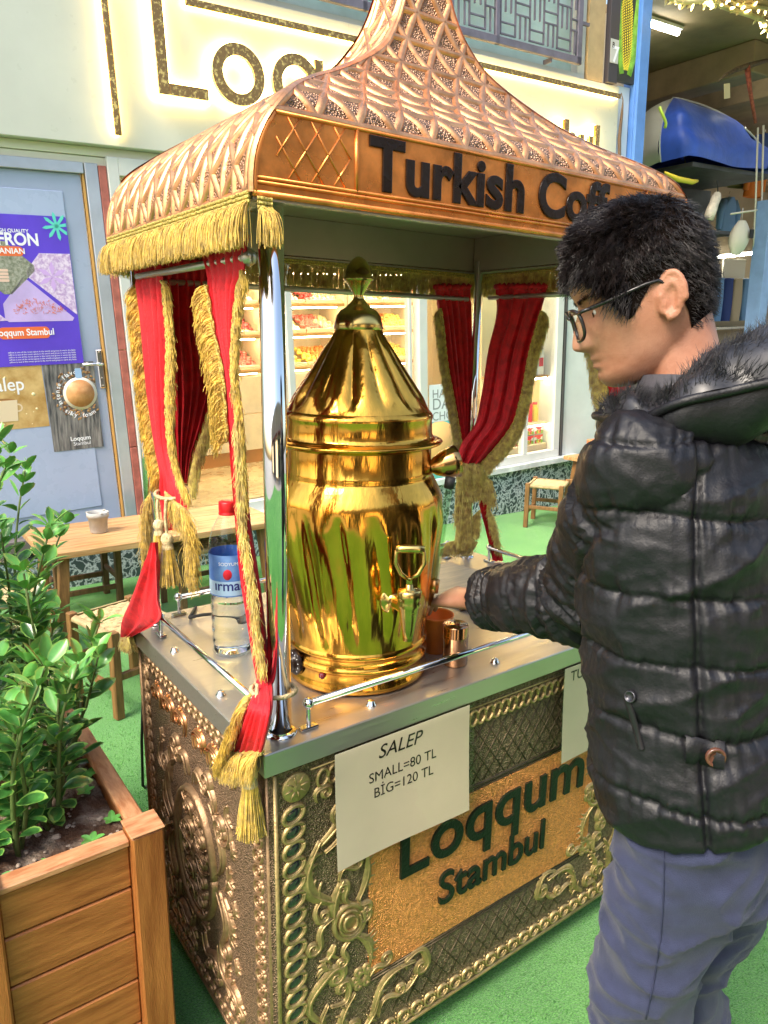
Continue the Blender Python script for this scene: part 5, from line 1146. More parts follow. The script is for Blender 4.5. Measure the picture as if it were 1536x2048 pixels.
# ================================================================ things on the counter
brass = mat('polished_brass', (0.76, 0.38, 0.06), 0.165, 1.0, var=.22, vscale=9, rvar=.06, bump=.5, bscale=24, stretch=(1.6, 1.6, .35), b2scale=7, bump2=.35)
brass_old = mat('aged_brass', (0.60, 0.42, 0.14), 0.22, 1.0, var=.3, vscale=14, rvar=.08, bump=.15, bscale=25)
E1 = V3(.8062, -.5916, 0); E2 = V3(-.5916, -.8062, 0); UC = V3(.328, .207, 0)
urn = TH('brass_urn', 'tall polished brass drink urn with fluted conical lid and tap on the counter', 'drink urn', (UC[0], UC[1], CT))
def prof(pts, n):
    z = np.linspace(pts[0][1], pts[-1][1], n); return [(float(r), float(q)) for r, q in zip(np.interp(z, [p[1] for p in pts], [p[0] for p in pts]), z)]
def smoothprof(pts, n):
    z = np.linspace(pts[0][1], pts[-1][1], n); return [(float(r), float(q)) for r, q in zip(smooth_interp(z, [p[1] for p in pts], [p[0] for p in pts]), z)]
m = MB(); m.lathe([(0, CT+.001), (.142, CT+.001), (.148, CT+.003), (.1515, CT+.008), (.1515, CT+.016), (.148, CT+.021), (.147, .900), (.150, .903), (.1525, .908), (.150, .913), (.1475, .916), (.1472, .930), (.150, .933), (.1525, .938), (.150, .943), (.148, .946)], 72, UC); OB('heater_base', m, brass, urn)
def fl(th, z):
    q = min(1, max(0, (z-.952)/.05))*min(1, max(0, (1.235-z)/.04)); tw = 1.1*(z-.95)/.3
    return 1+q*(.020*np.sin(15*th+tw*3+.9*np.sin(3*th)+.5*np.sin(z*22))-.008*np.sin(31*th+tw*6+np.sin(5*th))+.006*np.sin(7*th-z*30)+.004*np.sin(47*th+tw*9))
m = MB(); m.lathe(smoothprof([(.148, .946), (.1495, .97), (.160, 1.032), (.171, 1.142), (.1755, 1.217), (.172, 1.245), (.161, 1.268)], 60), 240, UC, mod=fl)
m.lathe([(.161, 1.268), (.155, 1.279), (.1505, 1.286), (.1525, 1.290), (.1495, 1.295), (.1490, 1.340)], 96, UC); OB('body', m, brass, urn)
def gad(th, z):
    q = min(1, max(0, (z-1.418)/.022))*min(1, max(0, (1.562-z)/.03)); a = 14*th/2+(z-1.42)*4.0
    return 1+q*(.085*(np.abs(np.sin(a))**.75-.62))
m = MB(); m.lathe([(.148, 1.340), (.160, 1.3435), (.169, 1.3475), (.1715, 1.351), (.1695, 1.3535), (.160, 1.3555), (.1525, 1.360), (.150, 1.366), (.1485, 1.392), (.150, 1.397), (.1505, 1.402), (.148, 1.407), (.143, 1.412)], 96, UC)
m.lathe(smoothprof([(.143, 1.412), (.1315, 1.43), (.113, 1.458), (.092, 1.490), (.070, 1.525), (.0515, 1.555), (.0465, 1.566)], 46), 224, UC, mod=gad); lid = OB('lid', m, brass, urn)
m = MB(); m.lathe([(.0465, 1.565), (.0485, 1.568), (.047, 1.578), (.043, 1.592), (.035, 1.602), (.024, 1.608), (.0225, 1.611), (.018, 1.6145), (.012, 1.621), (.0095, 1.628), (.011, 1.633), (.0185, 1.645), (.0255, 1.655), (.030, 1.659), (.030, 1.661), (.0268, 1.663), (.026, 1.672), (.0215, 1.684), (.0135, 1.695), (.006, 1.7005), (0.0003, 1.702)], 48, UC); OB('finial', m, brass_old, lid)
U3 = lambda a, b_, z: UC+E1*a+E2*b_+EZ*z
m = MB(); m.lathe([(.028, 0), (.029, .005), (.026, .009), (.016, .012), (.0135, .03), (.014, .055)], 22, U3(.072, .133, 1.060), (np.cross(EZ, nrm(E1*.48+E2*.87)), EZ, nrm(E1*.48+E2*.87)))
tap_ = OB('tap', m, brass_old, urn); tp = U3(.104, .192, 0)
m = MB(); m.lathe([(.008, 1.000), (.0105, 1.000), (.012, 1.020), (.020, 1.066), (.0225, 1.071), (.0205, 1.076), (.0225, 1.084), (.023, 1.097), (.019, 1.101), (.007, 1.103), (.007, 1.110), (0, 1.111)], 26, tp); OB('tap_spout', m, brass_old, tap_)
m = MB(); m.box(tp+EZ*1.112, (.012, .008, .022), (E1, E2, EZ), .001); Pm = [tp+E1*x+EZ*z for x, z in ((0, 1.118), (-.016, 1.130), (-.026, 1.150), (-.025, 1.172), (0, 1.178), (.025, 1.172), (.026, 1.150), (.016, 1.130), (0, 1.118))]
m.tube(Pm, .0044, 8); m.tube([tp+E1*x+EZ*1.1775 for x in (-.026, -.015, 0, .015, .026)], [.006, .008, .0085, .008, .006], 10); OB('tap_handle', m, brass_old, tap_)
# sight glass
g0, g1 = U3(.160, .035, 1.045), U3(.186, .035, 1.272); gx = nrm(g1-g0)
glassy = pane_mat('sight_glass', (.86, .93, .86)); m = MB(); m.tube([g0+gx*.018, g1-gx*.01], .0075, 14, cap=False); m.tube([g1-gx*.01, g0+gx*.018], .0055, 14, cap=False); sg_ = OB('sight_glass', m, glassy, urn)
m = MB(); m.tube([g0-gx*.005, g0+gx*.022], .0105, 16); m.tube([g0+gx*.004, g0+gx*.004-E1*.028], .008, 12); OB('brass_fitting', m, mat('copper_fitting', (.55, .28, .10), .3, 1.0), sg_); m = MB(); m.tube([g1-gx*.012, g1+gx*.010], .0105, 16); OB('black_cap', m, rubber, sg_)
# bell shaped side handle
bx = nrm(E1*.93+EZ*.20-E2*.30); m = MB(); m.lathe([(.010, 0), (.012, .004), (.019, .012), (.025, .026), (.030, .044), (.0335, .058), (.0315, .058), (.026, .04), (0, .03)], 26, U3(.146, .02, 1.298), (nrm(np.cross(EZ, bx)), np.cross(bx, nrm(np.cross(EZ, bx))), bx)); OB('side_cup', m, mat('copper_cup', (.62, .34, .12), .2, 1.0, rvar=.06), urn)
kd = nrm(-E1*.80+E2*.6); kx = nrm(np.cross(EZ, kd)); KP = UC+kd*.149+EZ*.905
m = MB(); m.lathe([(.026, 0), (.026, .006), (.0235, .008), (.019, .009), (.0185, .016), (.016, .018), (0, .0182)], 36, KP, (kx, EZ, kd)); knob = OB('control_knob', m, black_enamel, urn)
m = MB(); m.box(KP+kd*.0195, (.030, .005, .003), (nrm(kx*.7-EZ*.7), nrm(kx*.7+EZ*.7), kd), .001); m.prism([(-.012, -.010), (.012, -.010), (0, .012)], KP+kd*.0184, kx, EZ, .0006); OB('knob_pointer', m, chrome, knob)
m = MB()
for k in range(11): a = R(-130+26*k+90); m.box(KP+kd*.0088+kx*.0213*math.cos(a)+EZ*.0213*math.sin(a), (.0016, .0035, .0006), (kx*math.sin(a)-EZ*math.cos(a), kx*math.cos(a)+EZ*math.sin(a), kd))
OB('dial_mark', m, white_ink, knob)
ld = nrm(-E1*.42+E2*.91); m = MB(); m.lathe([(.007, 0), (.007, .003), (.0045, .006), (0, .007)], 16, UC+ld*.149+EZ*.897, (nrm(np.cross(EZ, ld)), EZ, ld)); OB('indicator_lamp', m, mat('ruby_lamp', (.35, .01, .02), .1, coat=1.0), urn)
# water bottle
BC = V3(.139, .427, CT+.0005); bt_ = TH('water_bottle', 'clear plastic water bottle with a red cap and blue label behind the near chrome post', 'bottle', tuple(BC))
def bot(th, z):
    q = 1 if z < .13 else 0; return 1+q*(.022*np.sin(z*2*math.pi/.026)+.012*np.sin(6*th+z*40))
plastic = bpy.data.materials.new('clear_plastic'); plastic.use_nodes = True
_p = [n for n in plastic.node_tree.nodes if n.type == 'BSDF_PRINCIPLED'][0]; _p.inputs['Base Color'].default_value = (.90, .96, .98, 1); _p.inputs['Roughness'].default_value = .06; _p.inputs['Transmission Weight'].default_value = .92; _p.inputs['IOR'].default_value = 1.18
m = MB(); m.lathe([(0, .006), (.030, .002), (.040, 0), (.0435, .006)]+[(.0435, z) for z in np.linspace(.012, .24, 60)]+[(.0435, .245), (.042, .262), (.036, .284), (.026, .304), (.0175, .318), (.0155, .325), (.0155, .336)], 40, BC, mod=bot); OB('bottle_body', m, pane_mat('thin_clear_plastic', (.93, .97, .99)), bt_)
m = MB(); m.lathe([(.0195, .318), (.0198, .322), (.0182, .3235), (.0188, .325), (.0188, .344), (.017, .347), (0, .3472)], 30, BC, mod=lambda th, z: 1+.012*np.sign(np.sin(30*th))); OB('bottle_cap', m, mat('red_cap', (.62, .015, .02), .35), bt_)
lab = mat('blue_label', (.02, .10, .50), .35, col2=(.30, .50, .82), vscale=7, stretch=(1, 1, 1), vlo=.45, vhi=.8); m = MB(); m.lathe([(.0443, .143), (.0443, .236)], 48, BC); lb_ = OB('label', m, lab, bt_)
m = MB(); m.lathe([(.0446, .146), (.0446, .178)], 48, BC); OB('label_band', m, mat('pale_label_blue', (.45, .62, .85), .35), lb_)
fd = nrm((CAM-BC)*V3(1, 1, 0)); fs_ = np.cross(EZ, fd)
def wraptext(body, size, a0, z, m_, off=.0, name='lettering', sx=1.0):
    v, f = textmesh(body, size, (0, 0, 0), EX, EY, depth=.0004, off=off, sx=sx); out = []
    for x, y, d_ in v: a = a0+x/.0448; out.append(BC+(fd*math.cos(a)+fs_*math.sin(a))*(.0448+d_*.5)+EZ*(z+y))
    k = MB(); k.add(out, f, 0, False); OB(name, k, m_, lb_)
wraptext('\u0131rmac\u0131k', .032, -.82, .158, mat('navy_ink', (.015, .02, .20), .4), .012); wraptext('SODYUMSUZ', .0105, -.55, .214, white_ink); wraptext('SU', .020, .42, .207, white_ink); wraptext('DO\u011eAL', .008, .42, .224, white_ink)
m = MB(); m.lathe([(0, .002), (.008, .001), (.0095, 0)], 20, BC+(fd*math.cos(-.12)+fs_*math.sin(-.12))*.0446+EZ*.194, (fs_, EZ*1.25, fd)); OB('red_emblem', m, mat('red_emblem', (.70, .02, .04), .4), lb_)
water = bpy.data.materials.new('water'); water.use_nodes = True
_p = [n for n in water.node_tree.nodes if n.type == 'BSDF_PRINCIPLED'][0]; _p.inputs['Base Color'].default_value = (.93, .97, 1, 1); _p.inputs['Roughness'].default_value = .0; _p.inputs['Transmission Weight'].default_value = 1; _p.inputs['IOR'].default_value = 1.2
m = MB(); m.lathe([(0, .008), (.040, .008)]+[(.0415, z) for z in np.linspace(.012, .128, 30)]+[(.0415, .13), (0, .1302)], 40, BC, mod=bot); OB('water_fill', m, water, bt_)
# orange cup and brass shaker
CP = V3(.523, .174, CT+.0005); cupm = mat('orange_red_card', (.95, .24, .035), .42, var=.06, vscale=20)
m = MB(); m.lathe([(0, .004), (.028, .004), (.0285, 0), (.030, 0), (.0395, .082), (.0410, .083), (.0412, .0865), (.0395, .087), (.0380, .083), (.029, .008), (0, .0078)], 36, CP); o = OB('orange_cup', m, cupm); tag(o, 'orange red paper cup beneath the hand, behind the copper shaker', 'cup')
m = MB(); m.lathe([(0, .055), (.0345, .055)], 30, CP); OB('drink', m, mat('milky_drink', (.62, .45, .28), .3), o)
TP = V3(.512, .094, CT+.0005); m = MB(); m.lathe([(0, 0), (.0265, 0), (.028, .002), (.028, .062), (.0288, .064), (.0288, .066), (.028, .068), (.028, .088), (.0265, .0915), (0, .092)], 36, TP); o = OB('copper_shaker', m, mat('copper_tin', (.52, .30, .17), .16, 1.0, rvar=.06, var=.15)); tag(o, 'copper cylindrical spice shaker standing at the front guard rail', 'shaker')
m = MB()
for k in range(7): a = k*1.047; r = .012 if k < 6 else 0; m.lathe([(.0022, 0), (.0015, .0006), (0, .0007)], 8, TP+V3(r*math.cos(a), r*math.sin(a), .0918))
OB('shaker_hole', m, rubber, o)
# cutting board at the back right, kinked cable on the counter
o = OB('serving_board', MB().box((.86, .47, CT+.008), (.26, .30, .014), (nrm((1, .12, 0)), nrm((-.12, 1, 0)), EZ), .003), mat('pale_board_wood', (.62, .50, .33), .4, var=.15, vscale=6, stretch=(2, 14, 14))); tag(o, 'pale serving board lying on the counter behind the urn', 'board'); OB('board_edge', MB().box((.76, .325, CT+.004), (.05, .012, .006), bev=.002), mid_wood, o)
o = OB('urn_cable', MB().tube([(.20, .30, CT+.02), (.18, .40, CT+.05), (.17, .52, CT+.055), (.14, .60, CT+.03), (.13, .66, CT+.006), (.17, .72, CT+.006), (.17, .755, .80), (.165, .765, .55)], .004, 8), rubber); tag(o, 'black urn cable curling over the back of the counter', 'cable')
# price papers in clear sleeves hung from the counter edge
paper = mat('cream_paper', (.78, .66, .53), .7, var=.05, vscale=4); sleeve = pane_mat('clear_sleeve', (.95, .94, .90)); ink = mat('dark_ink', (.03, .025, .02), .6)
def sheet(x0, x1, z0, z1, label):
    PY = lambda x, z: -.004-.010*((z1-z)/(z1-z0))**1.6+.003*math.sin((x-x0)*14)*((z1-z)/(z1-z0)); rows = [[(x, PY(x, z), z) for x in np.linspace(x0, x1, 14)] for z in np.linspace(z1, z0, 12)]
    o_ = OB('price_paper', MB().grid(rows), paper); tag(o_, label, 'price paper')
    rows = [[(x, PY(x, z)-.0018, z) for x in np.linspace(x0-.006, x1+.012, 14)] for z in np.linspace(z1, z0-.006, 12)]; OB('plastic_sleeve', MB().grid(rows), sleeve, o_)
    return o_, PY
def papertext(o_, PY, lines):
    k = MB()
    for body, px_, py_, size, off, sh, sx in lines:
        P = at_plane(px_, py_, 1, -.008); v, f = textmesh(body, size, (0, 0, 0), EX, EY, depth=.0003, off=off, align='LEFT', shear=sh, sx=sx); k.add([(P[0]+x, PY(P[0]+x, P[2]+y)-.0006-.0003*d_, P[2]+y) for x, y, d_ in v], f, 0, False)
    OB('lettering', k, ink, o_)
o, PY = sheet(.139, .470, .571, .812, 'cream SALEP price paper in a clear sleeve hung from the steel counter edge'); papertext(o, PY, [('SALEP', 758, 1520, .040, .004, .25, 1.0), ('SMALL=80 TL', 739, 1570, .030, 0, 0, .95), ('B\u0130G=120 TL', 748, 1598, .030, 0, 0, .95)])
o, PY = sheet(.768, 1.09, .572, .812, 'cream TU price paper hung from the counter edge, half hidden by the black jacket'); papertext(o, PY, [('TURKISH', 1143, 1364, .036, .008, 0, 1.0)])
# ================================================================ red curtains with gold fringe
velvet = mat('red_velvet', (.60, .006, .015), .66, var=.25, vscale=40, sheen=.12, bump=.35, bscale=300); rope_m = mat('ivory_rope', (.62, .48, .26), .6, var=.35, vscale=90, bump=1.0, bscale=240)
def PTS(spec, px_, py_):
    return at_plane(px_, py_, *spec) if isinstance(spec, tuple) else at_depth(px_, py_, spec)
def curtain(rows, npl, amp, out, nv=70, nu=46, seed=0):
    """rows: (py, pxL, specL, pxR, specR) in the photograph; returns surface points, outward normal given"""
    rows = sorted(rows); ys = np.array([r[0] for r in rows], float); Lp = np.array([PTS(r[2], r[1], r[0]) for r in rows]); Rp = np.array([PTS(r[4], r[3], r[0]) for r in rows]); out = V3(*out)
    yy_ = np.linspace(ys[0], ys[-1], nv); L_ = np.stack([smooth_interp(yy_, ys, Lp[:, k]) for k in range(3)], 1); R_ = np.stack([smooth_interp(yy_, ys, Rp[:, k]) for k in range(3)], 1); G = []
    for i in range(nv):
        q = i/(nv-1); w = np.linalg.norm(R_[i]-L_[i]); row = []
        for j in range(nu):
            u = j/(nu-1); ph = npl*2*math.pi*u+seed+.5*math.sin(q*6+seed)+.6*math.sin(3*u*6.28+q*3); a = amp*(1 if i > 5 else .55)
            row.append(L_[i]+(R_[i]-L_[i])*u+out*(a*math.sin(ph)+.35*a*math.sin(2.3*ph+1+q*5)))
        G.append(row)
    return np.array(G)
def fringe_along(root, dirs, ln, dens, rg, spread=.0028, rad=.00095):
    root = np.asarray(root, float); d = np.concatenate([[0], np.cumsum(np.linalg.norm(np.diff(root, axis=0), axis=1))]); n = int(d[-1]*dens); t = rg.rand(n)*d[-1]
    P = np.stack([np.interp(t, d, root[:, k]) for k in range(3)], 1); D = np.asarray(dirs, float)
    if D.ndim == 1: D = np.tile(D, (len(root), 1))
    Dv = np.stack([np.interp(t, d, D[:, k]) for k in range(3)], 1); Dv /= np.linalg.norm(Dv, axis=1)[:, None]; ll = (np.interp(t, d, np.asarray(ln, float)) if not np.isscalar(ln) else ln)*(.72+.4*rg.rand(n)); cl = np.sin(t*170+2)*.05+np.sin(t*67)*.06
    T = np.gradient(root, axis=0); T /= np.linalg.norm(T, axis=1)[:, None]+1e-9; Tv = np.stack([np.interp(t, d, T[:, k]) for k in range(3)], 1)
    tip = P+(Dv+Tv*cl[:, None])*np.asarray(ll)[:, None]+rg.randn(n, 3)*spread; return P+rg.randn(n, 3)*.0012, tip
def braid(mb, root, mi=0, r=.0035):
    P = np.asarray(root); n = len(P); 
    for s_ in (0, math.pi): mb.tube([P[i]+V3(.0022*math.cos(i*1.1+s_), .0022*math.sin(i*1.1+s_), 0) for i in range(n)], r, 5, mi=mi)
def make_curtain(label, rows, npl, amp, out, fr, tail=None, seed=0, gold=None, hang=True):
    """fr: list of (side, v0, v1, length, dirvec, dens)"""
    G = curtain(rows, npl, amp, out, seed=seed); top_ = G[0].mean(0); t = TH('red_curtain', label, 'curtain', tuple(top_), 'fringed red curtains of the cart'); gold = gold or gold_a
    sd_ = V3(*out)*.0018; mb = MB(); mb.grid(G); mb.grid(G-sd_, flip=True)
    if hang: mb.tube([G[0][j]+EZ*(.004+.004*math.sin(j*1.7)) for j in range(0, G.shape[1], 2)], .0085, 6)
    OB('cloth', mb, velvet, t); rg = np.random.RandomState(seed+11)
    for side, v0, v1, ln, dv, dens in fr:
        nv = G.shape[0]; a, b_ = int(v0*(nv-1)), int(v1*(nv-1)); root = G[a:b_+1, 0 if side == 'L' else -1]+V3(*out)*.003; mb = MB(); braid(mb, root, 1, .0028)
        r_, tp_ = fringe_along(root, dv, ln, dens, rg); mb.strands(r_, tp_, .00062, wob=.0025, n=3, seg=4, taper=.9, drape=True); OB('gold_fringe', mb, [gold, gold_braid], t)
    return t, G, rg
pXL = (0, .045); pYB = (1, .688); pXR = (0, 1.092)
def rows_of(spec, lst): return [(y, a, spec, b_, spec) for y, a, b_ in lst]
cross = lambda dpx, dpy: nrm(RT*dpx-UP*dpy)
# near left curtain, running down beside the near post
pN = (0, .038)
t1, G1, rg1 = make_curtain('red curtain gathered beside the near chrome post, with long bronze and gold fringe', rows_of(pN, [(482, 397, 495), (535, 413, 490), (590, 424, 480), (650, 434, 474), (750, 455, 471), (850, 463, 482), (950, 470, 488), (1050, 477, 494), (1150, 483, 512), (1250, 496, 524), (1330, 508, 534), (1365, 514, 538)])+[(1385, 508, (0, .018), 541, (0, .018)), (1405, 500, (0, -.006), 542, (0, -.006)), (1450, 481, (0, -.020), 538, (0, -.020)), (1505, 461, (0, -.018), 526, (0, -.018))], 5, .006, (-1, 0, 0),
    [('L', .10, .40, .036, cross(-.60, .85), 5200), ('R', .06, .52, .024, cross(.28, .95)-FW*.2, 8500), ('R', .48, .84, .028, cross(.0, 1)-FW*.2, 8500)], seed=2)
mb = MB(); a_, b_ = 56, 69
root = np.concatenate([G1[61:70, 0]]); r_, q_ = fringe_along(root+V3(-.004, 0, 0), cross(-.42, .9), .048, 9000, rg1); mb.strands(r_, q_, .00075, wob=.004, seg=4, drape=True)
root = G1[69, :]; r_, q_ = fringe_along(root+V3(-.004, 0, 0), cross(-.25, 1), .050, 7000, rg1); mb.strands(r_, q_, .00075, wob=.004, seg=4, drape=True); braid(mb, root, 1); OB('gold_fringe', mb, [gold_a, gold_braid], t1)
# extra bronze layer over the lower edge fringe
mb = MB(); root = G1[24:57, -1]+V3(-.006, 0, 0); r_, q_ = fringe_along(root, cross(.12, 1)-FW*.1, .034, 4200, rg1); mb.strands(r_, q_, .00075, wob=.005, seg=4, drape=True)
root = np.array([at_plane(px_, py_, 0, .030) for px_, py_ in ((486, 1040), (482, 1090), (478, 1130), (478, 1170), (482, 1220), (492, 1270))]); r_, q_ = fringe_along(np.array([root[0]+(root[-1]-root[0])*0+p-p+root[i] for i, p in enumerate(root)]), cross(.15, 1), .05, 5200, rg1, spread=.006); mb.strands(r_, q_, .00075, wob=.006, seg=4, drape=True); OB('bronze_fringe', mb, [gold_b], t1)
# back left curtain of the left side
pE = (0, .046)
t2, G2, rg2 = make_curtain('red curtain of the far left corner, tied to the back post with two tassels', rows_of(pE, [(522, 262, 318), (565, 272, 324), (620, 281, 328), (700, 290, 332), (800, 300, 334), (900, 314, 338), (955, 322, 350), (985, 318, 362), (1020, 322, 366), (1060, 326, 372)]), 4, .007, (-1, 0, 0),
    [('L', .10, .82, .040, cross(-.60, .85), 7500), ('R', .08, .86, .040, cross(.40, .95)-FW*.3, 7500)], seed=5)
mb = MB(); root = np.array([at_plane(px_, py_, 0, .036) for px_, py_ in ((330, 985), (345, 1000), (362, 1015), (372, 1050), (375, 1090), (372, 1130))]); r_, q_ = fringe_along(root, cross(.25, 1), .06, 8000, rg2, spread=.006); mb.strands(r_, q_, .00075, wob=.006, seg=4, drape=True)
root = np.array([at_plane(px_, py_, 0, .040) for px_, py_ in ((300, 985), (296, 1040), (296, 1100))]); r_, q_ = fringe_along(root, cross(-.1, 1), .05, 4200, rg2, spread=.006); mb.strands(r_, q_, .00075, wob=.005, seg=4, drape=True); OB('gold_fringe', mb, [gold_a], t2)
Gt = curtain(rows_of((0, -.012), [(1085, 303, 314), (1140, 288, 317), (1200, 266, 318), (1246, 249, 316), (1275, 246, 262)]), 2, .006, (-1, 0, 0), nv=30, nu=24, seed=1); mb = MB(); mb.grid(Gt); mb.grid(Gt+V3(.0018, 0, 0), flip=True); OB('cloth_tail', mb, velvet, t2)
mb = MB(); r_, q_ = fringe_along(Gt[-1], cross(.1, 1), .030, 9000, rg2, spread=.004); mb.strands(r_, q_, .001, seg=3); OB('gold_fringe', mb, [gold_b], t2)
# back left curtain hung on the back rod
t3, G3, rg3 = make_curtain('dark red curtain on the back rod, seen between the two left curtains', rows_of(pYB, [(530, 318, 420), (600, 322, 420), (667, 326, 418), (728, 330, 426), (773, 334, 424), (834, 340, 410), (910, 348, 384), (965, 356, 372)]), 6, .010, (0, -1, 0), [('R', .42, 1.0, .042, cross(.35, .9)-FW*.1, 6500)], seed=8, gold=gold_b)
# right back corner pair
t4, G4, rg4 = make_curtain('red curtain on the back rod beside the right back post', rows_of(pYB, [(577, 870, 941), (617, 878, 941), (700, 890, 943), (800, 908, 941), (880, 921, 938), (920, 924, 938)]), 5, .008, (0, -1, 0), [('L', .12, 1.0, .036, cross(-.45, .85)-FW*.1, 7500)], seed=3, gold=gold_b)
t5, G5, rg5 = make_curtain('broad red curtain swept left and tied to the right back post', [(576, 991, pXR, 1094, pXR), (620, 993, pXR, 1083, pXR), (700, 977, 2.22, 1061, 2.10), (800, 961, 2.26, 1041, 2.14), (850, 949, 2.27, 1025, 2.18), (890, 921, 2.27, 996, 2.22), (928, 913, 2.28, 962, 2.26)], 3, .011, (-.75, -.6, 0), [('R', .14, 1.0, .042, cross(.40, .9)-FW*.1, 8500)], seed=6, gold=gold_b)
mb = MB(); root = G5[-1]; r_, q_ = fringe_along(root, cross(.1, 1), .055, 9000, rg5, spread=.007); mb.strands(r_, q_, .00075, wob=.005, seg=4, drape=True)
for pts, dv, ln, m_ in ((((916, 950), (940, 955), (968, 950), (985, 965)), cross(-.05, 1), .075, 0), (((912, 985), (930, 990), (945, 985)), cross(-.06, 1), .10, 0), (((915, 1040), (935, 1045), (960, 1020)), cross(-.05, 1), .08, 0), (((960, 950), (978, 965), (984, 985)), cross(.1, 1), .05, 0), (((895, 1085), (925, 1080), (955, 1085)), cross(-.35, .6), .05, 0), (((975, 1010), (985, 1050), (992, 1085)), cross(.25, 1), .04, 0)):
    root = np.array([at_depth(px_, py_, 2.28+.06*(py_-950)/150) for px_, py_ in pts]); r_, q_ = fringe_along(root, dv, ln, 9000, rg5, spread=.005); mb.strands(r_, q_, .0011, wob=.006, seg=4)
OB('gold_fringe', mb, [gold_b], t5)
Gt = curtain([(955, 955, 2.30, 968, 2.30), (1000, 956, 2.31, 974, 2.31), (1050, 968, 2.33, 990, 2.33), (1122, 985, 2.35, 1006, 2.35)], 2, .006, (-.75, -.6, 0), nv=26, nu=20, seed=4); mb = MB(); mb.grid(Gt); mb.grid(Gt+V3(.0015, .001, 0), flip=True); OB('cloth_tail', mb, velvet, t5)
t6, G6, rg6 = make_curtain('red curtain on the right side rod, mostly hidden behind the face of the man', rows_of(pXR, [(592, 1170, 1270), (650, 1190, 1266), (700, 1204, 1262), (760, 1212, 1262), (820, 1224, 1264), (1000, 1246, 1272)]), 4, .007, (-1, 0, 0), [('L', .15, 1.0, .05, cross(-.7, .75)-FW*.1, 5200)], seed=9, gold=gold_b)
# tie backs: twisted ropes and tassels
def twisted(P, r, mb, n=3, turns=16):
    P = np.asarray(P, float); d = np.concatenate([[0], np.cumsum(np.linalg.norm(np.diff(P, axis=0), axis=1))]); t = np.linspace(0, d[-1], 90); Q = np.stack([np.interp(t, d, P[:, k]) for k in range(3)], 1); T = np.gradient(Q, axis=0); T /= np.linalg.norm(T, axis=1)[:, None]+1e-9
    for s_ in range(n):
        out = []
        for i in range(len(Q)):
            u = nrm(np.cross(T[i], (.3, .5, .8))); w = np.cross(T[i], u); a = turns*6.28*t[i]/d[-1]+s_*6.283/n; out.append(Q[i]+(u*math.cos(a)+w*math.sin(a))*r*.55)
        mb.tube(out, r*.62, 6)
def tassel(mb, top_, L, r, rg, seed=0):
    mb.lathe([(.002, .012), (r*.55, .010), (r*.8, .003), (r*.85, -.004), (r*.6, -.012), (r*.75, -.016), (r*.8, -.022)], 16, top_, mi=1); n = 420; a = rg.rand(n)*6.283; q = np.sqrt(rg.rand(n)); rt = np.stack([r*.72*q*np.cos(a), r*.72*q*np.sin(a), np.full(n, -.018)], 1)+top_; tp_ = rt+np.stack([r*.75*q*np.cos(a), r*.75*q*np.sin(a), -L*(.9+.12*rg.rand(n))], 1); mb.strands(rt, tp_, .0010, wob=.003, seg=4, taper=.9)
def loop(c, rx, ry, tilt=0, z=0):
    return [c+V3(rx*math.cos(a), ry*math.sin(a), tilt*math.cos(a)) for a in np.linspace(0, 6.283, 30)]
c1 = at_plane(527, 1372, 0, .040); mb = MB(); twisted(loop(V3(.052, .062, c1[2]-.004), .040, .036, -.004), .0042, mb, turns=26); o = OB('tie_rope', mb, rope_m, t1)
mb = MB(); pa = at_plane(514, 1368, 0, .016); pb = at_plane(513, 1420, 0, .0); pc = at_plane(505, 1480, 0, -.015); pd = at_plane(499, 1540, 0, -.012); twisted([pa, pb, pc, pd], .0032, mb, turns=20); OB('tassel_cord', mb, rope_m, o)
mb = MB(); tassel(mb, pd-EZ*.008, .105, .017, np.random.RandomState(1)); OB('tassel', mb, [gold_a, MATS['ivory_rope']], o)
c2 = at_plane(340, 988, 0, .046); mb = MB(); twisted(loop(V3(.05, c2[1]+.005, c2[2]), .030, .052, .004), .0042, mb, turns=26); o = OB('tie_rope', mb, rope_m, t2)
for px_, py0, py1, L in ((318, 992, 1042, .098), (334, 1000, 1070, .085)):
    mb = MB(); pa = at_plane(px_-2, py0, 0, .020); pb = at_plane(px_, py1, 0, .016); twisted([pa, (pa+pb)/2+V3(-.002, .002, 0), pb], .0032, mb, turns=10); OB('tassel_cord', mb, rope_m, o); mb = MB(); tassel(mb, pb-EZ*.008, L, .016, np.random.RandomState(px_)); OB('tassel', mb, [gold_a, rope_m], o)
c5 = at_depth(945, 945, 2.30); mb = MB(); twisted(loop(c5, .030, .030, .004), .004, mb, turns=22); OB('tie_rope', mb, mat('bronze_rope', (.42, .24, .07), .5, .2), t5)
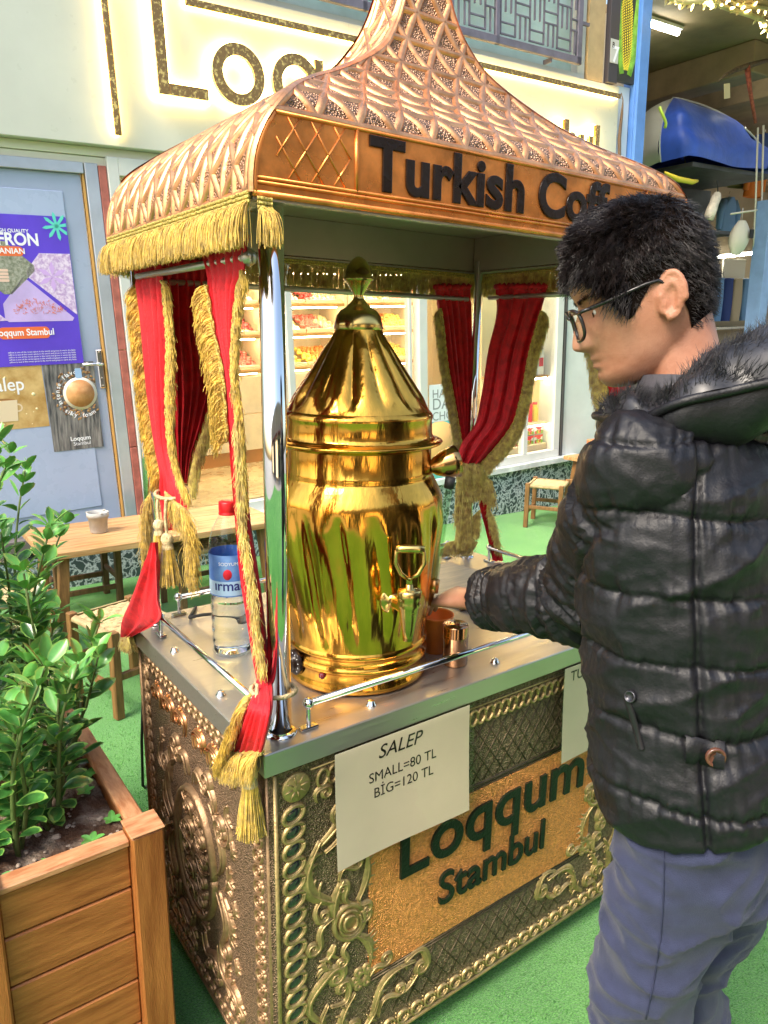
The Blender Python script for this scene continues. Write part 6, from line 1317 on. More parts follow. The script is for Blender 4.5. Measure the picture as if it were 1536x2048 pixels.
# ================================================================ the man at the cart
from mathutils.bvhtree import BVHTree
man = TH('person', 'person in a black quilted jacket with furry hood, glasses and blue trousers at the cart', 'person', (.49, -.49, 0))
skin = mat('skin', (.36, .15, .085), .46, vscale=17, sss=.10, bump=.22, bscale=420, col2=(.52, .27, .175), vlo=.3, vhi=.7); nylon = mat('black_nylon', (.006, .006, .009), .48, var=.2, vscale=12, rvar=.08, bump=.5, bscale=46, b2scale=420, bump2=.12, spec=.5)
denim = mat('blue_twill', (.027, .033, .076), .85, var=.16, vscale=30, bump=.5, bscale=700, sheen=.15); fur_m = mat('black_fur', (.022, .022, .027), .38, var=.6, vscale=30, spec=.6); hair_m = mat('dark_hair', (.016, .011, .010), .30, var=.5, vscale=40, spec=.7)
def remesh(mb, vox, smooth_it=2):
    me = bpy.data.meshes.new('tmp'); me.from_pydata(mb.verts().tolist(), [], mb.f); o = bpy.data.objects.new('tmp', me); COL.objects.link(o)
    r = o.modifiers.new('r', 'REMESH'); r.mode = 'VOXEL'; r.voxel_size = vox; r.adaptivity = 0
    if smooth_it: s_ = o.modifiers.new('s', 'SMOOTH'); s_.factor = .5; s_.iterations = smooth_it
    dg = bpy.context.evaluated_depsgraph_get(); ev = o.evaluated_get(dg); m2 = bpy.data.meshes.new_from_object(ev); bpy.data.objects.remove(o); bpy.data.meshes.remove(me)
    m2.materials.clear(); m2.polygons.foreach_set('use_smooth', [True]*len(m2.polygons)); return m2
def co_of(me):
    a = np.zeros(len(me.vertices)*3); me.vertices.foreach_get('co', a); return a.reshape(-1, 3)
def no_of(me):
    a = np.zeros(len(me.vertices)*3); me.vertex_normals.foreach_get('vector', a); return a.reshape(-1, 3)
def link(name, me, m_, par):
    me.materials.append(m_); o = bpy.data.objects.new(name, me); COL.objects.link(o); o.parent = par
    if par.name in WORLDP: o.matrix_parent_inverse = Matrix.Translation(-WORLDP[par.name])
    return o
def nz3(P, sc, seed=0): return np.array([noise.noise(Vector((p[0]*sc[0]+seed, p[1]*sc[1]+seed*.37, p[2]*sc[2]-seed*.61))) for p in P])
TF = nrm((-.22, .976, 0)); TL = V3(-TF[1], TF[0], 0)           # torso: forward, left
def ringloft(mb, secs, n=40, f=TF, l=TL, p=2.2):
    """secs: (centre, a along left, b along forward)"""
    th = np.arange(n)*2*math.pi/n; rows = []
    for c, a, b_ in secs:
        x = np.sign(np.cos(th))*np.abs(np.cos(th))**(2/p)*a; y = np.sign(np.sin(th))*np.abs(np.sin(th))**(2/p)*b_; rows.append(np.asarray(c)+np.outer(x, l)+np.outer(y, f))
    mb.grid(rows, closed=True); k = mb.n-len(rows)*n; mb.f.append(list(range(k, k+n))[::-1]); mb.m.append(0); mb.sm.append(True); mb.f.append(list(range(k+(len(rows)-1)*n, k+len(rows)*n))); mb.m.append(0); mb.sm.append(True)
def dense(pts, rad, k=8):
    pts = np.array(pts, float); t = np.arange(len(pts)); q = np.linspace(0, len(pts)-1, (len(pts)-1)*k+1); return np.stack([smooth_interp(q, t, pts[:, i]) for i in range(3)], 1), smooth_interp(q, t, np.array(rad, float))
HIP = V3(.485, -.492, .86); CH = V3(.505, -.43, 1.25); NB = V3(.50, -.39, 1.445)
SHL = V3(.345, -.425, 1.39); ELL = V3(.462, -.250, 1.135); WRL = V3(.466, .020, 1.036)
SHR = V3(.655, -.385, 1.39); ELR = V3(.70, -.30, 1.12); WRR = V3(.66, -.08, 1.03)
# ---- head in its own frame
HC = V3(.457, -.314, 1.619); fh_ = nrm((-.71, .70, 0)); pd_ = R(21); HF = fh_*math.cos(pd_)-EZ*math.sin(pd_); HU = EZ*math.cos(pd_)+fh_*math.sin(pd_); HL = V3(-fh_[1], fh_[0], 0)
H3 = lambda x, y, z: HC+HL*x+HF*y+HU*z
hz = [-.124, -.118, -.108, -.095, -.08, -.062, -.04, -.015, .012, .035, .06, .085, .105, .116, .121]
hfr = [.052, .074, .086, .0915, .089, .0895, .091, .0905, .0885, .0945, .088, .070, .044, .018, .002]; hbk = [-.02, -.03, -.042, -.055, -.068, -.079, -.090, -.098, -.101, -.101, -.096, -.083, -.058, -.028, -.002]; hwd = [.012, .030, .043, .052, .059, .0645, .070, .0735, .0755, .0758, .0715, .060, .041, .021, .002]
def headpt(th, z, grow=0.0):
    f_, b_, w = (float(smooth_interp(z, hz, a)) for a in (hfr, hbk, hwd)); cyy = (f_+b_)/2; hy = (f_-b_)/2+grow; w += grow; c, s_ = math.cos(th), math.sin(th); p = 2.25
    x = math.copysign(abs(c)**(2/p), c)*w; y = cyy+math.copysign(abs(s_)**(2/p), s_)*hy
    if s_ > 0 and grow == 0:
        g = lambda m_, sg: math.exp(-((z-m_)/sg)**2)
        nose = .0005+float(np.interp(z, [-.060, -.054, -.046, -.036, -.020, 0.0, .014], [0, .010, .0245, .0235, .0165, .007, 0])); sx_ = .0105+.007*g(-.046, .010)
        y += nose*math.exp(-(x/sx_)**2)
        y += (.0055*g(-.0665, .005)+.0055*g(-.0785, .0055)-.004*g(-.0725, .0025))*math.exp(-(x/.024)**2) - .004*g(-.088, .005)*math.exp(-(x/.02)**2)
        for e in (-1, 1): y -= .0085*g(-.001, .010)*math.exp(-((x-e*.033)/.014)**2); y += .002*g(.02, .006)*math.exp(-((x-e*.032)/.02)**2)
        y += .0025*g(-.03, .02)*(math.exp(-((x-.045)/.018)**2)+math.exp(-((x+.045)/.018)**2))
    return x, y
mb = MB(); rows = []
for z in np.concatenate([np.linspace(-.1235, -.1, 10), np.linspace(-.098, .02, 74), np.linspace(.024, .1205, 30)]):
    rows.append([H3(*headpt(a, z), z) for a in np.arange(150)*2*math.pi/150])
mb.grid(rows, closed=True); k0 = mb.n-len(rows)*150; mb.f.append(list(range(k0, k0+150))[::-1]); mb.m.append(0); mb.sm.append(True); mb.f.append(list(range(k0+(len(rows)-1)*150, k0+len(rows)*150))); mb.m.append(0); mb.sm.append(True)
P, r = dense([H3(0, -.035, .0), H3(0, -.030, -.07), (NB+H3(0, -.03, -.12))/2, NB-EZ*.02, NB-EZ*.08], [.055, .056, .056, .062, .085]); mb.tube(P, r, 28)
# ears
for sg in (1, -1):
    E0 = H3(sg*.076, -.012, -.014); eo = nrm(HL*sg*.80-HF*.60); ey = nrm(HU*.97-HF*.22); ex = nrm(np.cross(ey, np.cross(HL*sg, ey)*-1)); exx = nrm(-HF*.88+HL*sg*.42-HU*.15)
    out = lambda a, q: E0+exx*(.013+.0175*math.cos(a)*q)+ey*(.033*math.sin(a)*q*(1 if math.sin(a) > 0 else .98)-.001)
    rim = [out(a, 1.0-.18*max(0, -math.sin(a))**2) for a in np.linspace(-.25, 3.9, 26)]; mb.tube(rim, np.concatenate([np.linspace(.0045, .0042, 20), np.linspace(.0042, .0055, 6)]), 8)
    mb.tube([out(a, .58) for a in np.linspace(-.9, 2.4, 16)], .0042, 8); mb.lathe([(.001, -.004), (.95, -.0035), (1.0, 0), (.85, .0025), (.3, -.001), (.001, -.0015)], 28, E0+exx*.013-ey*.002, (exx*.0165, ey*.031, nrm(np.cross(exx, ey))))
    mb.tube([out(4.2, .72), out(4.55, .86), out(4.85, .80)], [.006, .0085, .006], 10); mb.tube([E0+exx*.003-ey*.006, E0+exx*.002-ey*.014], [.005, .0055], 8); mb.tube([E0-HL*sg*.012+exx*.006, E0+exx*.008], [.022, .012], 12)
# torso, arms, legs beneath the clothes
ringloft(mb, [(HIP-EZ*.08, .12, .08), (HIP, .125, .085), (HIP+EZ*.15, .13, .085), (CH, .165, .105), (CH+(NB-CH)*.62, .165, .09), (NB-EZ*.03, .09, .065)])
for a_, b_, c_ in ((SHL, ELL, WRL), (SHR, ELR, WRR)): P, r = dense([a_+(NB-a_)*.25-EZ*.03, a_, (a_+b_)/2, b_, (b_+c_)/2, c_], [.05, .052, .046, .040, .036, .027]); mb.tube(P, r, 18)
LGL = [V3(.415, -.50, .86), V3(.412, -.490, .66), V3(.408, -.470, .48), V3(.420, -.505, .27), V3(.418, -.518, .07)]; LGR = [V3(.560, -.505, .86), V3(.560, -.487, .66), V3(.552, -.455, .48), V3(.572, -.495, .27), V3(.575, -.51, .07)]
for lg in (LGL, LGR): P, r = dense(lg, [.066, .066, .052, .048, .034]); mb.tube(P, r, 18)
# left hand: palm, four bent fingers and a thumb, reaching over the cup
hd = nrm((-.006, .13, -.030)); hx = nrm(V3(.97, .05, .22)-hd*(V3(.97, .05, .22)@hd)); hn = np.cross(hx, hd)       # hx towards the thumb, hn up from the back of the hand
Hp = lambda x, y, z: WRL+hx*x+hd*y+hn*z
ringloft(mb, [(Hp(0, -.01, 0), .026, .019), (Hp(0, .015, .001), .028, .0185), (Hp(.001, .045, .002), .036, .0165), (Hp(.001, .075, .002), .0395, .0145), (Hp(0, .092, .0), .036, .011)], 28, hn, hx)
for x0, L, cl, sp in ((.029, .074, .55, .10), (.0105, .082, .50, .03), (-.0085, .077, .55, -.04), (-.027, .062, .62, -.12)):
    p0 = Hp(x0, .082, .002); d1 = nrm(hd+hx*sp-hn*.30); d2 = nrm(hd+hx*sp*.8-hn*(.30+cl)); d3 = nrm(hd+hx*sp*.6-hn*(.55+cl*1.9)); p1 = p0+d1*L*.46; p2 = p1+d2*L*.31; p3 = p2+d3*L*.25
    mb.tube([p0-d1*.015, p0, (p0+p1)/2, p1, (p1+p2)/2, p2, (p2+p3)/2, p3], [.0095, .0098, .0083, .0090, .0077, .0080, .0072, .0045], 12)
p0 = Hp(.024, .025, -.006); p1 = Hp(.046, .052, -.018); p2 = Hp(.050, .082, -.034); p3 = Hp(.046, .106, -.044); mb.tube([p0, (p0+p1)/2, p1, (p1+p2)/2, p2, (p2+p3)/2, p3], [.014, .0135, .0118, .0098, .0098, .0088, .0055], 12)
hd2 = nrm((.0, .145, -.03)); WP = WRR; mb.tube([WP-hd2*.01, WP+hd2*.03, WP+hd2*.075], [.026, .030, .026], 16)
for q in (-.026, -.009, .009, .026): mb.tube([WP+hd2*.07+EX*q, WP+hd2*.11+EX*q-EZ*.015, WP+hd2*.135+EX*q-EZ*.04], [.009, .0082, .006], 10)
mb.tube([WP+hd2*.02-EX*.022, WP+hd2*.06-EX*.045-EZ*.02, WP+hd2*.085-EX*.042-EZ*.035], [.013, .0105, .007], 10)
body = link('body', remesh(mb, .0029, 2), skin, man)
# finger nails, eyes, brows
mb = MB()
for x0, L, cl, sp in ((.029, .074, .55, .10), (.0105, .082, .50, .03), (-.0085, .077, .55, -.04), (-.027, .062, .62, -.12)):
    p0 = Hp(x0, .082, .002); d1 = nrm(hd+hx*sp-hn*.30); d2 = nrm(hd+hx*sp*.8-hn*(.30+cl)); d3 = nrm(hd+hx*sp*.6-hn*(.55+cl*1.9)); p2 = p0+d1*L*.46+d2*L*.31; c_ = p2+d3*L*.19; up_ = nrm(np.cross(hx, d3)); mb.lathe([(0, .0012), (.0045, .0008), (.0052, 0)], 10, c_+up_*.0058, (hx, d3*1.3, up_))
OB('finger_nail', mb, mat('nail', (.72, .46, .38), .3), man)
for e in (1, -1):
    o = OB('eye', MB().lathe([(0.0003, -.0095), (.006, -.0075), (.0095, 0), (.006, .0075), (.0003, .0095)], 20, H3(e*.032, .0665, -.003), (HL, HU, HF)), mat('eye_white', (.75, .72, .68), .2), man); OB('iris', MB().lathe([(.0055, .0002), (.004, .0012), (0, .0016)], 16, H3(e*.033, .0665, -.002)+HF*.0095-HU*.003, (HL, HU, HF)), mat('dark_iris', (.03, .015, .01), .1), o)
rg = np.random.RandomState(4)
for e in (1, -1):
    rt = []; tp_ = []
    for k in range(170):
        q = rg.rand(); x = e*(.014+.042*q); z = .0165+.007*math.sin(q*2.4)+rg.randn()*.0022; a = math.atan2(.07, x) if True else 0
        yv = headpt(math.pi/2-e*math.asin(min(.95, abs(x)/.078)), z)[1]; p_ = H3(x, yv+.0008, z); rt.append(p_); tp_.append(p_+HL*e*.007-HU*.001+HF*.0012)
    mb = MB(); mb.strands(rt, tp_, .00045, wob=.0004, seg=2); OB('eyebrow', mb, hair_m, man)
# ---- hair: a close cap under thousands of short locks
def hairline(th):
    """lowest z of the hair by direction (th 90 deg = front)"""
    a = (math.degrees(th)) % 360; a = a if a <= 180 else a
    return float(np.interp(a, [0, 20, 35, 50, 70, 90, 110, 130, 145, 160, 180, 196, 215, 240, 270, 300, 325, 344, 360], [.012, -.030, .000, .040, .052, .055, .052, .040, .0, -.030, .012, -.012, -.075, -.100, -.108, -.100, -.075, -.012, .012]))
mb = MB(); rows = []
def hgrow(th, z): 
    t_ = max(0, min(1, (z-.02)/.09)); s_ = math.sin(th); return .002+.009*t_+.003*max(0, s_)*t_+.001*max(0, -s_)*max(0, min(1, (z+.05)/.08))
nT = 84
for i in range(40):
    row = []
    for j in range(nT):
        th = j*2*math.pi/nT; z0 = hairline(th); q = i/39; z = z0+(.1205-z0)*q**.85; g_ = hgrow(th, z)*min(1, q*6+.15); x, y = headpt(th, z, max(.0015, g_)); row.append(H3(x, y, z+g_*max(0, (z-.03)/.09)*1.1))
    rows.append(row)
mb.grid(rows, closed=True); k0 = mb.n-nT; mb.f.append(list(range(k0, k0+nT))); mb.m.append(0); mb.sm.append(True); hair = OB('hair', mb, mat('matte_hair_cap', (.010, .007, .006), .95, spec=0.0), man)  # matte near-black hair cap under the locks
Hr = np.array(rows); rg = np.random.RandomState(8); rt = []; tp_ = []
for k in range(15000):
    j = rg.randint(nT); i = int(39*rg.rand()**.8); th = (j+rg.rand())*2*math.pi/nT; p_ = Hr[i, j]; pn = Hr[i, (j+1) % nT]; pu = Hr[min(39, i+1), j]; q = i/39
    p_ = p_+(pn-p_)*rg.rand()+(pu-p_)*rg.rand()*(i < 39); nn = nrm(p_-H3(0, -.005, .0)); s_ = math.sin(th); topness = max(0, min(1, (float((p_-HC)@HU)-.03)/.08)); wv = noise.noise(Vector(p_*28))
    comb = nrm(HF*.75+HL*(.25+.9*wv)-HU*.10); down = nrm(-HU*.9-HF*.35+HL*.5*wv)
    if s_ > .25 and topness < .8: d = nrm(nn*.30-HU*.6+HF*.25+HL*(.3+.9*wv)); L = .020+.014*rg.rand()
    else: d = nrm(comb*topness+down*(1-topness)+nn*(.16+.25*rg.rand())); L = (.010+.006*rg.rand())*(1-topness)+(.017+.011*rg.rand())*topness
    if s_ < .25 and i < 6: L *= .55
    d = nrm(d+rg.randn(3)*.09); rt.append(p_-nn*.002); tp_.append(p_+d*L)
for k in range(5200):
    j = rg.randint(nT); i = int(14+25*rg.rand()); p_ = Hr[i, j]+(Hr[min(39, i+1), (j+1) % nT]-Hr[i, j])*rg.rand(); nn = nrm(p_-H3(0, -.005, 0)); cw_v = H3(0, -.055, .09); tg = p_-cw_v; tg = tg-nn*(tg@nn); tw_ = np.cross(nn, nrm(tg)); d = nrm(nrm(tg)*.9+tw_*.5+nn*.16+rg.randn(3)*.13); rt.append(p_-nn*.002); tp_.append(p_+d*(.014+.014*rg.rand()))
rt = np.array(rt); tp_ = np.array(tp_); cs = rg.choice(len(rt), 1500, replace=False); cr_, ct_ = rt[cs], tp_[cs]
for k0 in range(0, len(rt), 1500):
    dd = ((rt[k0:k0+1500, None, :]-cr_[None])**2).sum(2).argmin(1); pull = .35+.4*rg.rand(len(dd))[:, None]; tp_[k0:k0+1500] = tp_[k0:k0+1500]*(1-pull)+(ct_[dd]+(rt[k0:k0+1500]-cr_[dd])*.35)*pull
mb = MB(); mb.strands(rt, tp_, .00068, wob=.0035, seg=3, taper=.25); OB('hair_locks', mb, hair_m, hair)
# ---- glasses
black_ac = mat('black_acetate', (.012, .011, .012), .22, coat=.4); lens_m = pane_mat('lens_glass', (.95, .97, .95)); gl_ = MB()
def lens_outline(e, q=1.0):
    return [H3(e*(.034+.0275*q*math.copysign(abs(math.cos(a))**.62, math.cos(a))), .1065-.0035*abs(math.cos(a)+.0)-.010*max(0, math.cos(a)*1)*.6, -.011+.0225*q*math.copysign(abs(math.sin(a))**.68, math.sin(a))) for a in np.linspace(0, 2*math.pi, 40)[:-1]]
for e in (1, -1): gl_.tube(lens_outline(e), .0027, 8, closed=True)
gl_.tube([H3(.0095, .107, .001), H3(0, .109, .003), H3(-.0095, .107, .001)], .0021, 8)
for e in (1, -1): gl_.tube([H3(e*.060, .0985, .004), H3(e*.0685, .094, .006), H3(e*.073, .082, .006)], .0028, 8); gl_.tube([H3(e*.073, .082, .006), H3(e*.0765, .045, .008), H3(e*.0785, .005, .011), H3(e*.0785, -.012, .010), H3(e*.0765, -.035, -.012)], [.0033, .0031, .0030, .0028, .002], 8)
glo = OB('glasses', gl_, black_ac, man)
for e in (1, -1):
    mb = MB(); P = lens_outline(e, .97); c_ = np.mean(P, 0); n_ = len(P); mb.add(list(P)+[c_], [(i, (i+1) % n_, n_) for i in range(n_)], 0, True); OB('lens', mb, lens_m, glo)
# ---- quilted jacket: torso and sleeves fused, then quilted
def torso_c(z): 
    q = (z-HIP[2])/(NB[2]-HIP[2]); b0 = V3(.515, -.475, 0); b1 = V3(.505, -.42, 0); b2 = V3(.50, -.395, 0)
    return (b0*(1-q)**2+b1*2*q*(1-q)+b2*q*q)*V3(1, 1, 0)+EZ*z
mb = MB(); JZ = [(.845, .196, .142), (.853, .203, .150), (.90, .204, .150), (1.0, .200, .146), (1.10, .200, .146), (1.2, .210, .150), (1.29, .214, .150), (1.36, .200, .138), (1.41, .165, .118), (1.445, .12, .10), (1.47, .095, .088)]
ringloft(mb, [(torso_c(z), a, b_) for z, a, b_ in JZ], 56, p=2.35)
mb.v[-1] = mb.v[-1]+EZ*(np.clip((1.1-mb.v[-1][:, 2:])/.25, 0, 1)*(.016+.40*np.clip((mb.v[-1]-V3(.515, -.475, 0))@(-TF), -.02, .16))[:, None])
ARML = [NB+(SHL-NB)*.72-EZ*.035, SHL, SHL+(ELL-SHL)*.33+V3(-.006, -.004, 0), SHL+(ELL-SHL)*.70, ELL+V3(-.004, -.006, -.006), ELL+(WRL-ELL)*.35, ELL+(WRL-ELL)*.70, ELL+(WRL-ELL)*.86]; ARL = [.074, .075, .076, .075, .074, .067, .058, .053]
ARMR = [NB+(SHR-NB)*.72-EZ*.035, SHR, (SHR+ELR)/2, ELR, (ELR+WRR)/2, ELR+(WRR-ELR)*.93]; ARR = [.078, .079, .080, .076, .065, .054]
for A_, r_ in ((ARML, ARL), (ARMR, ARR)): P, r = dense(A_, r_, 10); mb.tube(P, r, 30)
jm = remesh(mb, .0044, 3); C_ = co_of(jm); Nn = no_of(jm)
P, r = dense(ARML, ARL, 24); d_ = np.concatenate([[0], np.cumsum(np.linalg.norm(np.diff(P, axis=0), axis=1))])
D2 = ((C_[:, None, :]-P[None, ::3, :])**2).sum(2); ii = D2.argmin(1)*3; dist = np.sqrt(D2.min(1)); armw = np.clip((r[ii]*1.22-dist)/.012, 0, 1)*np.clip((d_[ii]-.10)/.05, 0, 1)
Tc = np.array([torso_c(z) for z in C_[:, 2]]); rel = C_-Tc; ang = np.arctan2(rel@TF, rel@TL); s_arm = d_[ii]
wv1 = nz3(C_, (7, 7, 7), 3); wv2 = nz3(C_, (24, 24, 24), 9); wv3 = nz3(C_, (55, 55, 55), 5)
def quilt(u, step, ph, puck):
    f = (u+ph)/step; k = f-np.floor(f); dd = np.minimum(k, 1-k)*step; puff = np.sqrt(np.clip(np.sin(np.pi*k), 0, 1)); groove = np.exp(-(dd/.0045)**2); near = np.exp(-dd/.022)
    return .0052*puff-.0050*groove+near*puck, dd
angp = ang*.2; pk_t = .0055*nz3(np.stack([ang*7, C_[:, 2]*3, np.zeros(len(C_))], 1), (2.2, 1, 1), 2)+.0050*nz3(np.stack([ang*17, C_[:, 2]*5, np.zeros(len(C_))], 1), (1.9, 1, 1), 6)
q_t, d_t = quilt(C_[:, 2]+.012*wv1+.006*np.sin(ang*3), .098, .045, pk_t)
fold_t = .010*(1-np.abs(nz3(np.stack([C_[:, 0]*.9, C_[:, 1]*.9, C_[:, 2]*2.4+.9*ang*.2], 1), (6, 6, 6), 11)))**3-.005
seam = np.exp(-((ang-(-2.55))/.022)**2)+np.exp(-((ang-(-.35))/.022)**2); seam2 = np.exp(-((ang+2.55)/.11)**2)
side_ = np.cross(np.gradient(P, axis=0), EZ); circ = np.array([math.atan2(*(float((C_[i]-P[k])@v) for v in (nrm(side_[k]), EZ))) for i, k in enumerate(ii)])
pk_a = .005*nz3(np.stack([circ*2.6, s_arm*5, circ*0], 1), (1.5, 1, 1), 21)+.0048*nz3(np.stack([circ*7.5, s_arm*7, circ*0], 1), (1.6, 1, 1), 23)
q_a, d_a = quilt(s_arm+.022*np.cos(circ)+.008*wv1, .088, .03, pk_a); elb = np.exp(-((s_arm-(d_[-1]*.60))/.09)**2); q_a = q_a+elb*.008*np.sin(s_arm*150+2*np.sin(circ)+3*wv1)
cuff = np.clip((s_arm-(d_[-1]-.085))/.03, 0, 1); q_a = q_a*(1-cuff)+cuff*(.0045*np.sin(s_arm*330+1.2*np.sin(circ*2)+4*wv1))
cr1 = (1-np.abs(nz3(np.stack([C_[:, 0]*.8+C_[:, 2]*.35, C_[:, 1]*.8, C_[:, 2]*1.9-C_[:, 0]*.6], 1), (13, 13, 13), 41)))**4; cr2 = (1-np.abs(nz3(np.stack([C_[:, 0]+C_[:, 2]*.5, C_[:, 1], C_[:, 2]*1.7], 1), (27, 27, 27), 17)))**4
crum = .0022*cr1+.0016*cr2-.0014
h_t = crum+q_t+fold_t-.009*seam*1.0+.0022*wv2+.001*wv3+.006*seam2*nz3(np.stack([C_[:, 2]*5, ang, ang*0], 1), (6, 1, 1), 4)
h_a = crum+q_a+.004*wv2+.0018*wv3+.006*(1-np.abs(wv1))**4
lim = np.clip((C_[:, 2]-.853)/.02, .15, 1); H_ = (h_t*(1-armw)+h_a*armw-.013*np.exp(-((armw-.5)/.30)**2))*lim; C2 = C_+Nn*H_[:, None]; jm.vertices.foreach_set('co', C2.ravel()); jm.update()
jacket = link('jacket', jm, nylon, man)
bv = BVHTree.FromPolygons([Vector(c) for c in C2], [tuple(p.vertices) for p in jm.polygons])
def hit(px_, py_):
    d = ray(px_, py_); l, n_, i_, dd = bv.ray_cast(Vector(CAM), Vector(d)); return (np.array(l), np.array(n_)) if l is not None else (at_depth(px_, py_, 1.0), -FW)
def button(px_, py_, r_, m_, holes=True):
    c_, n_ = hit(px_, py_); x_ = nrm(np.cross(EZ, n_)); y_ = np.cross(n_, x_); mb_ = MB(); mb_.lathe([(0, .003), (r_*.62, .0025), (r_*.72, .0045), (r_*.92, .0048), (r_, .003), (r_, 0)], 26, c_+n_*.002, (x_, y_, n_)); o_ = OB('button', mb_, m_, jacket)
    if holes:
        k_ = MB()
        for a in range(4): k_.lathe([(r_*.12, .0004), (0, .0006)], 8, c_+n_*.0049+x_*r_*.25*math.cos(a*1.571+.8)+y_*r_*.25*math.sin(a*1.571+.8), (x_, y_, n_))
        OB('button_hole', k_, rubber, o_)
button(1402, 1512, .0135, mat('brown_horn_button', (.10, .04, .025), .25, var=.4, vscale=60, coat=.4)); button(1237, 1393, .0085, mat('dark_snap', (.06, .06, .07), .3, .8), False)
def strap(pts, w_, th_=.004, m_=nylon, name='strap'):
    mb_ = MB(); rws = []
    for px_, py_ in pts: c_, n_ = hit(px_, py_); rws.append((c_, n_))
    L_, Rr = [], []
    for i, (c_, n_) in enumerate(rws):
        t_ = nrm(rws[min(i+1, len(rws)-1)][0]-rws[max(i-1, 0)][0]); s_ = nrm(np.cross(n_, t_)); L_.append([c_+s_*w_+n_*.001, c_+s_*w_*.9+n_*th_, c_-s_*w_*.9+n_*th_, c_-s_*w_+n_*.001])
    mb_.grid(L_, flip=True); return OB(name, mb_, m_, jacket)
strap([(1340+20*k, 1497+3.0*k) for k in range(5)], .019, .006); strap([(1227, 1392), (1238, 1425), (1248, 1460), (1258, 1496)], .0045, .005, mat('black_zip', (.03, .03, .035), .3, .5), 'pocket_zip')
# ---- hood lying on the shoulders: outer fabric roll and fur lining
def hoodpt(ph, a, gr=0.0):
    c, s_ = math.cos(ph), math.sin(ph); bk = max(0, -c); rf = .085+.050*bk; rl = .112; ctr = NB+TF*c*rf+TL*s_*rl+EZ*(-.030+.085*bk+.015*abs(s_)); out = nrm(TF*c*rl+TL*s_*rf); rr = .024+.046*bk**.8+.022*abs(s_)
    rr2 = rr*(1+.10*math.sin(5*ph+2*a)+.06*math.sin(11*ph-a))+gr; sl = nrm(out*.86+EZ*.35*(1-.5*bk)); up_ = nrm(EZ-out*.25); return ctr+sl*math.cos(a)*rr2*1.18+up_*math.sin(a)*rr2*.86
mb = MB(); mb.grid([[hoodpt(ph, a) for a in np.arange(30)*2*math.pi/30] for ph in np.linspace(0, 2*math.pi, 90)], closed=True, flip=True); hood = OB('hood', mb, nylon, jacket)
mb = MB(); mb.tube([hoodpt(ph, -.02, .004) for ph in np.linspace(.5, 2*math.pi-.5, 90)], .0065, 8); OB('hood_piping', mb, nylon, hood)
mb = MB(); mb.grid([[hoodpt(ph, a, .007+.003*math.sin(13*ph+5*a)) for a in np.linspace(.06, 3.5, 22)] for ph in np.linspace(.75, 2*math.pi-.75, 80)], flip=True); fur = OB('fur_lining', mb, fur_m, hood)
rg = np.random.RandomState(15); rt = []; tp_ = []
for k in range(15000):
    ph = .72+(2*math.pi-1.44)*rg.rand(); a = .05+3.4*rg.rand(); p_ = hoodpt(ph, a, .005); n_ = nrm(hoodpt(ph, a, .02)-p_); t_ = nrm(hoodpt(ph+.05, a)-p_); cl = noise.noise(Vector((ph*6, a*4, 1))); w_ = nrm(np.cross(n_, t_)); d = nrm(n_*.55+t_*(.5+1.4*cl)+w_*(.5+1.2*noise.noise(Vector((ph*7, a*5, 7))))+rg.randn(3)*.22); rt.append(p_); tp_.append(p_+d*(.013+.012*rg.rand()))
mb = MB(); mb.strands(rt, tp_, .00055, wob=.002, seg=3, taper=.2); OB('fur_strands', mb, fur_m, fur)
# collar standing at the front of the neck
mb = MB(); ph_ = np.linspace(-1.75, 1.75, 40); sec = []
for ph in ph_:
    c, s_ = math.cos(ph), math.sin(ph); b0 = NB+TF*c*.083+TL*s_*.090-EZ*.045; t0 = NB+TF*c*.070+TL*s_*.078+EZ*(.050+.012*abs(s_)); o_ = nrm(TF*c+TL*s_); sec.append([b0+o_*.004, (b0+t0)/2+o_*.012, t0+o_*.005, t0-o_*.004, (b0+t0)/2-o_*.004, b0-o_*.008])
mb.grid(sec, closed=True, flip=True); OB('collar', mb, mat('charcoal_nylon', (.06, .06, .07), .4, bump=.4, bscale=60), jacket)
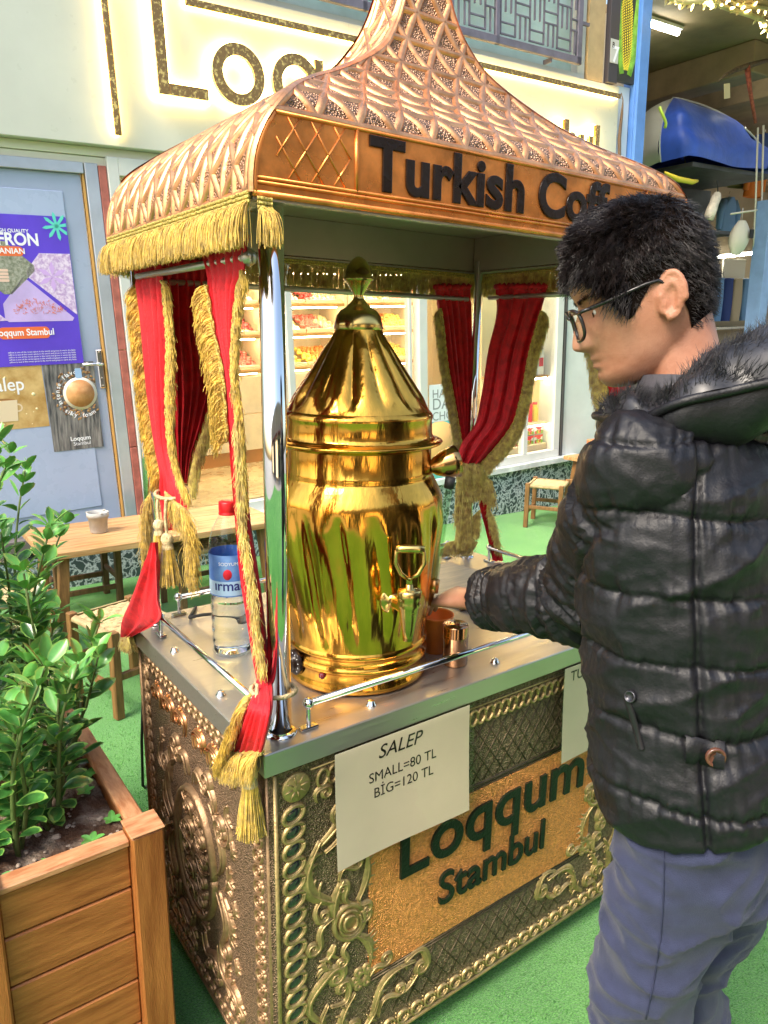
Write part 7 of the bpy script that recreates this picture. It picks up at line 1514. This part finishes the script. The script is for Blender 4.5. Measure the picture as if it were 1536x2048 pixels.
# ---- trousers
mb = MB(); ringloft(mb, [(HIP-EZ*.12+V3(.004, 0, 0), .150, .112), (HIP-EZ*.05, .158, .116), (HIP+EZ*.03, .155, .112), (HIP+EZ*.10, .148, .106)], 44)
TLL = [LGL[0]+EZ*.0, LGL[0]-EZ*.09, LGL[1]+V3(-.004, .006, .0), LGL[2], LGL[3], LGL[4]+EZ*.03]; TLR = [LGR[0]+EZ*.0, LGR[0]-EZ*.09, LGR[1], LGR[2], LGR[3], LGR[4]+EZ*.03]
for lg in (TLL, TLR): P, r = dense(lg, [.084, .089, .081, .070, .066, .064], 10); mb.tube(P, r, 30)
tm = remesh(mb, .0058, 4); C_ = co_of(tm); Nn = no_of(tm); f1 = nz3(np.stack([C_[:, 0]*.8, C_[:, 1]*.8, C_[:, 2]*2.1-C_[:, 0]*1.5], 1), (7, 7, 7), 31); f2 = nz3(C_, (20, 20, 34), 8); f3 = nz3(np.stack([C_[:, 0], C_[:, 1], C_[:, 2]*1.6], 1), (11, 11, 11), 13)
hh = .013*(1-np.abs(f1))**4+.008*(1-np.abs(f3))**5+.0025*f2-.006; tm.vertices.foreach_set('co', (C_+Nn*hh[:, None]).ravel()); tm.update(); trousers = link('trousers', tm, denim, man)
C3 = co_of(tm); bv = BVHTree.FromPolygons([Vector(c) for c in C3], [tuple(p.vertices) for p in tm.polygons])
mb = MB(); S_ = [];
for q in np.linspace(0, 1, 30):
    c_, n_ = hit(1302-36*q+14*math.sin(q*3), 1665+372*q); S_.append(c_+n_*.0012)
mb.tube(S_, .0012, 6); OB('side_seam', mb, mat('dark_blue_seam', (.02, .024, .06), .8), trousers)
# ---- shoes
for lg, nm in ((LGL, 1), (LGR, -1)):
    a_ = lg[4]*V3(1, 1, 0); mb = MB(); P, r = dense([a_-TF*.055+EZ*.055, a_+EZ*.06, a_+TF*.06+EZ*.05, a_+TF*.14+EZ*.036, a_+TF*.195+EZ*.030], [.034, .046, .044, .040, .022]); mb.tube(P, r, 20); ringloft(mb, [(a_+TF*.065+EZ*.001, .042, .135), (a_+TF*.065+EZ*.022, .045, .138), (a_+TF*.065+EZ*.030, .042, .132)], 30); mb.tube([a_+EZ*.05, a_+EZ*.12], [.044, .042], 18)
    link('shoe', remesh(mb, .005, 2), mat('brown_leather', (.09, .045, .025), .45, var=.3), man)
man.location = Vector(man.location)+Vector(RT*V3(1, 1, 0))*.018
